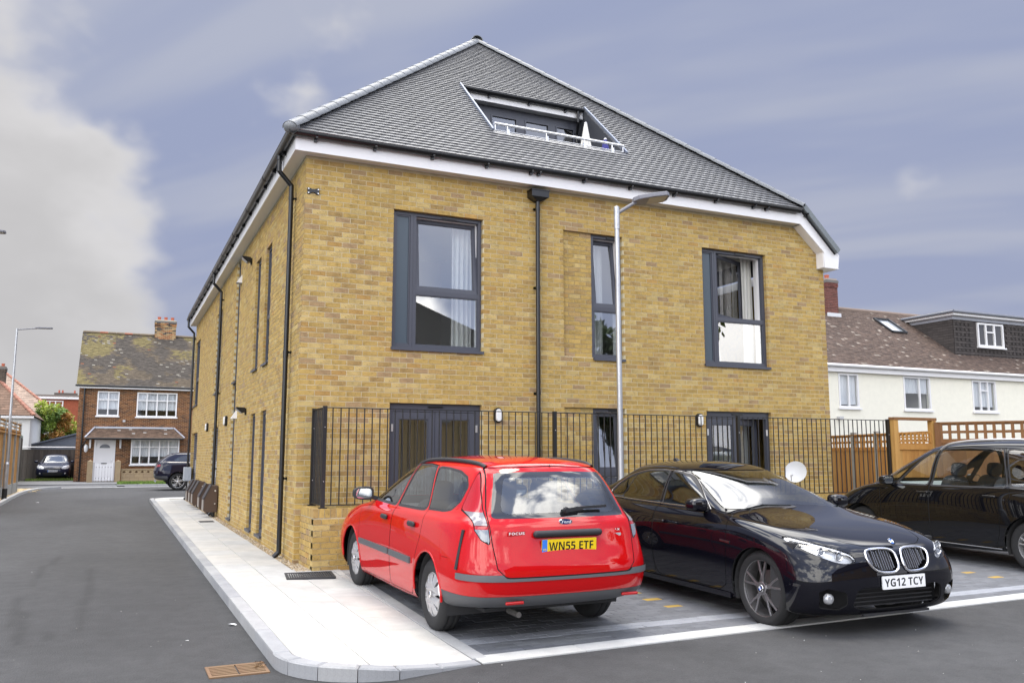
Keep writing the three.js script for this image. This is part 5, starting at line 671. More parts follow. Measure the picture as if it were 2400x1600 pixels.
{
  const red = paint([0.50, 0.004, 0.006]), car = new Car('estate_car', 'red estate car with yellow rear number plate parked beside the pale paving', estateNet(), { su: 10, sv: 8 });
  const FA = [1.32, 0.325], RA = [-1.32, 0.325], AR = 0.372;
  for (const [ax, ay] of [FA, RA]) car.cut((x, y, z) => Math.max(Math.hypot(x - ax, (y - ay) * 0.985) - AR, 0.5 - Math.abs(z)));
  // rear window with black band, tailgate
  const tgate = poly([[0, .60], [.575, .60], [.635, .66], [.655, .85], [.66, 1.0], [.64, 1.12], [.595, 1.28], [.545, 1.43], [0, 1.445], [-.3, 1.4], [-.3, .6]], 0.02);
  const rearGlass = poly([[-.2, 1.06], [.62, 1.06], [.58, 1.2], [.51, 1.39], [.2, 1.40], [-.2, 1.40]], 0.02);
  const tg = car.take('tailgate', endF(tgate, -1.6, -1), red, { gap: 0.004, late: true })[0];
  const rg = takeFrom(tg, 'rear_window_band', endF(rearGlass, -1.6, -1), M([0.012, 0.012, 0.014], 0.03, { clearcoat: 1, clearcoatRoughness: 0.01 }), 0.001);
  takeFrom(rg, 'rear_window', endF(poly([[-.2, 1.135], [.50, 1.125], [.48, 1.19], [.43, 1.32], [-.2, 1.325]], 0.05), -1.6, -1), mTintGlass, 0.001);
  const sp = takeFrom(tg, 'crease', endF((z, y) => Math.abs(y - 0.695) - 0.0022, -1.9, -1), M([0.4, 0.004, 0.006], 0.5), -0.002);
  // tail lamps
  const lamp = poly([[.70, .85], [.745, .88], [.775, .95], [.755, 1.10], [.71, 1.27], [.645, 1.41], [.605, 1.41], [.655, 1.27], [.69, 1.12], [.70, 1.0]], 0.010);
  const lampF = (x, y, z) => Math.max(lamp(Math.abs(z), y), x + 1.75);
  for (const t of car.take('tail_lamp', lampF, M([0.42, 0.008, 0.014], 0.1, { clearcoat: 1, specularIntensity: 0.3 }), { gap: 0.003, split: true, off: 0.004 })) { takeFrom(t, 'clear_lens', (x, y) => Math.max(y - 1.085, 0.985 - y), M([0.22, 0.20, 0.21], 0.1, { clearcoat: 1 }), 0.004); takeFrom(t, 'reversing_lens', (x, y) => y - 0.955, M([0.20, 0.22, 0.25], 0.08, { clearcoat: 1 }), 0.004); }
  // bumper: grey lower lip, rubber strip
  car.take('bumper_lip', (x, y, z) => Math.max(y - 0.425 - 0.02 * Math.max(0, -2.2 - x), x + 1.66), mGreyPl, { gap: 0.001 });
  car.gapLine((x, y, z) => Math.max(Math.abs(y - 0.70) , x + 1.66, -2.13 - x + 0.0), 0.0025);
  car.take('bumper_strip', (x, y, z) => Math.max(Math.abs(y - 0.578) - 0.026, x + 2.0), M([0.12, 0.122, 0.13], 0.5), { off: 0.012 });
  // side glass in black surrounds
  const belt = (x) => 1.045 - 0.01 * x;
  const glF = poly([[.66, 1.062], [.60, 1.105], [.36, 1.255], [.16, 1.355], [-.02, 1.405], [-.20, 1.42], [-.10, 1.055]], 0.012), glR = poly([[-.215, 1.057], [-.305, 1.423], [-.60, 1.43], [-.80, 1.415], [-.99, 1.07], [-.9, 1.063]], 0.012), glQ = poly([[-1.06, 1.075], [-.91, 1.41], [-1.15, 1.405], [-1.42, 1.385], [-1.60, 1.34], [-1.68, 1.27], [-1.66, 1.17], [-1.57, 1.10], [-1.45, 1.083]], 0.012);
  const doorF = poly([[.98, .97], [.90, 1.05], [.36, 1.30], [.14, 1.395], [-.03, 1.435], [-.25, 1.445], [-.165, 1.04], [-.175, .8], [-.155, .30], [-.1, .245], [.80, .245], [.90, .30], [.97, .6], [.985, .8]], 0.006), doorR = poly([[-.19, 1.04], [-.275, 1.447], [-.6, 1.455], [-.86, 1.44], [-1.06, 1.06], [-1.10, .93], [-1.09, .80], [-.965, .55], [-.93, .36], [-.86, .255], [-.17, .245], [-.18, .4], [-.198, .8]], 0.004);
  const fr = car.take('door', sideF(doorF), red, { gap: 0.0035, split: true, late: true }), rr = car.take('door', sideF(doorR), red, { gap: 0.0035, split: true, late: true });
  for (const [ds, gf] of [[fr, glF], [rr, glR]]) for (const d of ds) { const b = takeFrom(d, 'window_frame', sideF((x, y) => gf(x, y) - 0.026), mDarkTrim, 0.001); takeFrom(b, 'side_window', sideF(gf), mTintGlass, -0.003); const w = d.userData.soup, s = Math.sign(w[2]); }
  for (const b of car.take('quarter_surround', sideF((x, y) => glQ(x, y) - 0.02), mDarkTrim, { split: true, off: 0.001, shell: false })) takeFrom(b, 'quarter_window', sideF(glQ), mTintGlass, -0.002);
  // windscreen, bonnet, lamps at the front
  car.take('windscreen', (x, y, z) => Math.max(1.05 - y, y - 1.43, Math.abs(z) - (0.80 - (y - 1.0) * 0.62), 0.02 - x + (1.43 - y) * 0.9), mTintGlass, { shell: false, off: -0.002 });
  car.take('bonnet', topF(poly([[1.10, 0], [1.06, .60], [1.35, .66], [1.75, .60], [2.0, .45], [2.02, 0], [2.02, -.2], [1.1, -.2]], 0.01), 0.75), red, { gap: 0.0035 });
  car.take('headlamp', (x, y, z) => Math.max(poly([[.50, .70], [.60, .82], [.78, .86], [.84, .80], [.74, .70]], 0.02, 3)(Math.abs(z), y), 1.5 - x), M([0.6, 0.62, 0.64], 0.1, { clearcoat: 1 }), { split: true });
  car.gapLine((x, y, z) => Math.max(lineGap([-1.74, .1], [-1.66, .70])(x, y), 0.5 - Math.abs(z)), 0.0025);
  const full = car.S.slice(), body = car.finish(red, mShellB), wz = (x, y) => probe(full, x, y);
  addWheels(car, [[1.32, 0.318, 0.865], [1.32, 0.318, -0.865], [-1.32, 0.318, 0.87], [-1.32, 0.318, -0.87]], 0.318, 0.195, 0.2, hubCap9); archLiner(car, ...FA, 0.37, 0.86); archLiner(car, ...RA, 0.37, 0.86);
  // flared arch lips
  for (const [ax, ay] of [FA, RA]) for (const s of [-1, 1]) { const pts = []; for (let k = 0; k <= 22; k++) { const a = Math.PI * (-0.06 + 1.12 * k / 22); const x = ax + (AR + 0.004) * Math.cos(a), y = ay + (AR + 0.004) * Math.sin(a); if (y < 0.26) continue; pts.push(v3(x, y, s * ((probe(body.userData.soup || full, x + 0.02 * Math.cos(a), y + 0.02 * Math.sin(a)) || 0.9) - 0.004))); } mesh('arch_lip', new GB().tube(pts, 0.012, 6, 44), red, car.g); }
  // rubbing strips, handles, bars
  for (const [ds, x0, x1, hx] of [[fr, .93, -.15, 0.02], [rr, -.20, -.88, -.86]]) for (const d of ds) { const s = Math.sign(d.userData.soup[2]); const g = new GB(); const n = 6; for (let k = 0; k < n; k++) { const a = mix(x0, x1, k / n), b = mix(x0, x1, (k + 1) / n), za = probe(d.userData.soup, a, .56, 'z', s), zb = probe(d.userData.soup, b, .56, 'z', s); g.bar(v3(a, .565, za + s * 0.004), v3(b, .565, zb + s * 0.004), 0.026, 0.058); } mesh('rubbing_strip', g, mGreyPl, d); const zh = probe(d.userData.soup, hx, .90, 'z', s); const h = mesh('handle', new GB().add(new THREE.CapsuleGeometry(0.026, 0.13, 6, 14), mul(T4(hx, .90, zh + s * 0.022), Rz(Math.PI / 2), new THREE.Matrix4().makeScale(1, 1, 0.7))), mDarkTrim, d); }
  for (const s of [-1, 1]) { addMirror(car, .70, 1.10, .955, s, mDarkTrim); const rp = []; for (const [x, y, z] of [[-.08, 1.385, .60], [-.25, 1.455, .59], [-.5, 1.49, .58], [-.9, 1.503, .575], [-1.3, 1.498, .565], [-1.62, 1.48, .55], [-1.76, 1.45, .535]]) rp.push(v3(x, y, s * z)); mesh('roof_rail', new GB().tube(rp, 0.021, 8, 40), mDarkTrim, car.g); mesh('corner_strip', new GB().bar(v3(-2.0, 0.625, s * (probe(full, -2.0, .625) + 0.004)), v3(-2.0, 0.945, s * (probe(full, -2.0, .945) + 0.004)), 0.028, 0.022, v3(0.4, 0, 1)), mDarkTrim, car.g); }
  const all = [...full, ...tg.userData.soup], rx = (z, y) => probe(all, z, y, 'x', -1);
  mesh('tailgate_handle_bar', new GB().add(new THREE.CapsuleGeometry(0.03, 0.60, 6, 16), mul(T4(rx(0, .915) - 0.012, .915, 0), Rx(Math.PI / 2))), mDarkTrim, tg);
  numberPlate(tg, 'WN55 ETF', '#e9c81e', true, [rx(0, .815) - 0.012, .815, 0], 0.04, -1);
  { const c = document.createElement('canvas'); c.width = 256; c.height = 128; const q = c.getContext('2d'); q.fillStyle = '#10245e'; q.fillRect(0, 0, 256, 128); q.fillStyle = '#f4f4f6'; q.font = 'italic bold 92px serif'; q.textAlign = 'center'; q.fillText('Ford', 128, 94); const t = new THREE.CanvasTexture(c); t.colorSpace = THREE.SRGBColorSpace; const b = mesh('emblem', new THREE.CylinderGeometry(0.062, 0.066, 0.012, 40).scale(1, 1, 0.42), mChrome, tg); b.rotation.set(0, 0, Math.PI / 2); b.rotation.order = 'YXZ'; b.rotation.set(0, 0, 0); b.quaternion.setFromRotationMatrix(new THREE.Matrix4().makeBasis(v3(0, 0, -1), v3(-1, 0, 0), v3(0, 1, 0).negate().negate())); b.position.set(rx(0, 1.005) - 0.002, 1.005, 0); const g = new THREE.CircleGeometry(0.054, 36); g.scale(1, 0.40, 1); const f = mesh('emblem_face', g, M([1, 1, 1], 0.2, { map: t }), tg); f.position.set(rx(0, 1.005) - 0.0095, 1.005, 0); f.rotation.y = -Math.PI / 2; }
  const letters = (txt, z, y, h, w, x, bg) => { const c = document.createElement('canvas'); c.width = 512; c.height = 96; const q = c.getContext('2d'); q.fillStyle = bg || '#a50307'; q.fillRect(0, 0, 512, 96); q.fillStyle = bg ? '#3a3b40' : '#f2f2f2'; q.font = 'bold 88px sans-serif'; q.textAlign = 'center'; const tw = q.measureText(txt).width; q.translate(256, 80); q.scale(490 / tw, 1); q.fillText(txt, 0, 0); const t = new THREE.CanvasTexture(c); t.colorSpace = THREE.SRGBColorSpace; const o = mesh('lettering', new THREE.PlaneGeometry(w, h), M([1, 1, 1], 0.3, { map: t }), tg); o.position.set(x, y, z); o.rotation.y = -Math.PI / 2; return o; };
  letters('FOCUS', -0.47, .925, 0.032, 0.155, rx(.45, .925) - 0.006); letters('LX', 0.515, .925, 0.026, 0.05, rx(.515, .925) - 0.004); letters('TDCi', 0.515, .885, 0.022, 0.06, rx(.515, .885) - 0.004, '#c9cacc');
  { const g = new GB(); const w0 = rx(0, 1.10), w1 = rx(.42, 1.125); g.cyl(v3(w0 + 0.01, 1.10, 0.02), v3(w0 - 0.02, 1.10, 0.02), 0.028, 0.024, 16); g.bar(v3(w0 - 0.02, 1.10, 0.0), v3(w0 - 0.018, 1.115, 0.17), 0.02, 0.03); g.bar(v3(w0 - 0.018, 1.117, 0.10), v3(w1 - 0.014, 1.127, 0.42), 0.014, 0.022); mesh('rear_wiper', g, mDarkTrim, tg); }
  for (const z of [-0.5, 0.62]) { const o = mesh('reflector', new GB().add(new THREE.CapsuleGeometry(0.014, 0.14, 4, 10), Rx(Math.PI / 2)), M([0.45, 0.008, 0.01], 0.15), car.g); o.position.set(rx(Math.abs(z), .37) + 0.008, .375, z); }
  mesh('exhaust_pipe', new GB().cyl(v3(-2.0, .26, -0.42), v3(-2.2, .26, -0.42), 0.024, 0.024, 14), M([0.2, 0.19, 0.18], 0.4, { metalness: 0.8 }), car.g); mesh('washer_nozzle', new GB().cyl(v3(-1.93, 1.45, 0.0), v3(-1.945, 1.475, 0.0), 0.012, 0.008, 10), mDarkTrim, car.g);
  cabin(car, { seats: [[.12, -.37], [.12, .37], [-.75, -.38, .03], [-.75, .38, .03]], dash: .55, dashY: .92, w: .70, x0: -1.95, x1: 1.9, floor: .25 });
  mesh('parcel_shelf', new GB().box(-1.95, .98, -.62, -1.1, 1.0, .62), mSeat, car.g);
  car.g.position.set(3.505, bayH(-8.76) - 0.002, -8.765); car.g.rotation.order = 'YXZ'; car.g.rotation.y = Math.PI / 2 + 0.008; car.g.rotation.z = 0.0155;
}

// ---- black saloon, nose toward the road ----
function saloonNet() {
  return [
    [[2.055, 0.17, 0], [2.04, 0.17, 0.435], [1.95, 0.17, 0.685], [1.83, 0.17, 0.8], [1.78, 0.17, 0.8], [1.48, 0.18, 0.8], [1.1, 0.18, 0.8], [0.5, 0.18, 0.8], [0, 0.18, 0.8], [-0.6, 0.18, 0.8], [-1.48, 0.2, 0.8], [-1.95, 0.26, 0.78], [-2.3, 0.3, 0.7], [-2.45, 0.3, 0.45], [-2.47, 0.3, 0]],
    [[2.265, 0.19, 0], [2.24, 0.19, 0.505], [2.14, 0.19, 0.795], [1.96, 0.19, 0.92], [1.84, 0.19, 0.935], [1.48, 0.2, 0.935], [1.1, 0.2, 0.905], [0.5, 0.2, 0.9], [0, 0.2, 0.9], [-0.6, 0.2, 0.905], [-1.48, 0.22, 0.93], [-1.97, 0.28, 0.925], [-2.38, 0.33, 0.87], [-2.54, 0.34, 0.56], [-2.56, 0.34, 0]],
    [[2.315, 0.36, 0], [2.29, 0.36, 0.535], [2.2, 0.36, 0.825], [2, 0.36, 0.945], [1.86, 0.36, 0.955], [1.48, 0.36, 0.955], [1.1, 0.36, 0.93], [0.5, 0.36, 0.925], [0, 0.36, 0.925], [-0.6, 0.36, 0.93], [-1.48, 0.38, 0.955], [-2, 0.42, 0.945], [-2.44, 0.45, 0.9], [-2.61, 0.46, 0.58], [-2.63, 0.46, 0]],
    [[2.325, 0.52, 0], [2.3, 0.52, 0.535], [2.21, 0.53, 0.815], [2.01, 0.54, 0.935], [1.86, 0.55, 0.955], [1.48, 0.56, 0.96], [1.1, 0.55, 0.95], [0.5, 0.54, 0.945], [0, 0.54, 0.945], [-0.6, 0.54, 0.95], [-1.48, 0.56, 0.96], [-2, 0.58, 0.95], [-2.46, 0.6, 0.9], [-2.63, 0.6, 0.58], [-2.65, 0.6, 0]],
    [[2.3, 0.645, 0], [2.275, 0.65, 0.515], [2.18, 0.655, 0.775], [1.99, 0.675, 0.9], [1.84, 0.7, 0.935], [1.48, 0.73, 0.955], [1.1, 0.72, 0.955], [0.5, 0.71, 0.955], [0, 0.71, 0.955], [-0.6, 0.71, 0.955], [-1.48, 0.73, 0.955], [-2, 0.75, 0.935], [-2.45, 0.76, 0.87], [-2.62, 0.76, 0.56], [-2.64, 0.76, 0]],
    [[2.28, 0.75, 0], [2.25, 0.755, 0.485], [2.135, 0.765, 0.715], [1.93, 0.785, 0.84], [1.78, 0.815, 0.895], [1.46, 0.86, 0.925], [1.1, 0.875, 0.938], [0.5, 0.875, 0.94], [0, 0.88, 0.94], [-0.6, 0.885, 0.94], [-1.48, 0.895, 0.935], [-2, 0.905, 0.91], [-2.43, 0.925, 0.84], [-2.59, 0.935, 0.54], [-2.61, 0.935, 0]],
    [[2.125, 0.825, 0], [2.08, 0.835, 0.435], [1.95, 0.855, 0.625], [1.74, 0.885, 0.735], [1.6, 0.905, 0.8], [1.34, 0.93, 0.855], [1.05, 0.945, 0.89], [0.5, 0.953, 0.895], [0, 0.958, 0.895], [-0.6, 0.968, 0.895], [-1.46, 0.985, 0.885], [-1.98, 1.01, 0.855], [-2.37, 1.045, 0.78], [-2.51, 1.055, 0.5], [-2.53, 1.06, 0]],
    [[1.68, 0.93, 0], [1.64, 0.94, 0.38], [1.52, 0.945, 0.57], [1.38, 0.95, 0.68], [1.25, 0.96, 0.755], [1.08, 0.97, 0.815], [0.88, 0.98, 0.85], [0.45, 0.99, 0.858], [0, 0.995, 0.858], [-0.6, 1.005, 0.858], [-1.42, 1.025, 0.845], [-1.9, 1.055, 0.8], [-2.18, 1.09, 0.71], [-2.3, 1.105, 0.45], [-2.33, 1.11, 0]],
    [[1.1, 1, 0], [1.07, 1, 0.34], [0.99, 1.005, 0.58], [0.9, 1.01, 0.71], [0.81, 1.015, 0.775], [0.7, 1.02, 0.81], [0.55, 1.025, 0.82], [0.2, 1.03, 0.823], [-0.15, 1.035, 0.823], [-0.62, 1.045, 0.82], [-1.3, 1.06, 0.8], [-1.65, 1.075, 0.755], [-1.86, 1.09, 0.67], [-1.97, 1.1, 0.43], [-2, 1.105, 0]],
    [[0.58, 1.215, 0], [0.56, 1.215, 0.31], [0.49, 1.215, 0.53], [0.4, 1.21, 0.64], [0.31, 1.21, 0.7], [0.2, 1.215, 0.73], [0.06, 1.22, 0.74], [-0.16, 1.225, 0.744], [-0.4, 1.225, 0.744], [-0.7, 1.225, 0.74], [-1.13, 1.225, 0.715], [-1.36, 1.225, 0.675], [-1.52, 1.235, 0.61], [-1.62, 1.25, 0.4], [-1.65, 1.255, 0]],
    [[0.08, 1.4, 0], [0.06, 1.4, 0.28], [0, 1.395, 0.48], [-0.08, 1.387, 0.575], [-0.16, 1.387, 0.62], [-0.25, 1.392, 0.64], [-0.35, 1.394, 0.648], [-0.48, 1.397, 0.65], [-0.62, 1.397, 0.65], [-0.78, 1.393, 0.646], [-1, 1.387, 0.62], [-1.12, 1.38, 0.59], [-1.2, 1.385, 0.54], [-1.28, 1.4, 0.37], [-1.3, 1.405, 0]],
    [[-0.12, 1.455, 0], [-0.13, 1.455, 0.23], [-0.17, 1.452, 0.39], [-0.22, 1.448, 0.475], [-0.28, 1.446, 0.525], [-0.34, 1.446, 0.55], [-0.4, 1.447, 0.56], [-0.5, 1.45, 0.562], [-0.6, 1.45, 0.562], [-0.72, 1.448, 0.557], [-0.88, 1.445, 0.537], [-0.97, 1.442, 0.507], [-1.03, 1.445, 0.465], [-1.08, 1.455, 0.32], [-1.1, 1.457, 0]],
    [[-0.3, 1.48, 0], [-0.3, 1.48, 0.11], [-0.32, 1.48, 0.18], [-0.35, 1.48, 0.23], [-0.38, 1.48, 0.255], [-0.42, 1.48, 0.27], [-0.46, 1.482, 0.275], [-0.52, 1.483, 0.28], [-0.6, 1.483, 0.28], [-0.68, 1.482, 0.277], [-0.78, 1.48, 0.265], [-0.84, 1.48, 0.25], [-0.88, 1.48, 0.225], [-0.92, 1.482, 0.15], [-0.93, 1.483, 0]],
    [[-0.45, 1.49, 0], [-0.45, 1.49, 0], [-0.46, 1.49, 0], [-0.47, 1.49, 0], [-0.48, 1.49, 0], [-0.5, 1.49, 0], [-0.52, 1.49, 0], [-0.56, 1.49, 0], [-0.6, 1.49, 0], [-0.64, 1.49, 0], [-0.7, 1.49, 0], [-0.73, 1.49, 0], [-0.76, 1.49, 0], [-0.78, 1.49, 0], [-0.78, 1.49, 0]],
  ];
}
function alloyY(wg, zf, R, n, mat, twin, badge) { // n spokes, twin: split pairs
  const g = new GB(), m = T4(0, 0, zf - 0.045); g.shape(circ(R, 64), 0.02, m, 0.004, [circ(R - 0.018, 64)]); g.lathe([[R - 0.018, 0], [R - 0.03, -0.03], [R - 0.035, -0.12]], mul(T4(0, 0, zf - 0.03), Rx(Math.PI / 2)), 48); g.shape(circ(0.062, 32), 0.03, m, 0.006); const o = mesh('rim', g, mat, wg);
  for (let k = 0; k < n; k++) { const a = k / n * 2 * Math.PI + Math.PI / 2, s = new GB(); const arm = (pts, w0, w1) => { const L = [], Rr = []; for (let q = 0; q < pts.length; q++) { const t = q / (pts.length - 1), w = mix(w0, w1, t), p = pts[q], nx = pts[Math.min(q + 1, pts.length - 1)], pv = pts[Math.max(q - 1, 0)], dx = nx[0] - pv[0], dy = nx[1] - pv[1], l = Math.hypot(dx, dy); L.push([p[0] - dy / l * w, p[1] + dx / l * w]); Rr.unshift([p[0] + dy / l * w, p[1] - dx / l * w]); } s.shape([...Rr.reverse(), ...L.reverse()], 0.018, T4(0, 0, 0), 0.003); };
    const rot = (r, d) => [r * Math.cos(d), r * Math.sin(d)]; if (twin) for (const e of [-1, 1]) arm([rot(0.05, e * 0.12), rot(R * 0.45, e * 0.10), rot(R * 0.62, e * 0.17), rot(R - 0.012, e * 0.20)], 0.012, 0.0095); else arm([rot(0.05, 0), rot(R * 0.6, 0), rot(R - 0.012, 0)], 0.03, 0.022); const geo = s.geo(); const p = geo.attributes.position; const sp = mesh('spoke', geo, mat, o); sp.rotation.z = a; sp.position.z = zf - 0.042; }
  const c = mesh('centre_cap', new GB().lathe([[0, 0.008], [0.03, 0.006], [0.034, 0]], Rx(Math.PI / 2), 28), badge || mChrome, o); c.position.z = zf - 0.005;
}
{
  const black = paint([0.0045, 0.0045, 0.008]), car = new Car('saloon_car', 'black saloon car with twin chrome grilles and white front number plate', saloonNet(), { su: 10, sv: 8 }), FA = [1.484, 0.34], RA = [-1.484, 0.34], AR = 0.382;
  for (const [ax, ay] of [FA, RA]) car.cut((x, y, z) => Math.max(Math.hypot(x - ax, y - ay) - AR, 0.5 - Math.abs(z)));
  // front face
  const kid = poly([[.05, .60], [.08, .58], [.23, .578], [.31, .605], [.355, .66], [.36, .715], [.32, .735], [.09, .738], [.052, .715]], 0.010, 4), kf = endF(kid, 2.0, 1);
  car.cut((x, y, z) => kf(x, y, z) + 0.0);
  const intake = poly([[-.1, .255], [.42, .255], [.52, .29], [.50, .40], [.44, .425], [-.1, .425]], 0.015), fog = poly([[.60, .30], [.66, .26], [.80, .275], [.815, .40], [.77, .425], [.62, .395]], 0.012);
  const inf = endF(intake, 1.9, 1), ff = (x, y, z) => Math.max(fog(Math.abs(z), y), 1.9 - x); car.cut(inf); car.cut(ff);
  const lamp = poly([[.50, .668], [.515, .71], [.60, .755], [.72, .80], [.82, .838], [.85, .825], [.835, .785], [.78, .722], [.70, .678], [.60, .652]], 0.006, 4), lf = (x, y, z) => Math.max(lamp(Math.abs(z), y), 1.45 - x);
  const lamps = car.take('headlamp', lf, mLens, { gap: 0.003, split: true, shell: false, off: 0.001 });
  const mBowl = M([0.55, 0.56, 0.58], 0.3, { metalness: 0.3 });
  for (const l of lamps) { const S = l.userData.soup, s = Math.sign(S[2]); mesh('lamp_bowl', soupGeo(S, -0.045), mBowl, l); const P = (z, y) => { let b = null, bd = 9; for (let t = 0; t < S.length; t += 6) { const d = Math.hypot(Math.abs(S[t + 2]) - z, S[t + 1] - y); if (d < bd) { bd = d; b = v3(S[t], S[t + 1], S[t + 2]); } } return b; }; for (const [z, y, r] of [[.615, .708, .040], [.72, .742, .040]]) { const c = P(z, y).add(v3(-0.035, 0, 0)); mesh('projector', new GB().lathe([[r, 0.02], [r - 0.006, 0.024], [r - 0.012, 0.0], [0.02, -0.01], [0, -0.01]], mul(T4(c.x, c.y, c.z), Ry(Math.PI / 2), Rx(Math.PI / 2)), 28), mChrome, l); mesh('projector_lens', new GB().add(new THREE.SphereGeometry(0.024, 16, 12), T4(c.x, c.y, c.z)), M([0.25, 0.27, 0.3], 0.03, { clearcoat: 1 }), l); } mesh('lamp_brow', soupGeo(splitSoup(S, (x, y, z) => lamp(Math.abs(z), y + 0.022) < 0 ? 1 : -1)[0], -0.012), M([0.78, 0.79, 0.82], 0.2), l); }
  // bonnet, doors and glass
  const bon = poly([[.98, -.3], [.98, 0], [1.0, .30], [1.02, .60], [1.12, .71], [1.45, .69], [1.80, .60], [2.08, .47], [2.17, .34], [2.20, .1], [2.20, -.3]], 0.012);
  const bonnet = car.take('bonnet', topF(bon, 0.73), black, { gap: 0.0035 })[0];
  car.take('windscreen', (x, y, z) => Math.max(1.03 - y, y - 1.392, Math.abs(z) - (0.775 - (y - 1.02) * 0.62), -0.06 - x + (1.4 - y) * 0.7), M([0.5, 0.56, 0.57], 0.01, { transmission: 1, thickness: 0, ior: 2.5, side: THREE.DoubleSide }), { shell: false, off: -0.002, gap: 0.004 });
  const glF = poly([[.60, 1.035], [.42, 1.13], [.22, 1.235], [.05, 1.31], [-.10, 1.345], [-.24, 1.36], [-.195, 1.04]], 0.008), glR = poly([[-.275, 1.042], [-.315, 1.363], [-.5, 1.368], [-.75, 1.355], [-.98, 1.31], [-1.08, 1.062], [-1.0, 1.053]], 0.008), glQ = poly([[-1.11, 1.065], [-1.015, 1.302], [-1.18, 1.255], [-1.33, 1.17], [-1.385, 1.10], [-1.36, 1.075]], 0.008);
  const all = (x, y) => Math.min(glF(x, y), glR(x, y), glQ(x, y));
  const doorF = poly([[1.0, .98], [.74, 1.005], [.62, 1.04], [.22, 1.26], [.05, 1.335], [-.1, 1.37], [-.25, 1.385], [-.235, 1.0], [-.25, .5], [-.22, .30], [-.15, .265], [.9, .265], [1.0, .32], [1.04, .6], [1.03, .85]], 0.006), doorR = poly([[-.262, 1.0], [-.285, 1.387], [-.5, 1.392], [-.78, 1.38], [-1.0, 1.335], [-1.18, 1.28], [-1.37, 1.17], [-1.43, 1.07], [-1.40, .98], [-1.36, .85], [-1.18, .68], [-1.10, .50], [-1.06, .30], [-1.0, .265], [-.24, .265], [-.276, .5]], 0.004);
  const mGl = mDarkGlass; const dF = car.take('door', sideF(doorF), black, { gap: 0.0035, split: true, late: true }), dR = car.take('door', sideF(doorR), black, { gap: 0.0035, split: true, late: true });
  for (const d of dF) { const c = takeFrom(d, 'window_trim', sideF((x, y) => Math.max(glF(x, y) - 0.022)), mDarkTrim, 0.001); takeFrom(c, 'side_window', sideF(glF), mGl, -0.003); }
  for (const d of dR) { const c = takeFrom(d, 'window_trim', sideF((x, y) => Math.min(glR(x, y), glQ(x, y)) - 0.020), mDarkTrim, 0.001); takeFrom(c, 'side_window', sideF(glR), mGl, -0.003); takeFrom(c, 'quarter_window', sideF(glQ), mGl, -0.003); }
  car.take('rear_window', (x, y, z) => Math.max(1.12 - y, y - 1.375, Math.abs(z) - (0.70 - (y - 1.1) * 0.5), x + 1.32 - (y - 1.12) * 0.0, x + 1.3 - (1.38 - y) * 0.0), mGl, { shell: false, off: -0.002 });
  car.gapLine((x, y, z) => Math.max(lineGap([1.72, .1], [1.80, .64])(x, y), 0.5 - Math.abs(z)), 0.0025);
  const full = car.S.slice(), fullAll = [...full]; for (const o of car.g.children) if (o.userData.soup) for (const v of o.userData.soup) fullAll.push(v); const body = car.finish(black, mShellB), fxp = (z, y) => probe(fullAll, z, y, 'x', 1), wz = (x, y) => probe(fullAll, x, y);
  // kidney grilles
  for (const s of [-1, 1]) {
    const ring = []; for (const [z, y] of [[.038, .60], [.075, .568], [.235, .566], [.32, .596], [.366, .658], [.372, .72], [.325, .748], [.085, .750], [.040, .72]]) ring.push([z, y]); const cv = new THREE.CatmullRomCurve3(ring.map(([z, y]) => v3(fxp(z, y < 0.62 ? y - 0.012 : y + 0.012) + 0.004, y, s * z)), true, 'centripetal'); const gr = mesh('grille_surround', new GB().add(new THREE.TubeGeometry(cv, 80, 0.0125, 8, true)), mChrome, car.g);
    for (let k = 0; k < 10; k++) { const z = .075 + k * .0285, top = .742, bot = k < 1 ? .59 : k < 6 ? .576 : .576 + (k - 5) * 0.016; const xt = fxp(z, .77), xb = fxp(z, .55), X = (y) => mix(xb, xt, (y - .55) / .22) - 0.012, x0 = X(bot), x1 = X(top); mesh('grille_bar', new GB().bar(v3(x0, bot, s * z), v3(x1, top, s * z), 0.007, 0.03, v3(1, 0, 0)), M([0.32, 0.32, 0.34], 0.25, { metalness: 0.8 }), gr); }
    // fog lamp and lower lip blade
    const fz = .73, fy = .345, fxx = fxp(.55, .46) - 0.10; mesh('fog_lamp', new GB().lathe([[0, 0.016], [0.03, 0.012], [0.045, 0.0], [0.048, -0.03]], mul(T4(fxx, fy, s * fz), Ry(Math.PI / 2), Rx(Math.PI / 2)), 28), M([0.5, 0.51, 0.53], 0.08, { metalness: 0.4, clearcoat: 1 }), car.g);
    mesh('lip_blade', new GB().bar(v3(2.10, .225, s * .60), v3(1.97, .225, s * .84), 0.05, 0.014, v3(0, 1, 0.1)), black, car.g);
    addMirror(car, .60, 1.06, .965, s, black);
    const wx = 1.03, wy = .735, z = wz(wx, wy); mesh('side_badge', new GB().bar(v3(wx + 0.075, wy - 0.004, s * (wz(wx + 0.075, wy) + 0.003)), v3(wx - 0.07, wy + 0.006, s * (wz(wx - 0.07, wy) + 0.003)), 0.008, 0.022), mChrome, car.g);
    // chrome line round the side glass
    const line = [[.665, 1.014], [.4, 1.018], [0, 1.022], [-.5, 1.030], [-1.0, 1.040], [-1.37, 1.052], [-1.425, 1.085], [-1.385, 1.155], [-1.22, 1.268], [-1.02, 1.332], [-.78, 1.375], [-.5, 1.39], [-.25, 1.383], [-.1, 1.366], [.05, 1.333], [.22, 1.258], [.45, 1.137], [.665, 1.014]].map(([x, y]) => v3(x, y, s * (wz(x, y) + 0.002))); mesh('chrome_window_line', new GB().add(new THREE.TubeGeometry(new THREE.CatmullRomCurve3(line, false, 'centripetal'), 120, 0.0055, 6)), M([0.62, 0.6, 0.58], 0.18, { metalness: 0.95 }), car.g);
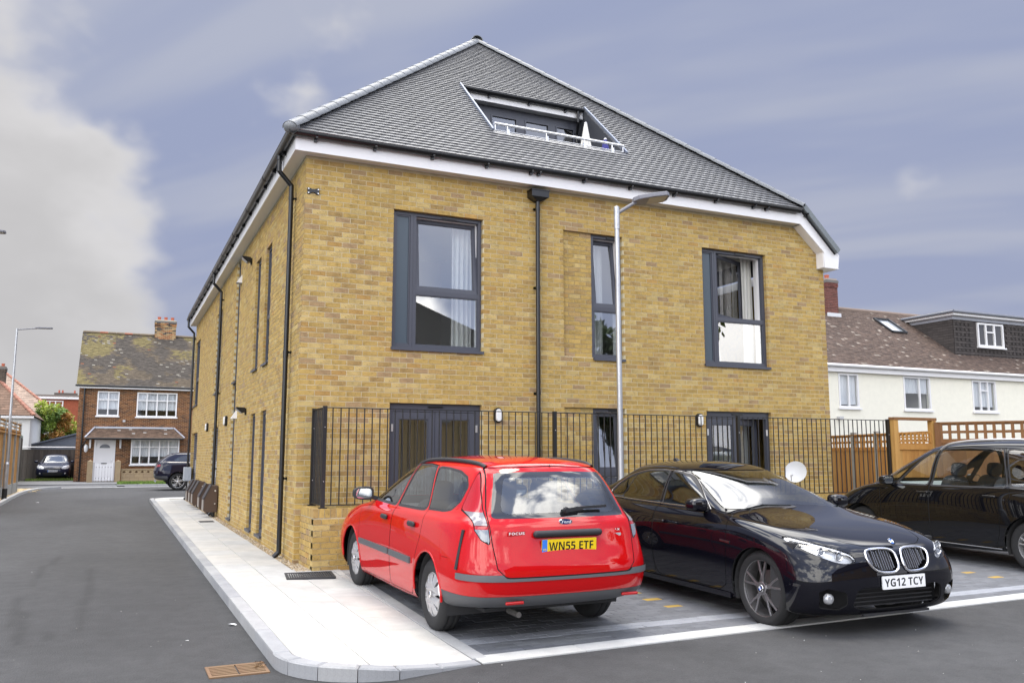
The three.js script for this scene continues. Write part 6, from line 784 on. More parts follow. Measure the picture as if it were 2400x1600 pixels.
    mesh('sill_blade', new GB().bar(v3(1.05, .215, s * .895), v3(-1.05, .215, s * .895), 0.03, 0.05), black, car.g);
  }
  for (const [ds, hx] of [[dF, -.10], [dR, -1.06]]) for (const d of ds) { const s = Math.sign(d.userData.soup[2]), z = probe(d.userData.soup, hx, .83, 'z', s); mesh('handle', new GB().add(new THREE.CapsuleGeometry(0.015, 0.17, 6, 12), mul(T4(hx, .845, z + s * 0.022), Rz(Math.PI / 2))), black, d); }
  // dark mouldings behind the openings
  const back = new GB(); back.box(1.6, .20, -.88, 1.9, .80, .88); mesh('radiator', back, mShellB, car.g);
  const grid = new GB(); for (let k = 0; k < 15; k++) { const z = -.49 + k * .07; grid.bar(v3(fxp(Math.abs(z), .46) - 0.045, .25, z), v3(fxp(Math.abs(z), .46) - 0.045, .43, z), 0.006, 0.006); } for (let k = 0; k < 5; k++) grid.bar(v3(2.20, .27 + k * .035, -.48), v3(2.20, .27 + k * .035, .48), 0.01, 0.01); mesh('lower_grille', grid, mDarkTrim, car.g);
  mesh('front_splitter', new GB().bar(v3(2.22, .195, -.40), v3(2.22, .195, .40), 0.03, 0.02), mDarkTrim, car.g);
  numberPlate(car.g, 'YG12 TCY', '#f2f2f4', false, [fxp(0, .48) + 0.014, .475, 0], -0.02, 1);
  { const c = document.createElement('canvas'); c.width = c.height = 128; const q = c.getContext('2d'); q.fillStyle = '#111'; q.fillRect(0, 0, 128, 128); q.beginPath(); q.arc(64, 64, 62, 0, 7); q.fillStyle = '#16161a'; q.fill(); for (let k = 0; k < 4; k++) { q.beginPath(); q.moveTo(64, 64); q.arc(64, 64, 40, k * Math.PI / 2, (k + 1) * Math.PI / 2); q.fillStyle = k % 2 ? '#3b6fd0' : '#f4f4f6'; q.fill(); } q.fillStyle = '#f4f4f4'; q.font = 'bold 20px sans-serif'; q.textAlign = 'center'; q.fillText('B', 34, 36); q.fillText('M', 64, 21); q.fillText('W', 94, 36); const t = new THREE.CanvasTexture(c); t.colorSpace = THREE.SRGBColorSpace; const mBadge = M([1, 1, 1], 0.15, { map: t }); const b = mesh('emblem', new THREE.CircleGeometry(0.041, 32), mBadge, bonnet), bx = 2.19, by = probe(fullAll, bx, 0.8); b.position.set(2.205, .815, 0); b.quaternion.setFromUnitVectors(v3(0, 0, 1), v3(0.75, 0.66, 0).normalize()); b.rotateZ(Math.PI / 2);
    addWheels(car, [[1.484, 0.345, 0.905], [1.484, 0.345, -0.905], [-1.484, 0.345, 0.91], [-1.484, 0.345, -0.91]], 0.345, 0.245, 0.262, (wg, zf) => { alloyY(wg, zf, 0.27, 5, M([0.36, 0.35, 0.36], 0.28, { metalness: 0.85 }), true); const p = mesh('cap_badge', new THREE.CircleGeometry(0.03, 28), mBadge, wg); p.position.z = zf + 0.0045; }); }
  archLiner(car, ...FA, 0.38, 0.90); archLiner(car, ...RA, 0.38, 0.90);
  mesh('roof_aerial', new GB().shape([[0, 0], [-.16, 0], [-.15, .05], [-.12, .055]], 0.03, T4(-1.0, 1.455, -0.015), 0.004), mDarkTrim, car.g); for (const s of [0.0, 0.55]) mesh('wiper', new GB().bar(v3(1.0, 1.0, -.55 + s), v3(.86, 1.055, 0.0 + s), 0.02, 0.018), mDarkTrim, car.g);
  cabin(car, { seats: [[.02, -.38, -.05], [.02, .38, -.05], [-.95, -.38, -.03], [-.95, .38, -.03]], dash: .52, dashY: .88, w: .72, x0: -2.3, x1: 1.6, floor: .2 });
  car.g.position.set(6.475, 0.004, -7.93); car.g.rotation.order = 'YXZ'; car.g.rotation.y = -Math.PI / 2 - 0.012; car.g.rotation.z = -0.012;
}
// ---- black people carrier, nose toward the building ----
{
  const net = estateNet().map((r, j) => r.map(([x, y, z], i) => [x * 1.02 - (j < 6 && i < 5 ? 0.09 : 0) + (j >= 6 && i < 8 ? [0, 0, 0, 0, 0, 0, .08, .24, .34, .36, .34, .30, .25][j] * (1 - i / 8) : 0), y < 0.95 ? y * 1.10 : 1.045 + (y - 0.95) * 1.20, z * (j > 7 ? 1.06 : 1.015)]));
  const mClearGlass = M([0.86, 0.90, 0.89], 0.01, { transmission: 1, thickness: 0, ior: 1.45, side: THREE.DoubleSide }); const black = paint([0.0045, 0.0045, 0.006]), car = new Car('people_carrier', 'black people carrier with silver roof rails parked nose to the railing', net, { su: 9, sv: 7 }), FA = [1.425, 0.345], RA = [-1.425, 0.345], AR = 0.39;
  for (const [ax, ay] of [FA, RA]) car.cut((x, y, z) => Math.max(Math.hypot(x - ax, y - ay) - AR, 0.5 - Math.abs(z)));
  const glF = poly([[.70, 1.10], [.56, 1.24], [.36, 1.45], [.22, 1.55], [.13, 1.585], [.19, 1.10]], 0.012), glR = poly([[.09, 1.10], [.04, 1.595], [-.4, 1.615], [-.94, 1.605], [-1.06, 1.12]], 0.012), glQ = poly([[-1.15, 1.13], [-1.04, 1.60], [-1.4, 1.58], [-1.75, 1.53], [-1.82, 1.42], [-1.80, 1.17]], 0.012), glS = poly([[1.02, 1.10], [.80, 1.10], [.58, 1.33], [.72, 1.27], [.96, 1.14]], 0.004);
  const dFp = poly([[1.04, 1.0], [.78, 1.08], [.58, 1.27], [.36, 1.48], [.20, 1.59], [.08, 1.625], [.14, 1.10], [.14, .8], [.13, .3], [.18, .27], [.92, .27], [.98, .4], [1.0, .75]], 0.006), dRp = poly([[.12, 1.10], [.06, 1.628], [-.4, 1.65], [-.98, 1.635], [-1.11, 1.12], [-1.15, .98], [-1.0, .75], [-.98, .45], [-.9, .28], [.11, .27], [.12, .8]], 0.004);
  const dF = car.take('door', sideF(dFp), black, { gap: 0.0035, split: true, late: true }), dR = car.take('door', sideF(dRp), black, { gap: 0.0035, split: true, late: true });
  for (const [ds, gf] of [[dF, glF], [dR, glR]]) for (const d of ds) { const b = takeFrom(d, 'window_frame', sideF((x, y) => gf(x, y) - 0.022), mDarkTrim, 0.001); takeFrom(b, 'side_window', sideF(gf), mClearGlass, -0.003); }
  for (const b of car.take('quarter_surround', sideF((x, y) => glQ(x, y) - 0.02), mDarkTrim, { split: true, shell: false })) takeFrom(b, 'quarter_window', sideF(glQ), mDarkGlass, -0.002);
  car.take('quarter_light', sideF(glS), mClearGlass, { split: true, shell: false, off: -0.002 });
  car.take('windscreen', (x, y, z) => Math.max(1.13 - y, y - 1.60, Math.abs(z) - (0.80 - (y - 1.08) * 0.42), 0.12 - x + (1.6 - y) * 0.8), mClearGlass, { shell: false, off: -0.002 });
  car.take('rear_window', (x, y, z) => Math.max(1.2 - y, y - 1.57, Math.abs(z) - (0.62 - (y - 1.2) * 0.2), x + 1.75), mDarkGlass, { shell: false });
  car.gapLine((x, y, z) => Math.max(lineGap([-1.80, .3], [-1.84, .78])(x, y), 0.5 - Math.abs(z)), 0.0025);
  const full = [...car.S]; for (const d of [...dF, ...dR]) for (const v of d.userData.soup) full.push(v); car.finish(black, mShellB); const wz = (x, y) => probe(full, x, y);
  addWheels(car, [[1.425, 0.34, 0.885], [1.425, 0.34, -0.885], [-1.425, 0.34, 0.89], [-1.425, 0.34, -0.89]], 0.34, 0.225, 0.225, (wg, zf) => alloyY(wg, zf, 0.232, 5, M([0.62, 0.62, 0.63], 0.25, { metalness: 0.8 }), true)); archLiner(car, ...FA, 0.385, 0.88); archLiner(car, ...RA, 0.385, 0.88);
  for (const s of [-1, 1]) { const rp = []; for (const [x, y, z] of [[.10, 1.60, .63], [-.05, 1.685, .625], [-.4, 1.735, .615], [-.9, 1.755, .61], [-1.4, 1.745, .60], [-1.7, 1.72, .585], [-1.85, 1.67, .57]]) rp.push(v3(x, y, s * z)); mesh('roof_rail', new GB().tube(rp, 0.018, 8, 40), M([0.6, 0.6, 0.62], 0.3, { metalness: 0.7 }), car.g); addMirror(car, .80, 1.13, 1.0, s, black); mesh('sill_trim', new GB().bar(v3(.98, .27, s * (wz(.98, .3) + 0.004)), v3(-1.0, .27, s * (wz(-1, .3) + 0.004)), 0.012, 0.012), mChrome, car.g); }
  for (const [ds, hx] of [[dF, .22], [dR, -.86]]) for (const d of ds) { const s = Math.sign(d.userData.soup[2]), z = probe(d.userData.soup, hx, .95, 'z', s); mesh('handle', new GB().add(new THREE.CapsuleGeometry(0.017, 0.17, 6, 12), mul(T4(hx, .97, z + s * 0.022), Rz(Math.PI / 2))), black, d); }
  cabin(car, { seats: [[.32, -.40, .14], [.32, .40, .14], [-.55, -.42, .14], [-.55, 0, .14], [-.55, .42, .14], [-1.35, -.34, .16], [-1.35, .34, .16]], dash: .72, dashY: 1.04, w: .72, x0: -1.9, x1: 1.9, floor: .27, dashMat: M([0.28, 0.31, 0.30], 0.6) });
  car.g.position.set(11.97, bayH(-8.95), -8.96); car.g.rotation.order = 'YXZ'; car.g.rotation.y = Math.PI / 2; car.g.rotation.z = 0.0155;
}

// ---------- surroundings ----------
const RS = rng(314);
// tiles over a sloping rectangle: corner o, along u (unit), up the slope s (unit)
function tileSlope(o, u, s, W, L, tw, ga, colf, keep) {
  const g = new GB(), n = u.clone().cross(s).normalize(); let row = 0;
  for (let b = 0; b < L; b += ga, row++) for (let a = row % 2 ? -tw / 2 : 0; a < W; a += tw) { const a0 = Math.max(0, a), a1 = Math.min(W, a + tw - 0.004); if (a1 - a0 < 0.02) continue; if (keep && !keep((a0 + a1) / 2, b + ga / 2)) continue; g.color(colf((a0 + a1) / 2, b)); g.uo = [RS() * 4, RS() * 4]; const j = RS() * 0.008, P = (x, y, h) => o.clone().addScaledVector(u, x).addScaledVector(s, y).addScaledVector(n, h), b1 = Math.min(L, b + ga * 1.25); g.quad(P(a0, b, 0.03 + j), P(a1, b, 0.03 + j), P(a1, b1, 0.012 + j), P(a0, b1, 0.012 + j)); g.quad(P(a0, b, 0.006), P(a1, b, 0.006), P(a1, b, 0.03 + j), P(a0, b, 0.03 + j)); }
  return g;
}
const mOldTile = M([1, 1, 1], 0.9, { vertexColors: true, map: roofTex });
const quadSheet = (a, b, c, d) => new GB().quad(a, b, c, d);
// a casement window on a wall facing +z: columns of light widths, one transom
function casement(par, x0, y0, x1, y1, z, cols, ty, o = {}) {
  const w = group('window', par); const f = new GB(), b = o.bar || 0.07; rectFrame(f, x0, y0, x1, y1, b, z - 0.06, z + 0.03); let x = x0 + b; const xs = [x]; const W = x1 - x0 - 2 * b; for (const c of cols) { x += c * W; xs.push(x); } for (let k = 1; k < xs.length - 1; k++) f.box(xs[k] - b * 0.5, y0 + b, z - 0.05, xs[k] + b * 0.5, y1 - b, z + 0.028); if (ty) for (let k = 0; k + 1 < xs.length; k++) if (!o.skip || !o.skip.includes(k)) f.box(xs[k] + (k ? b * 0.5 : 0), ty - b * 0.4, z - 0.05, xs[k + 1] - (k + 2 < xs.length ? b * 0.5 : 0), ty + b * 0.4, z + 0.026); mesh('frame', f, mWhite, w);
  for (let k = 0; k + 1 < xs.length; k++) pane(w, xs[k] + 0.02, y0 + b, xs[k + 1] - 0.02, y1 - b, z - 0.02, mHouseGlass);
  mesh('sill', new GB().box(x0 - 0.06, y0 - 0.07, z - 0.04, x1 + 0.06, y0 - 0.003, z + 0.09), mWhite, w);
  if (o.net) { const n = new GB(); const N = 40; for (let k = 0; k < N; k++) { const a = mix(x0 + b, x1 - b, k / N), c = mix(x0 + b, x1 - b, (k + 1) / N), d = (q) => -0.12 + 0.02 * Math.sin(q * 30); const yb = mix(y0 + b, y1 - b, o.net); n.quad(v3(a, yb, z + d(a)), v3(c, yb, z + d(c)), v3(c, y1 - b, z + d(c)), v3(a, y1 - b, z + d(a))); } mesh('net_curtain', n, mNet, w); }
  const rm = new GB(), a = [v3(x0, y0, z - 0.2), v3(x1, y0, z - 0.2), v3(x1, y1, z - 0.2), v3(x0, y1, z - 0.2)], e = a.map((p) => p.clone().add(v3(0, 0, -2.4))); rm.quad(e[0], e[1], e[2], e[3]); for (let k = 0; k < 4; k++) rm.quad(a[k], a[(k + 1) % 4], e[(k + 1) % 4], e[k]); mesh('room_lining', rm, M([0.5, 0.48, 0.44], 0.95, { side: THREE.DoubleSide }), w); return w;
}
const mHouseGlass = M([0.9, 0.93, 0.94], 0.02, { transmission: 1, thickness: 0, ior: 1.7, side: THREE.DoubleSide }), mNet = M([0.62, 0.62, 0.64], 0.95, { side: THREE.DoubleSide });
function chimney(par, x, z, y0, y1, w, d, pots, col, mort = [0.5, 0.44, 0.34]) {
  const c = group('chimney', par); mesh('mortar_core', new GB().box(x - w / 2 + 0.01, y0, z - d / 2 + 0.01, x + w / 2 - 0.01, y1, z + d / 2 - 0.01), M(mort, 1), c); const g = new GB(); let row = 0; for (let y = y0; y < y1 - 0.2; y += 0.075, row++) { const lip = y > y1 - 0.42 ? 0.03 : 0; for (let a = -w / 2 - lip - (row % 2) * 0.11; a < w / 2 + lip; a += 0.225) { const a0 = Math.max(a, -w / 2 - lip), a1 = Math.min(a + 0.213, w / 2 + lip); if (a1 - a0 < 0.03) continue; g.color(col()); g.uo = [RS(), RS()]; g.box(x + a0, y, z + d / 2 - 0.1, x + a1, y + 0.063, z + d / 2 + lip, 'b'); } for (let a = -d / 2 - (row % 2) * 0.11; a < d / 2 - 0.1; a += 0.225) { const a0 = Math.max(a, -d / 2), a1 = Math.min(a + 0.213, d / 2 - 0.1); if (a1 - a0 < 0.03) continue; for (const s of [-1, 1]) { g.color(col()); g.box(s < 0 ? x - w / 2 - lip : x + w / 2 - 0.1, y, z + a0, s < 0 ? x - w / 2 + 0.1 : x + w / 2 + lip, y + 0.063, z + a1); } } } stuff(mesh('bricks', g, mBrick, c)); mesh('cap', new GB().box(x - w / 2 - 0.04, y1 - 0.2, z - d / 2 - 0.04, x + w / 2 + 0.04, y1 - 0.08, z + d / 2 + 0.04), M([0.16, 0.15, 0.14], 0.95), c);
  for (let k = 0; k < pots; k++) { const px = x + (k - (pots - 1) / 2) * w / pots * 0.95; mesh('chimney_pot', new GB().lathe([[0.11, 0], [0.09, 0.22], [0.11, 0.24], [0.11, 0.28], [0.085, 0.28]], T4(px, y1 - 0.08, z), 16), M([0.40, 0.11, 0.06], 0.9), c); } return c;
}
const brownBrick = () => { const q = RS(), f = 0.8 + 0.4 * RS(); const c = q < 0.6 ? [0.185, 0.075, 0.028] : q < 0.85 ? [0.10, 0.042, 0.022] : [0.24, 0.105, 0.038]; return c.map((v) => v * f); };
const blackOf = new GB();
// street in front of the far house
setting(mesh('side_street', new GB().quad(v3(-30, 0.006, -46.2), v3(40, 0.006, -46.2), v3(40, 0.006, -47.6), v3(-30, 0.006, -47.6)).quad(v3(-30, 0.006, -47.6), v3(40, 0.006, -47.6), v3(40, 0.006, -49.8), v3(-30, 0.006, -49.8)), M([0.20, 0.20, 0.205], 0.85, { map: asphaltTex })));
setting(mesh('channel_line', new GB().quad(v3(-3.2, 0.011, -45.75), v3(12, 0.011, -45.0), v3(12, 0.011, -45.35), v3(-3.2, 0.011, -46.25)), M([0.55, 0.55, 0.54], 0.9, { map: concreteTex })));
setting(mesh('far_footway', new GB().box(-12, 0, -56, 0.2, 0.06, -49.8), M([0.24, 0.24, 0.24], 0.9, { map: concreteTex })));
setting(mesh('front_yards', new GB().box(0.2, 0, -56, 14, 0.055, -49.8), M([0.27, 0.26, 0.25], 0.9, { map: concreteTex })));
{ const k = setting(group('far_kerb')); for (let x = 0.2; x < 12; x += 0.92) mesh('kerb_stone', new GB().box(x, 0, -46.72, x + 0.91, 0.11, -46.58), mKerbs[Math.floor(RS() * 3)], k); for (let x = -0.5; x < 0.2; x += 0.35) mesh('kerb_stone', new GB().box(x, 0, -46.72, x + 0.345, 0.05, -46.58), mKerbs[0], k); }
setting(mesh('verge', new GB().box(0.2, 0, -49.8, 12, 0.10, -46.72), M([0.07, 0.115, 0.025], 1)));
function grass(name, n, place, label, cols, seed, h = 0.09) { const rr = rng(seed), g = new GB().tri(v3(-0.012, 0, 0), v3(0.012, 0, 0), v3(0.006, 1, 0)).tri(v3(0, 0, -0.012), v3(0, 0, 0.012), v3(0, 1, 0.01)).geo(), o = new THREE.InstancedMesh(g, M([1, 1, 1], 0.9, { side: THREE.DoubleSide }), n), m = new THREE.Matrix4(), c = new THREE.Color(); o.name = numbered(name); scene.add(o); o.castShadow = o.receiveShadow = true; for (let k = 0; k < n; k++) { const p = place(rr); m.compose(p, new THREE.Quaternion().setFromEuler(new THREE.Euler((rr() - 0.5) * 0.9, rr() * 6, (rr() - 0.5) * 0.9)), v3(1.4, h * (0.5 + rr()), 1.4)); o.setMatrixAt(k, m); const b = cols[Math.floor(rr() * cols.length)], f = 0.7 + rr() * 0.6; o.setColorAt(k, c.setRGB(b[0] * f, b[1] * f, b[2] * f)); } return tag(stuff(o), label, 'grass'); }
grass('grass', 9000, (r) => v3(0.22 + r() * 7, 0.1, -46.75 - r() * 3), 'short bright green grass of the verge before the far house', [[0.13, 0.22, 0.035], [0.19, 0.28, 0.05], [0.10, 0.16, 0.03]], 41); grass('drive_grass', 900, (r) => v3(-4.6 + r() * 2.6, 0.06, -56.6 - r() * 1.2), 'strip of grass in front of the dark parked hatchback', [[0.14, 0.22, 0.04], [0.2, 0.26, 0.06]], 43, 0.12);
// gravel shoulder and kerb on the left of the lane
setting(mesh('gravel_shoulder', new GB().quad(v3(-4.6, 0.02, -26), v3(-3.2, 0.02, -26), v3(-3.3, 0.02, -41), v3(-4.6, 0.02, -41)).quad(v3(-4.6, 0.02, -41), v3(-3.3, 0.02, -41), v3(-2.7, 0.02, -44.5), v3(-4.6, 0.02, -46)), M([0.42, 0.32, 0.17], 1, { map: asphaltTex })));
tag(gravel('shoulder_gravel', 5000, (r) => { const z = -27 - r() * 18; return v3(-4.5 + r() * 1.2 + (z < -41 ? r() * 0.5 : 0), 0.025, z); }, 0.012, 0.03, [[0.55, 0.43, 0.24], [0.46, 0.34, 0.18], [0.6, 0.5, 0.32]], 92), 'straw coloured gravel shoulder under the orange timber fence', 'gravel');
{ const k = setting(group('lane_kerb')); const P = [[-3.14, -26], [-3.16, -30.7], [-3.26, -35], [-3.30, -39], [-3.22, -41.5], [-3.0, -43.4], [-2.6, -44.7], [-2.2, -45.2]]; const cv = new THREE.CatmullRomCurve3(P.map(([x, z]) => v3(x, 0, z))), n = 22; for (let q = 0; q < n; q++) { const a = cv.getPointAt(q / n), b = cv.getPointAt((q + 0.995) / n), d = b.clone().sub(a).normalize(), s = v3(-d.z, 0, d.x).multiplyScalar(0.065); mesh('kerb_stone', planBlock([[a.x - s.x, a.z - s.z], [a.x + s.x, a.z + s.z], [b.x + s.x, b.z + s.z], [b.x - s.x, b.z - s.z]], () => 0.1, 0.12, 0.01), M([0.50, 0.50, 0.49], 0.85, { map: concreteTex }), k); } }
// timber fences
const woodTex = tex(512, 512, (u, v) => { const g = tfbm(u, v * 0.12, 32, 4, 151), k = tn(u, v, 8, 155); return [0.75 + 0.5 * g, 0.72 + 0.5 * g, 0.68 + 0.5 * g].map((x) => x * (k > 0.9 ? 0.8 : 1)); }); const mOrange = [M([0.47, 0.235, 0.06], 0.85, { map: woodTex }), M([0.40, 0.19, 0.045], 0.85, { map: woodTex }), M([0.52, 0.29, 0.085], 0.85, { map: woodTex })], mBrownW = [M([0.24, 0.115, 0.045], 0.85, { map: woodTex }), M([0.20, 0.095, 0.04], 0.85, { map: woodTex })], mGreyW = [M([0.10, 0.088, 0.078], 0.95, { map: woodTex }), M([0.125, 0.108, 0.095], 0.95, { map: woodTex }), M([0.085, 0.075, 0.068], 0.95, { map: woodTex })], mConc = M([0.36, 0.36, 0.34], 0.9, { map: concreteTex });
const pick = (a) => a[Math.floor(RS() * a.length)];
// fence run from (x0,z0) to (x1,z1): posts, gravel board, vertical boards, optional trellis top
function fence(name, label, x0, z0, x1, z1, o) {
  const f = tag(group(name), label, 'fence'); const L = Math.hypot(x1 - x0, z1 - z0); f.position.set(x0, o.y || 0, z0); f.rotation.y = Math.atan2(-(z1 - z0), x1 - x0); const H = o.h, T = o.trellis || 0, gb = o.gb || 0;
  for (const p of o.posts) mesh('post', new GB().box(p - 0.05, 0, -0.05, p + 0.05, H + (o.postUp ?? 0.03), 0.05), o.postMat || mConc, f);
  if (gb) mesh('gravel_board', new GB().box(0, 0, -0.025, L, gb, 0.025), o.gbMat || mConc, f); const bw = o.bw || 0.11; for (let x = 0.01; x < L - bw * 0.5; x += bw) { const b = mesh('board', new GB().box(0, gb, 0, bw * 1.02, H - T, 0.016), pick(o.mats), f); b.position.set(x, 0, 0.012 + (Math.round(x / bw) % 2) * 0.008); b.rotation.y = -0.05; }
  mesh('arris_rail', new GB().box(0, H - T - 0.12, -0.04, L, H - T - 0.05, 0.01), o.mats[0], f); mesh('capping', new GB().box(0, H - T, -0.03, L, H - T + 0.03, 0.045), o.mats[0], f);
  if (T) { const n = o.rows || 2; for (let k = 0; k <= n; k++) mesh('trellis_rail', new GB().box(0, H - T + 0.03 + (T - 0.06) * k / n, -0.012, L, H - T + 0.03 + (T - 0.06) * k / n + 0.048, 0.012), o.trMat || o.mats[0], f); for (let x = 0.03; x < L; x += o.tstep || 0.145) mesh('trellis_stile', new GB().box(x, H - T + 0.03, 0.013, x + 0.052, H, 0.034), o.trMat || o.mats[0], f); mesh('top_capping', new GB().box(0, H - 0.0, -0.035, L, H + 0.03, 0.05), o.trMat || o.mats[0], f); }
  return f;
}
fence('timber_fence', 'orange timber fence with trellis top beside the gravel shoulder', -3.62, -41, -3.62, -26, { h: 2.78, gb: 0.42, trellis: 0.32, rows: 2, tstep: 1.8, posts: [0, 1.85, 3.7, 5.55, 7.4, 9.25, 11.1], mats: mOrange, bw: 0.14, postUp: 0.1 });
// gate frame, gate and trellis fences right of the railing
{
  const g = tag(group('timber_gate'), 'timber garden gate with trellis top hung in a tall post and beam frame', 'gate'), z = -11.25, m = mOrange[0]; for (const [a, b] of [[12.87, 12.98], [13.86, 13.97]]) mesh('gate_post', new GB().box(a, 0.05, z - 0.05, b, 2.2, z + 0.05), mOrange[2], g); mesh('beam', new GB().box(12.86, 2.2, z - 0.06, 13.98, 2.25, z + 0.06), mBrownW[0], g); for (let k = 0; k < 8; k++) mesh('board', new GB().box(12.99 + k * 0.108, 0.12, z - 0.012, 12.99 + k * 0.108 + 0.104, 1.78, z + 0.006), pick(mOrange), g); for (const y of [0.3, 1.66]) mesh('ledge', new GB().box(12.99, y, z + 0.006, 13.85, y + 0.1, z + 0.03), m, g); for (let k = 0; k < 3; k++) mesh('trellis_rail', new GB().box(12.99, 1.80 + k * 0.075, z - 0.012, 13.85, 1.80 + k * 0.075 + 0.026, z + 0.008), m, g); for (let k = 0; k < 9; k++) mesh('trellis_stile', new GB().box(12.99 + k * 0.104, 1.80, z + 0.009, 12.99 + k * 0.104 + 0.026, 1.98, z + 0.028), m, g);
}
fence('trellis_fence', 'brown trellis topped fence running from the gate post along the car park', 13.95, -11.15, 16.85, -6.0, { h: 2.14, trellis: 0.36, rows: 2, tstep: 0.145, posts: [0, 1.85, 3.7, 5.55], mats: mBrownW, trMat: mBrownW[0], postMat: mBrownW[1] });
fence('trellis_fence', 'orange trellis topped fence with concrete posts seen through the railing bars', 16.6, -18.5, 14.0, -11.45, { h: 1.98, trellis: 0.33, rows: 2, tstep: 0.145, gb: 0.2, posts: [0.4, 2.25, 4.62, 5.66], postUp: 0.08, mats: mOrange });
// ---- far brown brick house ----
{
  const h = tag(group('brick_house'), 'brown brick house with mossy tiled roof and white windows at the end of the lane', 'house'), Z = -54, xl = -2.0, xr = 8.2; const holes = [[-1.05, 0.09, 3.76, 5.16], [1.02, 3.2, 3.74, 5.15], [-1.06, 0.04, 0.1, 2.4], [0.84, 3.43, 1.0, 2.42], [5, 6.6, 3.74, 5.15]];
  const wall = mesh('front_wall', wallShape([[xl, 0], [xr, 0], [xr, 5.5], [xl, 5.5]], holes, 0.2, -0.006), M([0.52, 0.42, 0.28], 1), h); wall.position.z = Z; const g = new GB(); for (const r of brickRects(xl, xr, 0, 5.5, holes)) { g.color(brownBrick()); g.uo = [RS(), RS()]; g.box(r[0], r[2], -0.02, r[1], r[3] - 0.002, 0.004, 'b'); } stuff(mesh('bricks', g, mBrick, wall));
  mesh('gable_wall', new GB().box(xl, 0, Z - 7, xl + 0.2, 5.5, Z - 0.21).tri(v3(xl, 5.5, Z - 7), v3(xl, 5.5, Z), v3(xl, 8.9, Z - 3.6)), M([0.17, 0.075, 0.035], 0.95, { map: brickTex, side: THREE.DoubleSide }), h); mesh('rear_wall', new GB().box(xl, 0, Z - 7.2, xr, 5.5, Z - 7), M([0.17, 0.075, 0.035], 0.95), h); mesh('party_wall', new GB().box(xr - .2, 0, Z - 7, xr, 5.5, Z - 0.21), M([0.17, 0.075, 0.035], 0.95), h);
  const ey = 5.42, ez = Z + 0.32, ry = 8.97, rz = Z - 3.6, s = v3(0, ry - ey, rz - ez), SL = s.length(); s.normalize(); const moss = (a, b) => { const n = fbm(a * 0.9, b * 0.9, 4, 4), q = RS(); let c = [0.125, 0.098, 0.068]; if (q > 0.993) c = [0.26, 0.10, 0.05]; else if (q > 0.965) c = [0.26, 0.24, 0.20]; else if (n + b * 0.05 - Math.min(a, 4) * 0.03 + RS() * 0.16 > 0.70) c = [0.19, 0.155, 0.065]; else if (n < 0.42) c = [0.085, 0.072, 0.06]; const f = 0.75 + RS() * 0.5; return c.map((v) => v * f); };
  const roofG = group('roof', h); mesh('roof_deck', quadSheet(v3(xl - 0.15, ey, ez), v3(xr, ey, ez), v3(xr, ry, rz), v3(xl - 0.15, ry, rz)).quad(v3(xr, ey, Z - 7.5), v3(xl - 0.15, ey, Z - 7.5), v3(xl - 0.15, ry, rz), v3(xr, ry, rz)), M([0.06, 0.05, 0.045], 1, { side: THREE.DoubleSide }), roofG); stuff(mesh('roof_tiles', tileSlope(v3(xl - 0.15, ey, ez), v3(1, 0, 0), s, xr - xl + 0.15, SL, 0.17, 0.105, moss), mOldTile, roofG)); for (let x = xl - 0.12; x < xr; x += 0.46) mesh('ridge_tile', new GB().add(new THREE.CylinderGeometry(0.12, 0.12, 0.45, 12, 1, true, 0, Math.PI), mul(T4(x + 0.22, ry - 0.02, rz), Rz(Math.PI / 2))), M(RS() > 0.85 ? [0.26, 0.10, 0.055] : [0.15, 0.115, 0.075], 0.95, { side: THREE.DoubleSide }), roofG);
  mesh('fascia', new GB().box(xl - 0.1, 5.30, ez - 0.06, xr, 5.42, ez - 0.02), mWhite, h); mesh('gutter', new GB().cyl(v3(xl - 0.2, 5.44, ez + 0.04), v3(xr, 5.44, ez + 0.04), 0.055, 0.055, 10), mBlackPl, h); mesh('downpipe', new GB().cyl(v3(-1.72, 0.1, Z + 0.08), v3(-1.72, 5.35, Z + 0.08), 0.045, 0.045, 10).cyl(v3(-1.68, 2.0, Z + 0.08), v3(-1.45, 2.45, Z + 0.2), 0.035, 0.035, 8), mBlackPl, h);
  chimney(h, 2.5, rz, 8.3, 9.98, 1.22, 0.6, 3, () => { const q = RS(), f = 0.7 + 0.6 * RS(); return (q < 0.45 ? [0.40, 0.27, 0.13] : q < 0.7 ? [0.06, 0.05, 0.045] : [0.33, 0.15, 0.06]).map((v) => v * f); });
  casement(h, -1.05, 3.76, 0.09, 5.16, Z, [0.5, 0.5], 4.68, { net: 0.25 }); casement(h, 1.02, 3.74, 3.2, 5.15, Z, [0.23, 0.27, 0.27, 0.23], 4.68, { net: 0.25 }); casement(h, 0.84, 1.0, 3.43, 2.42, Z + 0.22, [0.17, 0.2, 0.22, 0.2, 0.21], 2.0, { net: 0.3 }); casement(h, 5, 3.74, 6.6, 5.15, Z, [0.5, 0.5], 4.68, { net: 0.25 });
  mesh('bay_base', new GB().box(0.86, 0.06, Z + 0.005, 3.4, 0.93, Z + 0.2), M([0.19, 0.08, 0.035], 0.95, { map: brickTex }), h);
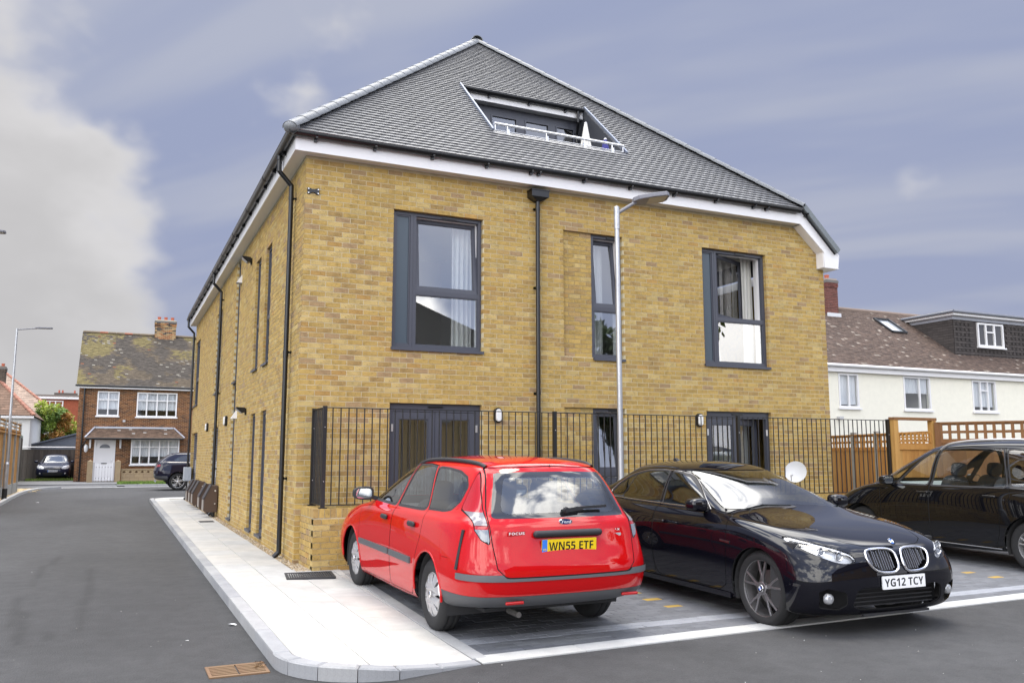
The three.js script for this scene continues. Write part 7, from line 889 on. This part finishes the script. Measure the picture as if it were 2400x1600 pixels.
  const d = group('front_door', h); mesh('door_frame', rectFrame(new GB(), -1.06, 0.1, 0.04, 2.4, 0.09, Z - 0.08, Z + 0.03), mWhite, d); const lf = new GB().box(-0.97, 0.16, Z - 0.05, -0.05, 2.31, Z - 0.01); for (const [a, b, c, e] of [[-0.87, -0.55, 0.35, 1.0], [-0.47, -0.15, 0.35, 1.0], [-0.87, -0.55, 1.1, 1.7], [-0.47, -0.15, 1.1, 1.7]]) rectFrame(lf, a, c, b, e, 0.03, Z - 0.01, Z); mesh('door_leaf', lf, mWhite, d); { const p = [[0.27, 0]]; for (let k = 1; k <= 16; k++) p.push([0.27 * Math.cos(Math.PI * k / 16), 0.22 * Math.sin(Math.PI * k / 16)]); mesh('fanlight', new GB().shape(p, 0.012, T4(-0.51, 1.94, Z - 0.008)), M([0.12, 0.13, 0.15], 0.1), d); } mesh('letter_plate', new GB().box(-0.66, 1.04, Z - 0.01, -0.36, 1.1, Z + 0.004), M([0.08, 0.08, 0.08], 0.3), d); mesh('handle', new GB().box(-0.13, 1.1, Z - 0.01, -0.1, 1.32, Z + 0.02), mChrome, d);
  // porch canopy
  const c = group('canopy', h), cy0 = 2.48, cy1 = 3.08, cz = Z + 0.85; const cs = v3(0, cy1 - cy0, Z + 0.02 - cz), cl = cs.length(); cs.normalize(); mesh('canopy_deck', quadSheet(v3(-1.53, cy0, cz), v3(3.65, cy0, cz), v3(3.08, cy1, Z + 0.02), v3(-1.08, cy1, Z + 0.02)).quad(v3(-1.53, cy0 - .01, cz), v3(-1.53, cy0 - .01, Z), v3(3.65, cy0 - .01, Z), v3(3.65, cy0 - .01, cz)).tri(v3(-1.53, cy0, Z), v3(-1.53, cy0, cz), v3(-1.08, cy1, Z + 0.02)).tri(v3(3.65, cy0, cz), v3(3.65, cy0, Z), v3(3.08, cy1, Z + 0.02)), M([0.09, 0.06, 0.045], 1, { side: THREE.DoubleSide }), c); stuff(mesh('canopy_tiles', tileSlope(v3(-1.53, cy0, cz), v3(1, 0, 0), cs, 5.18, cl, 0.17, 0.1, () => { const f = 0.7 + RS() * 0.6; return RS() > 0.97 ? [0.5, 0.48, 0.44] : [0.17 * f, 0.11 * f, 0.075 * f]; }, (a, b) => a > b * 0.43 + 0.02 && a < 5.16 - b * 0.55), mOldTile, c)); mesh('lead_flashing', new GB().bar(v3(-1.05, cy1 + 0.02, Z + 0.06), v3(3.05, cy1 + 0.02, Z + 0.06), 0.16, 0.10), M([0.42, 0.44, 0.48], 0.6), c); for (const [a, b, q] of [[-1.53, -1.08, 1], [3.65, 3.08, -1]]) mesh('hip_flashing', new GB().bar(v3(a, cy0 + 0.05, cz), v3(b, cy1 + 0.05, Z + 0.05), 0.09, 0.04), M([0.42, 0.42, 0.46], 0.6), c); mesh('gutter', new GB().cyl(v3(-1.5, cy0 - 0.02, cz + 0.05), v3(3.6, cy0 - 0.02, cz + 0.05), 0.05, 0.05, 10), mBlackPl, c); for (const x of [-1.28, 0.28]) mesh('gallows_bracket', new GB().box(x - 0.05, 1.92, Z, x + 0.05, cy0 - 0.06, Z + 0.1), mWhite, c);
  const lt = mesh('porch_lamp', new GB().lathe([[0.02, -0.22], [0.09, -0.14], [0.11, 0.1], [0.05, 0.2], [0, 0.24]], T4(-1.47, 1.91, Z + 0.16), 12), M([0.7, 0.7, 0.7], 0.3), h); mesh('camera_box', new GB().box(0.33, 3.42, Z, 0.47, 3.54, Z + 0.14), M([0.5, 0.5, 0.5], 0.5), h);
}
// its front boundary
{
  const Z = -52.6; const w = tag(group('garden_wall'), 'low tan block garden wall with a row of diamond openings before the brick house', 'wall'), mB = [M([0.36, 0.27, 0.16], 0.95, { map: concreteTex }), M([0.33, 0.245, 0.15], 0.95, { map: concreteTex })]; for (let r = 0; r < 2; r++) for (let x = 0.4 - r * 0.22; x < 7; x += 0.455) mesh('block', new GB().box(Math.max(0.4, x), 0.06 + r * 0.22, Z - 0.1, x + 0.448, 0.06 + r * 0.22 + 0.212, Z), mB[Math.floor(RS() * 2)], w); for (let x = 0.4; x < 7; x += 0.31) mesh('pierced_block', new GB().shape([[0, 0], [0.305, 0], [0.305, 0.22], [0, 0.22]], 0.1, T4(x, 0.50, Z - 0.1), 0, [[[0.05, 0.11], [0.15, 0.17], [0.25, 0.11], [0.15, 0.05]]]), mB[0], w); mesh('coping', new GB().box(0.38, 0.722, Z - 0.13, 7, 0.79, Z + 0.03), mB[1], w); mesh('dark_backing', new GB().box(0.4, 0.5, Z - 0.14, 7, 0.72, Z - 0.12), M([0.2, 0.11, 0.06], 1), w);  // dark sheet added behind the diamond openings, coloured to stand in for shade
  for (const [x, l] of [[-1.32, 'square tan stone gate pier beside the far house downpipe'], [0.08, 'square tan stone gate pier joined to the low garden wall']]) { const p = tag(group('gate_pier'), l, 'pier', 'stone piers either side of the white gate'); mesh('shaft', new GB().box(x, 0.05, Z - 0.13, x + 0.28, 1.20, Z + 0.13), mB[0], p); mesh('cap', new GB().add(new THREE.ConeGeometry(0.2, 0.08, 4).rotateY(Math.PI / 4), T4(x + 0.14, 1.24, Z)), mB[1], p); }
  const g = tag(group('picket_gate'), 'small white picket gate before the white front door', 'gate'); g.position.set(-1.0, 0.12, Z); const dip = (t) => 0.90 + 0.10 * Math.abs(t * 2 - 1); for (let k = 0; k < 7; k++) mesh('picket', new GB().box(0.02 + k * 0.148, 0, 0, 0.02 + k * 0.148 + 0.085, dip(k / 6), 0.02), mWhite, g); for (const y of [0.12, 0.72]) mesh('gate_rail', new GB().box(0, y, -0.03, 1.04, y + 0.08, -0.002), M([0.5, 0.48, 0.48], 0.6), g); for (const x of [-0.02, 0.98]) mesh('gate_stile', new GB().box(x, 0, -0.03, x + 0.08, 1.02, 0.03), M([0.5, 0.48, 0.48], 0.6), g);
}
// ---- grey fence, shed, shrub and houses beyond ----
fence('board_fence', 'weathered dark grey board fence behind the parked hatchback', -5.25, -61, -2.15, -61, { h: 1.86, posts: [0.05, 1.55, 3.05], postMat: mGreyW[0], mats: mGreyW, bw: 0.17 });
tag(mesh('white_rail', new GB().cyl(v3(-5.3, 2.02, -60.9), v3(-2.2, 2.02, -60.9), 0.04, 0.04, 8), mWhite), 'long white rail above the dark grey board fence', 'rail');
fence('paling_fence', 'tall grey paling fence running back from the orange fence', -4.35, -47, -5.2, -60.5, { h: 2.5, posts: [0.1, 2.6, 5.2, 7.8, 10.4, 13], postMat: M([0.14, 0.17, 0.14], 0.8), mats: mGreyW, bw: 0.2, postUp: 0.2 });
{ const s = tag(group('shed'), 'grey shed with a low pitched roof behind the board fence', 'shed'); mesh('shed_wall', new GB().box(-5.0, 0, -68, -1.2, 2.2, -64), M([0.16, 0.18, 0.21], 0.8), s); mesh('shed_roof', new GB().bar(v3(-5.2, 2.15, -66), v3(-2.35, 2.95, -66), 4.4, 0.09, v3(0, 1, 0)).bar(v3(-0.9, 2.5, -66), v3(-2.35, 2.95, -66), 4.4, 0.09, v3(0, 1, 0)), M([0.13, 0.15, 0.19], 0.7), s); mesh('shed_gable', new GB().tri(v3(-5.0, 2.2, -63.99), v3(-1.2, 2.2, -63.99), v3(-2.35, 2.88, -63.99)), M([0.16, 0.18, 0.22], 0.8), s); }
function tree(name, label, x, z, h, crown, n, cols, seed, leaf = 0.09, cat = 'tree') {
  const r = rng(seed), t = tag(group(name), label, cat); t.position.set(x, 0, z); const tk = new GB(); tk.cyl(v3(0, 0, 0), v3(0.05, h * 0.45, 0), 0.14, 0.09, 10); for (let k = 0; k < 9; k++) { const a = r() * 6.28, e = v3(Math.cos(a) * crown[0] * 0.6, crown[3] + (r() - 0.3) * crown[1], Math.sin(a) * crown[2] * 0.6); tk.cyl(v3(0.03, h * (0.2 + 0.25 * r()), 0), e, 0.05, 0.012, 6); } mesh('trunk', tk, M([0.09, 0.07, 0.05], 0.95), t);
  const g = new GB(), cl = []; for (let k = 0; k < 46; k++) { const a = r() * 6.28, b = Math.acos(2 * r() - 1), q = Math.pow(r(), 0.4) * (0.72 + 0.4 * r()); cl.push([Math.sin(b) * Math.cos(a) * crown[0] * q, crown[3] + Math.cos(b) * crown[1] * q, Math.sin(b) * Math.sin(a) * crown[2] * q, (0.16 + 0.2 * r()) * Math.min(crown[0], crown[1]) * 1.1, Math.floor(r() * cols.length)]); }
  for (let k = 0; k < n; k++) { const c = cl[Math.floor(r() * cl.length)], a = r() * 6.28, b = Math.acos(2 * r() - 1), q = c[3] * Math.pow(r(), 0.35), p = v3(c[0] + Math.sin(b) * Math.cos(a) * q, c[1] + Math.cos(b) * q * 0.8, c[2] + Math.sin(b) * Math.sin(a) * q), u = v3(r() - 0.5, r() - 0.5, r() - 0.5).normalize().multiplyScalar(leaf * (0.6 + r() * 0.8)), w = u.clone().cross(v3(r() - 0.5, r() + 0.2, r() - 0.5)).normalize().multiplyScalar(leaf * 0.45); const col = cols[c[4]], f = 0.7 + 0.6 * r(); g.color([col[0] * f, col[1] * f, col[2] * f]); g.tri(p.clone().sub(u), p.clone().add(w), p.clone().add(u)); g.tri(p.clone().sub(u), p.clone().add(u), p.clone().sub(w)); }
  stuff(mesh('crown', g, M([1, 1, 1], 0.8, { vertexColors: true, transmission: 0.25, thickness: 0, side: THREE.DoubleSide }), t)); return t;
}
tree('shrub_tree', 'bushy yellow green garden tree rising behind the dark board fence', -4.55, -72, 5.4, [2.15, 1.9, 1.6, 3.55], 11000, [[0.26, 0.36, 0.05], [0.36, 0.44, 0.06], [0.14, 0.24, 0.05], [0.20, 0.30, 0.05], [0.40, 0.20, 0.04]], 61, 0.12);
// red tiled bungalow and roofs beyond, left of the lane
function simpleHouse(name, label, o) { // gable roof with ridge along x (or hipped on the right end)
  const h = tag(group(name), label, 'house'), { x0, x1, z, d, ey, ry } = o; mesh('wall', new GB().box(x0, 0, z - d, x1, ey, z), o.wall, h); const s = v3(0, ry - ey, -d / 2 - 0.3), L = s.length(); s.normalize(); const hip = o.hip || 0; const rf = group('roof', h); mesh('roof_deck', quadSheet(v3(x0 - 0.2, ey, z + 0.3), v3(x1 + 0.2, ey, z + 0.3), v3(x1 - hip, ry, z - d / 2), v3(x0 - 0.2, ry, z - d / 2)).quad(v3(x1 + 0.2, ey, z - d - 0.3), v3(x0 - 0.2, ey, z - d - 0.3), v3(x0 - 0.2, ry, z - d / 2), v3(x1 - hip, ry, z - d / 2)).tri(v3(x1 + 0.2, ey, z + 0.3), v3(x1 + 0.2, ey, z - d - 0.3), v3(x1 - hip, ry, z - d / 2)), o.deck || M([0.2, 0.12, 0.09], 0.95, { side: THREE.DoubleSide }), rf); if (o.tile) stuff(mesh('roof_tiles', tileSlope(v3(x0 - 0.2, ey, z + 0.3), v3(1, 0, 0), s, x1 - x0 + 0.4, L, o.tw || 0.33, o.ga || 0.3, o.tile, (a, b) => a < x1 - x0 + 0.4 - (hip + 0.2) * b / L - 0.05), mOldTile, rf)); if (hip) for (let k = 0; k < 16; k++) { const a = v3(x1 + 0.2, ey + 0.06, z + 0.3).lerp(v3(x1 - hip, ry + 0.06, z - d / 2), k / 16), b = v3(x1 + 0.2, ey + 0.06, z + 0.3).lerp(v3(x1 - hip, ry + 0.06, z - d / 2), (k + 0.9) / 16); mesh('hip_tile', new GB().bar(a, b, 0.2, 0.1), M([0.36, 0.17, 0.12], 0.9), rf); } mesh('fascia', new GB().box(x0 - 0.2, ey - 0.16, z + 0.25, x1 + 0.2, ey - 0.02, z + 0.29), mWhite, h); return h; }
const redTile = () => { const f = 0.75 + RS() * 0.5; return [0.20 * f, 0.125 * f, 0.085 * f]; };
{ const h = simpleHouse('bungalow', 'white walled bungalow with brown tiled hipped roof beyond the orange fence', { x0: -16, x1: -4.95, z: -62, d: 9, ey: 4.0, ry: 7.4, hip: 3.2, wall: M([0.68, 0.68, 0.66], 0.9), tile: redTile, deck: M([0.17, 0.10, 0.075], 0.95, { side: THREE.DoubleSide }) }); chimney(h, -7.2, -65.2, 5.8, 7.35, 0.75, 0.7, 2, () => { const f = 0.7 + RS() * 0.5; return [0.12 * f, 0.09 * f, 0.07 * f]; }, [0.2, 0.17, 0.14]); }
simpleHouse('pale_roof_house', 'house with a pale pink tiled roof behind the bungalow', { x0: -18, x1: -4.3, z: -76, d: 9, ey: 4.6, ry: 8.2, hip: 4.2, wall: M([0.6, 0.58, 0.55], 0.9), tile: () => { const f = 0.85 + RS() * 0.3; return [0.40 * f, 0.30 * f, 0.235 * f]; }, tw: 0.3, ga: 0.26, deck: M([0.42, 0.30, 0.24], 0.95, { side: THREE.DoubleSide }) });
{ const h = tag(group('red_house'), 'distant red brick house with flat roofed top storey and white window above the shrub', 'house'), Z = -90; mesh('wall', new GB().box(-9, 0, Z - 8, 4, 6.75, Z), M([0.33, 0.09, 0.045], 0.9, { map: brickTex }), h); mesh('flat_roof', new GB().box(-8.6, 6.92, Z - 8.2, 4, 7.08, Z + 0.3), M([0.2, 0.17, 0.15], 0.9), h); mesh('fascia', new GB().box(-8.4, 6.7, Z + 0.2, 4, 6.92, Z + 0.28), mWhite, h); casement(h, -6.35, 5.45, -4.6, 6.55, Z + 0.02, [0.35, 0.3, 0.35], 6.15, { bar: 0.09 }); const c = new GB(); c.box(-5.6, 7.05, Z - 4, -3.6, 7.5, Z - 3.2); mesh('chimney_stack', c, M([0.10, 0.085, 0.075], 0.95), h); for (const x of [-5.2, -4.9, -3.85]) mesh('chimney_pot', new GB().cyl(v3(x, 7.5, Z - 3.6), v3(x, 7.78, Z - 3.6), 0.09, 0.07, 10), M([0.42, 0.1, 0.06], 0.9), h); }
// ---- white rendered house on the right ----
{
  const Z = -24.48, h = tag(group('white_house'), 'cream rendered terrace house with brown tiled roof and dark tile hung dormer', 'house'), x0 = 19, x1 = 44, holes = [[25.26, 26.31, 3.37, 4.7], [28.77, 30.32, 3.36, 4.72], [32.84, 34.35, 3.37, 4.7], [37.5, 39, 3.37, 4.7]]; const w = mesh('front_wall', wallShape([[x0, 0], [x1, 0], [x1, 4.95], [x0, 4.95]], holes, 0.25, 0), M([0.83, 0.80, 0.68], 0.92, { map: tex(256, 256, (u, v) => 0.96 + 0.08 * (tfbm(u, v, 16, 4, 191) - 0.5), true, 0.5) }), h); w.position.z = Z; mesh('gable_wall', new GB().box(x0, 0, Z - 8, x0 + 0.25, 4.95, Z - 0.26).tri(v3(x0, 4.95, Z - 8), v3(x0, 4.95, Z), v3(x0, 8.1, Z - 4)), M([0.78, 0.75, 0.64], 0.92, { side: THREE.DoubleSide }), h); mesh('rear_wall', new GB().box(x0, 0, Z - 8.2, x1, 4.95, Z - 8), M([0.78, 0.75, 0.64], 0.92), h); mesh('party_wall', new GB().box(x1 - .25, 0, Z - 8, x1, 4.95, Z - 0.26), M([0.78, 0.75, 0.64], 0.92), h);
  const ey = 5.0, ez = Z + 0.25, ry = 8.15, rz = Z - 4, s = v3(0, ry - ey, rz - ez), SL = s.length(); s.normalize(); const rf = group('roof', h); mesh('roof_deck', quadSheet(v3(x0 - 0.1, ey, ez), v3(x1, ey, ez), v3(x1, ry, rz), v3(x0 - 0.1, ry, rz)).quad(v3(x1, ey, Z - 8.3), v3(x0 - 0.1, ey, Z - 8.3), v3(x0 - 0.1, ry, rz), v3(x1, ry, rz)), M([0.10, 0.07, 0.06], 1, { side: THREE.DoubleSide }), rf); stuff(mesh('roof_tiles', tileSlope(v3(x0 - 0.1, ey, ez), v3(1, 0, 0), s, x1 - x0 + 0.1, SL, 0.165, 0.11, () => { const q = RS(), f = 0.75 + 0.5 * RS(); return (q > 0.968 ? [0.34, 0.29, 0.24] : q > 0.6 ? [0.115, 0.08, 0.064] : [0.135, 0.093, 0.073]).map((v) => v * f); }), mOldTile, rf)); mesh('ridge', new GB().cyl(v3(x0, ry - 0.02, rz), v3(x1, ry - 0.02, rz), 0.12, 0.12, 12), M([0.2, 0.15, 0.12], 0.9), rf);
  mesh('fascia', new GB().box(x0, 4.74, ez - 0.12, x1, 4.95, ez - 0.08), mWhite, h); mesh('soffit', new GB().box(x0, 4.74, Z, x1, 4.76, ez - 0.12), mWhite, h); mesh('gutter', new GB().cyl(v3(x0, 4.98, ez + 0.02), v3(x1, 4.98, ez + 0.02), 0.06, 0.06, 12), mWhite, h);
  const pc = () => { const f = 0.7 + 0.5 * RS(); return [0.17 * f, 0.062 * f, 0.05 * f]; }; chimney(h, 28.6, rz + 0.4, 7.0, 9.35, 0.62, 0.6, 1, pc, [0.36, 0.3, 0.26]); mesh('chimney_flashing', new GB().box(28.2, 7.5, rz + 0.72, 29.0, 7.78, rz + 0.76), M([0.62, 0.63, 0.65], 0.5), h);
  casement(h, 25.26, 3.37, 26.31, 4.7, Z, [0.5, 0.5], 0, { net: 0.05 }); casement(h, 28.77, 3.36, 30.32, 4.72, Z, [0.6, 0.4], 0, { net: 0.5 }); casement(h, 32.84, 3.37, 34.35, 4.7, Z, [0.33, 0.34, 0.33], 4.27, { net: 0.12, skip: [0, 2] }); casement(h, 37.5, 3.37, 39, 4.7, Z, [0.5, 0.5], 0, { net: 0.05 }); mesh('security_light', new GB().box(25.1, 2.92, Z, 25.3, 3.02, Z + 0.16), M([0.5, 0.5, 0.5], 0.4), h);
  // dormer
  const d = group('dormer', h), dz = Z - 0.95, dx = 33.2, yb = 5.85, yt = 7.62; const tl = new GB(), mHung = M([1, 1, 1], 0.85, { vertexColors: true, map: roofTex }), hc = () => { const f = 0.8 + 0.4 * RS(); return [0.062 * f, 0.052 * f, 0.048 * f]; }; mesh('dormer_core', new GB().box(dx + 0.02, yb - 0.3, rz, x1, yt, dz - 0.02), M([0.05, 0.042, 0.04], 0.95), d);
  const win = [34.72, 36.45, 6.35, 7.42]; for (let y = yb; y < yt - 0.1; y += 0.115) { for (let x = dx; x < x1; x += 0.26) { const xa = Math.max(dx, x - (Math.round(y / 0.115) % 2) * 0.13), xb = x + 0.255; if (xb > win[0] && xa < win[1] && y + 0.06 > win[2] && y < win[3]) continue; tl.color(hc()); tl.quad(v3(xa, y, dz + 0.02), v3(xb, y, dz + 0.02), v3(xb, y + 0.125, dz + 0.004), v3(xa, y + 0.125, dz + 0.004)); tl.quad(v3(xa, y, dz), v3(xb, y, dz), v3(xb, y, dz + 0.02), v3(xa, y, dz + 0.02)); } for (let q = dz; q > rz; q -= 0.26) { tl.color(hc()); tl.quad(v3(dx - 0.02, y, q - 0.255), v3(dx - 0.02, y, q), v3(dx - 0.004, y + 0.125, q), v3(dx - 0.004, y + 0.125, q - 0.255)); tl.quad(v3(dx, y, q - 0.255), v3(dx, y, q), v3(dx - 0.02, y, q), v3(dx - 0.02, y, q - 0.255)); } } stuff(mesh('hung_tiles', tl, mHung, d));
  mesh('dormer_flashing', new GB().box(dx - 0.03, yt - 0.14, rz, x1, yt + 0.02, dz + 0.03), M([0.32, 0.33, 0.37], 0.5), d); mesh('dormer_fascia', new GB().box(dx - 0.18, yt + 0.02, rz, x1, yt + 0.16, dz + 0.2), mWhite, d); mesh('dormer_gutter', new GB().cyl(v3(dx - 0.24, yt + 0.17, dz + 0.25), v3(x1, yt + 0.17, dz + 0.25), 0.06, 0.06, 10).cyl(v3(dx - 0.24, yt + 0.17, dz + 0.25), v3(dx - 0.24, yt + 0.17, rz + 0.6), 0.06, 0.06, 10), M([0.16, 0.17, 0.2], 0.4), d); mesh('dormer_roof', new GB().box(dx - 0.25, yt + 0.17, rz, x1, yt + 0.24, dz + 0.25), M([0.25, 0.24, 0.24], 0.8), d); casement(d, win[0], win[2], win[1], win[3], dz + 0.03, [0.3, 0.36, 0.34], 7.02, { skip: [0, 2], bar: 0.08 });
  const v = group('roof_window', h); const RP = (x, k) => v3(x, ey + (ry - ey) * k + 0.06, ez + (rz - ez) * k), A = RP(31.0, 0.60), B2 = RP(31.9, 0.60), C = RP(31.9, 0.83), D = RP(31.0, 0.83); mesh('pane', new GB().quad(A, B2, C, D), M([0.35, 0.38, 0.42], 0.05, { clearcoat: 1 }), v); const fr = new GB(); for (const [a, b] of [[A, B2], [B2, C], [C, D], [D, A]]) fr.bar(a.clone().add(v3(0, 0.03, 0.02)), b.clone().add(v3(0, 0.03, 0.02)), 0.09, 0.07); mesh('frame', fr, M([0.03, 0.032, 0.036], 0.5), v);
}
// ---- opposite the block, behind the camera: seen only mirrored in the glass ----
{ const h = tag(group('facing_house'), 'house with a dark tiled hipped roof mirrored in the large upper window', 'house'); mesh('wall', new GB().box(2.4, 0, 11.9, 20.1, 5.0, 20), M([0.40, 0.29, 0.12], 0.9, { map: brickTex }), h); const a = v3(2, 5, 11.5), b = v3(20.5, 5, 11.5), c = v3(20.5, 5, 20.4), d = v3(2, 5, 20.4), e = v3(6.5, 9.25, 16), f = v3(13.2, 9.25, 16); mesh('roof', new GB().quad(b, a, e, f).quad(d, c, f, e).tri(a, d, e).tri(c, b, f), M([0.022, 0.021, 0.023], 0.95, { map: roofTex, side: THREE.DoubleSide }), h); for (const x of [4.5, 8.5, 12.5, 16.5]) mesh('window', rectFrame(new GB(), x, 3.0, x + 1.2, 4.3, 0.08, 11.82, 11.9).box(x + 0.08, 3.08, 11.86, x + 1.12, 4.22, 11.88), M([0.3, 0.32, 0.35], 0.2), h); }
tree('mirrored_tree', 'leafy tree mirrored in the upper windows above the people carrier', 21, 7, 9, [3.2, 3.2, 3.0, 6], 7000, [[0.05, 0.09, 0.02], [0.07, 0.12, 0.03]], 63, 0.22);
// ---- far parked cars ----
{
  const navy = paint([0.02, 0.024, 0.05]), car = new Car('hatchback_car', 'dark blue hatchback with chrome grille bar parked nose out by the board fence', estateNet(), { su: 7, sv: 6 }), FA = [1.32, 0.325], RA = [-1.32, 0.325]; for (const [ax, ay] of [FA, RA]) car.cut((x, y, z) => Math.max(Math.hypot(x - ax, y - ay) - 0.37, 0.5 - Math.abs(z)));
  car.take('windscreen', (x, y, z) => Math.max(1.04 - y, y - 1.42, Math.abs(z) - (0.80 - (y - 1.0) * 0.62), 0.02 - x + (1.43 - y) * 0.9), M([0.4, 0.45, 0.48], 0.01, { transmission: 1, thickness: 0, ior: 2.3, side: THREE.DoubleSide }), { shell: false }); car.take('side_window', sideF(poly([[.62, 1.07], [.3, 1.28], [0, 1.40], [-1.2, 1.40], [-1.6, 1.3], [-1.6, 1.1]], 0.01)), mDarkGlass, { split: true, shell: false }); car.take('headlamp', (x, y, z) => Math.max(poly([[.47, .70], [.56, .80], [.74, .87], [.86, .84], [.82, .74], [.70, .68]], 0.015, 3)(Math.abs(z), y), 1.5 - x), M([0.55, 0.57, 0.6], 0.1, { clearcoat: 1 }), { split: true }); car.take('lower_grille', (x, y, z) => Math.max(poly([[-.1, .28], [.42, .28], [.52, .40], [.50, .44], [-.1, .44]], 0.02)(Math.abs(z), y), 1.8 - x), mDarkTrim); car.take('upper_grille', (x, y, z) => Math.max(poly([[-.1, .645], [.36, .645], [.42, .70], [-.1, .70]], 0.01)(Math.abs(z), y), 1.8 - x), mDarkTrim);
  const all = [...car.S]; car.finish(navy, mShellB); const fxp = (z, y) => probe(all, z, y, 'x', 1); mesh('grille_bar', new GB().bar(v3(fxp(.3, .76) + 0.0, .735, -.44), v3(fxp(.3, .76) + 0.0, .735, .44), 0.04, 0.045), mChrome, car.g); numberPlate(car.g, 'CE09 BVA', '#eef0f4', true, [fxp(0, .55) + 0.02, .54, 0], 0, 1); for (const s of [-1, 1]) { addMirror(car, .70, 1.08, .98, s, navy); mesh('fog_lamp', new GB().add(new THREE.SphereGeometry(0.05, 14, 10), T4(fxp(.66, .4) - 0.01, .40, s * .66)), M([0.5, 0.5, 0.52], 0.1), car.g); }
  addWheels(car, [[1.32, 0.318, 0.865], [1.32, 0.318, -0.865], [-1.32, 0.318, 0.87], [-1.32, 0.318, -0.87]], 0.318, 0.2, 0.2, hubCap9); cabin(car, { seats: [[.12, -.37], [.12, .37]], dash: .55, dashY: .92, w: .70, x0: -1.95, x1: 1.9, floor: .25 }); car.g.position.set(-3.27, 0.06, -60.0 + 0.1); car.g.rotation.y = -Math.PI / 2; 
}
{
  const net = estateNet().map((r, j) => r.map(([x, y, z], i) => [x * 1.03 + (j > 7 && i > 9 ? 0.13 * (j - 7) * (i - 9) / 5 : 0), y < 0.95 ? y * 1.13 + 0.09 : 1.16 + (y - 0.95) * 0.86, z * 1.04])); const blk = paint([0.010, 0.010, 0.024]), car = new Car('sport_utility_car', 'black sport utility car with split spoke alloys half hidden by the block', net, { su: 7, sv: 6 }), FA = [1.43, 0.38], RA = [-1.43, 0.38]; for (const [ax, ay] of [FA, RA]) car.cut((x, y, z) => Math.max(Math.hypot(x - ax, y - ay) - 0.43, 0.5 - Math.abs(z)));
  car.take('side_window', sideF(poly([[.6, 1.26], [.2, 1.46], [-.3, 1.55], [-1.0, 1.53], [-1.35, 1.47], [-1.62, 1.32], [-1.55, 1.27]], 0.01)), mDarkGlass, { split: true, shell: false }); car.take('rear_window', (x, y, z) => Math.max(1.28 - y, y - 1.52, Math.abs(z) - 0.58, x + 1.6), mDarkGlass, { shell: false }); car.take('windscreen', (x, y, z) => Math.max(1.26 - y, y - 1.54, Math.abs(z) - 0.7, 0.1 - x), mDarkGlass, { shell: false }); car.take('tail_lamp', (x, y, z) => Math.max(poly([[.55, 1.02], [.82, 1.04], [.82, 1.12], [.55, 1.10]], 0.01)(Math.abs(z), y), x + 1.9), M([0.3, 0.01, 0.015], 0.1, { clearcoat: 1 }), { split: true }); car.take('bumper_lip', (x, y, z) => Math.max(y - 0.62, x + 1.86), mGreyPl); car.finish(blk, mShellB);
  addWheels(car, [[1.43, 0.375, 0.92], [1.43, 0.375, -0.92], [-1.43, 0.375, 0.92], [-1.43, 0.375, -0.92]], 0.375, 0.25, 0.27, (wg, zf) => alloyY(wg, zf, 0.275, 5, M([0.72, 0.72, 0.73], 0.25, { metalness: 0.7 }), true)); mesh('rear_spoiler', new GB().bar(v3(-1.62, 1.60, -.55), v3(-1.62, 1.60, .55), 0.22, 0.03), blk, car.g); archLiner(car, ...FA, 0.42, 0.9); archLiner(car, ...RA, 0.42, 0.9); cabin(car, { seats: [[.1, -.38, .15], [.1, .38, .15]], dash: .6, dashY: 1.1, w: .72, x0: -1.95, x1: 1.9, floor: .35 });
  mesh('skid_plate', new GB().bar(v3(-2.33, .40, -.5), v3(-2.33, .40, .5), 0.05, 0.1), mSilver, car.g); car.g.position.set(4.05, 0.01, -41.3 + 0.9 - 1.3); car.g.rotation.y = 0.0;
}

renderer.render(scene, camera);
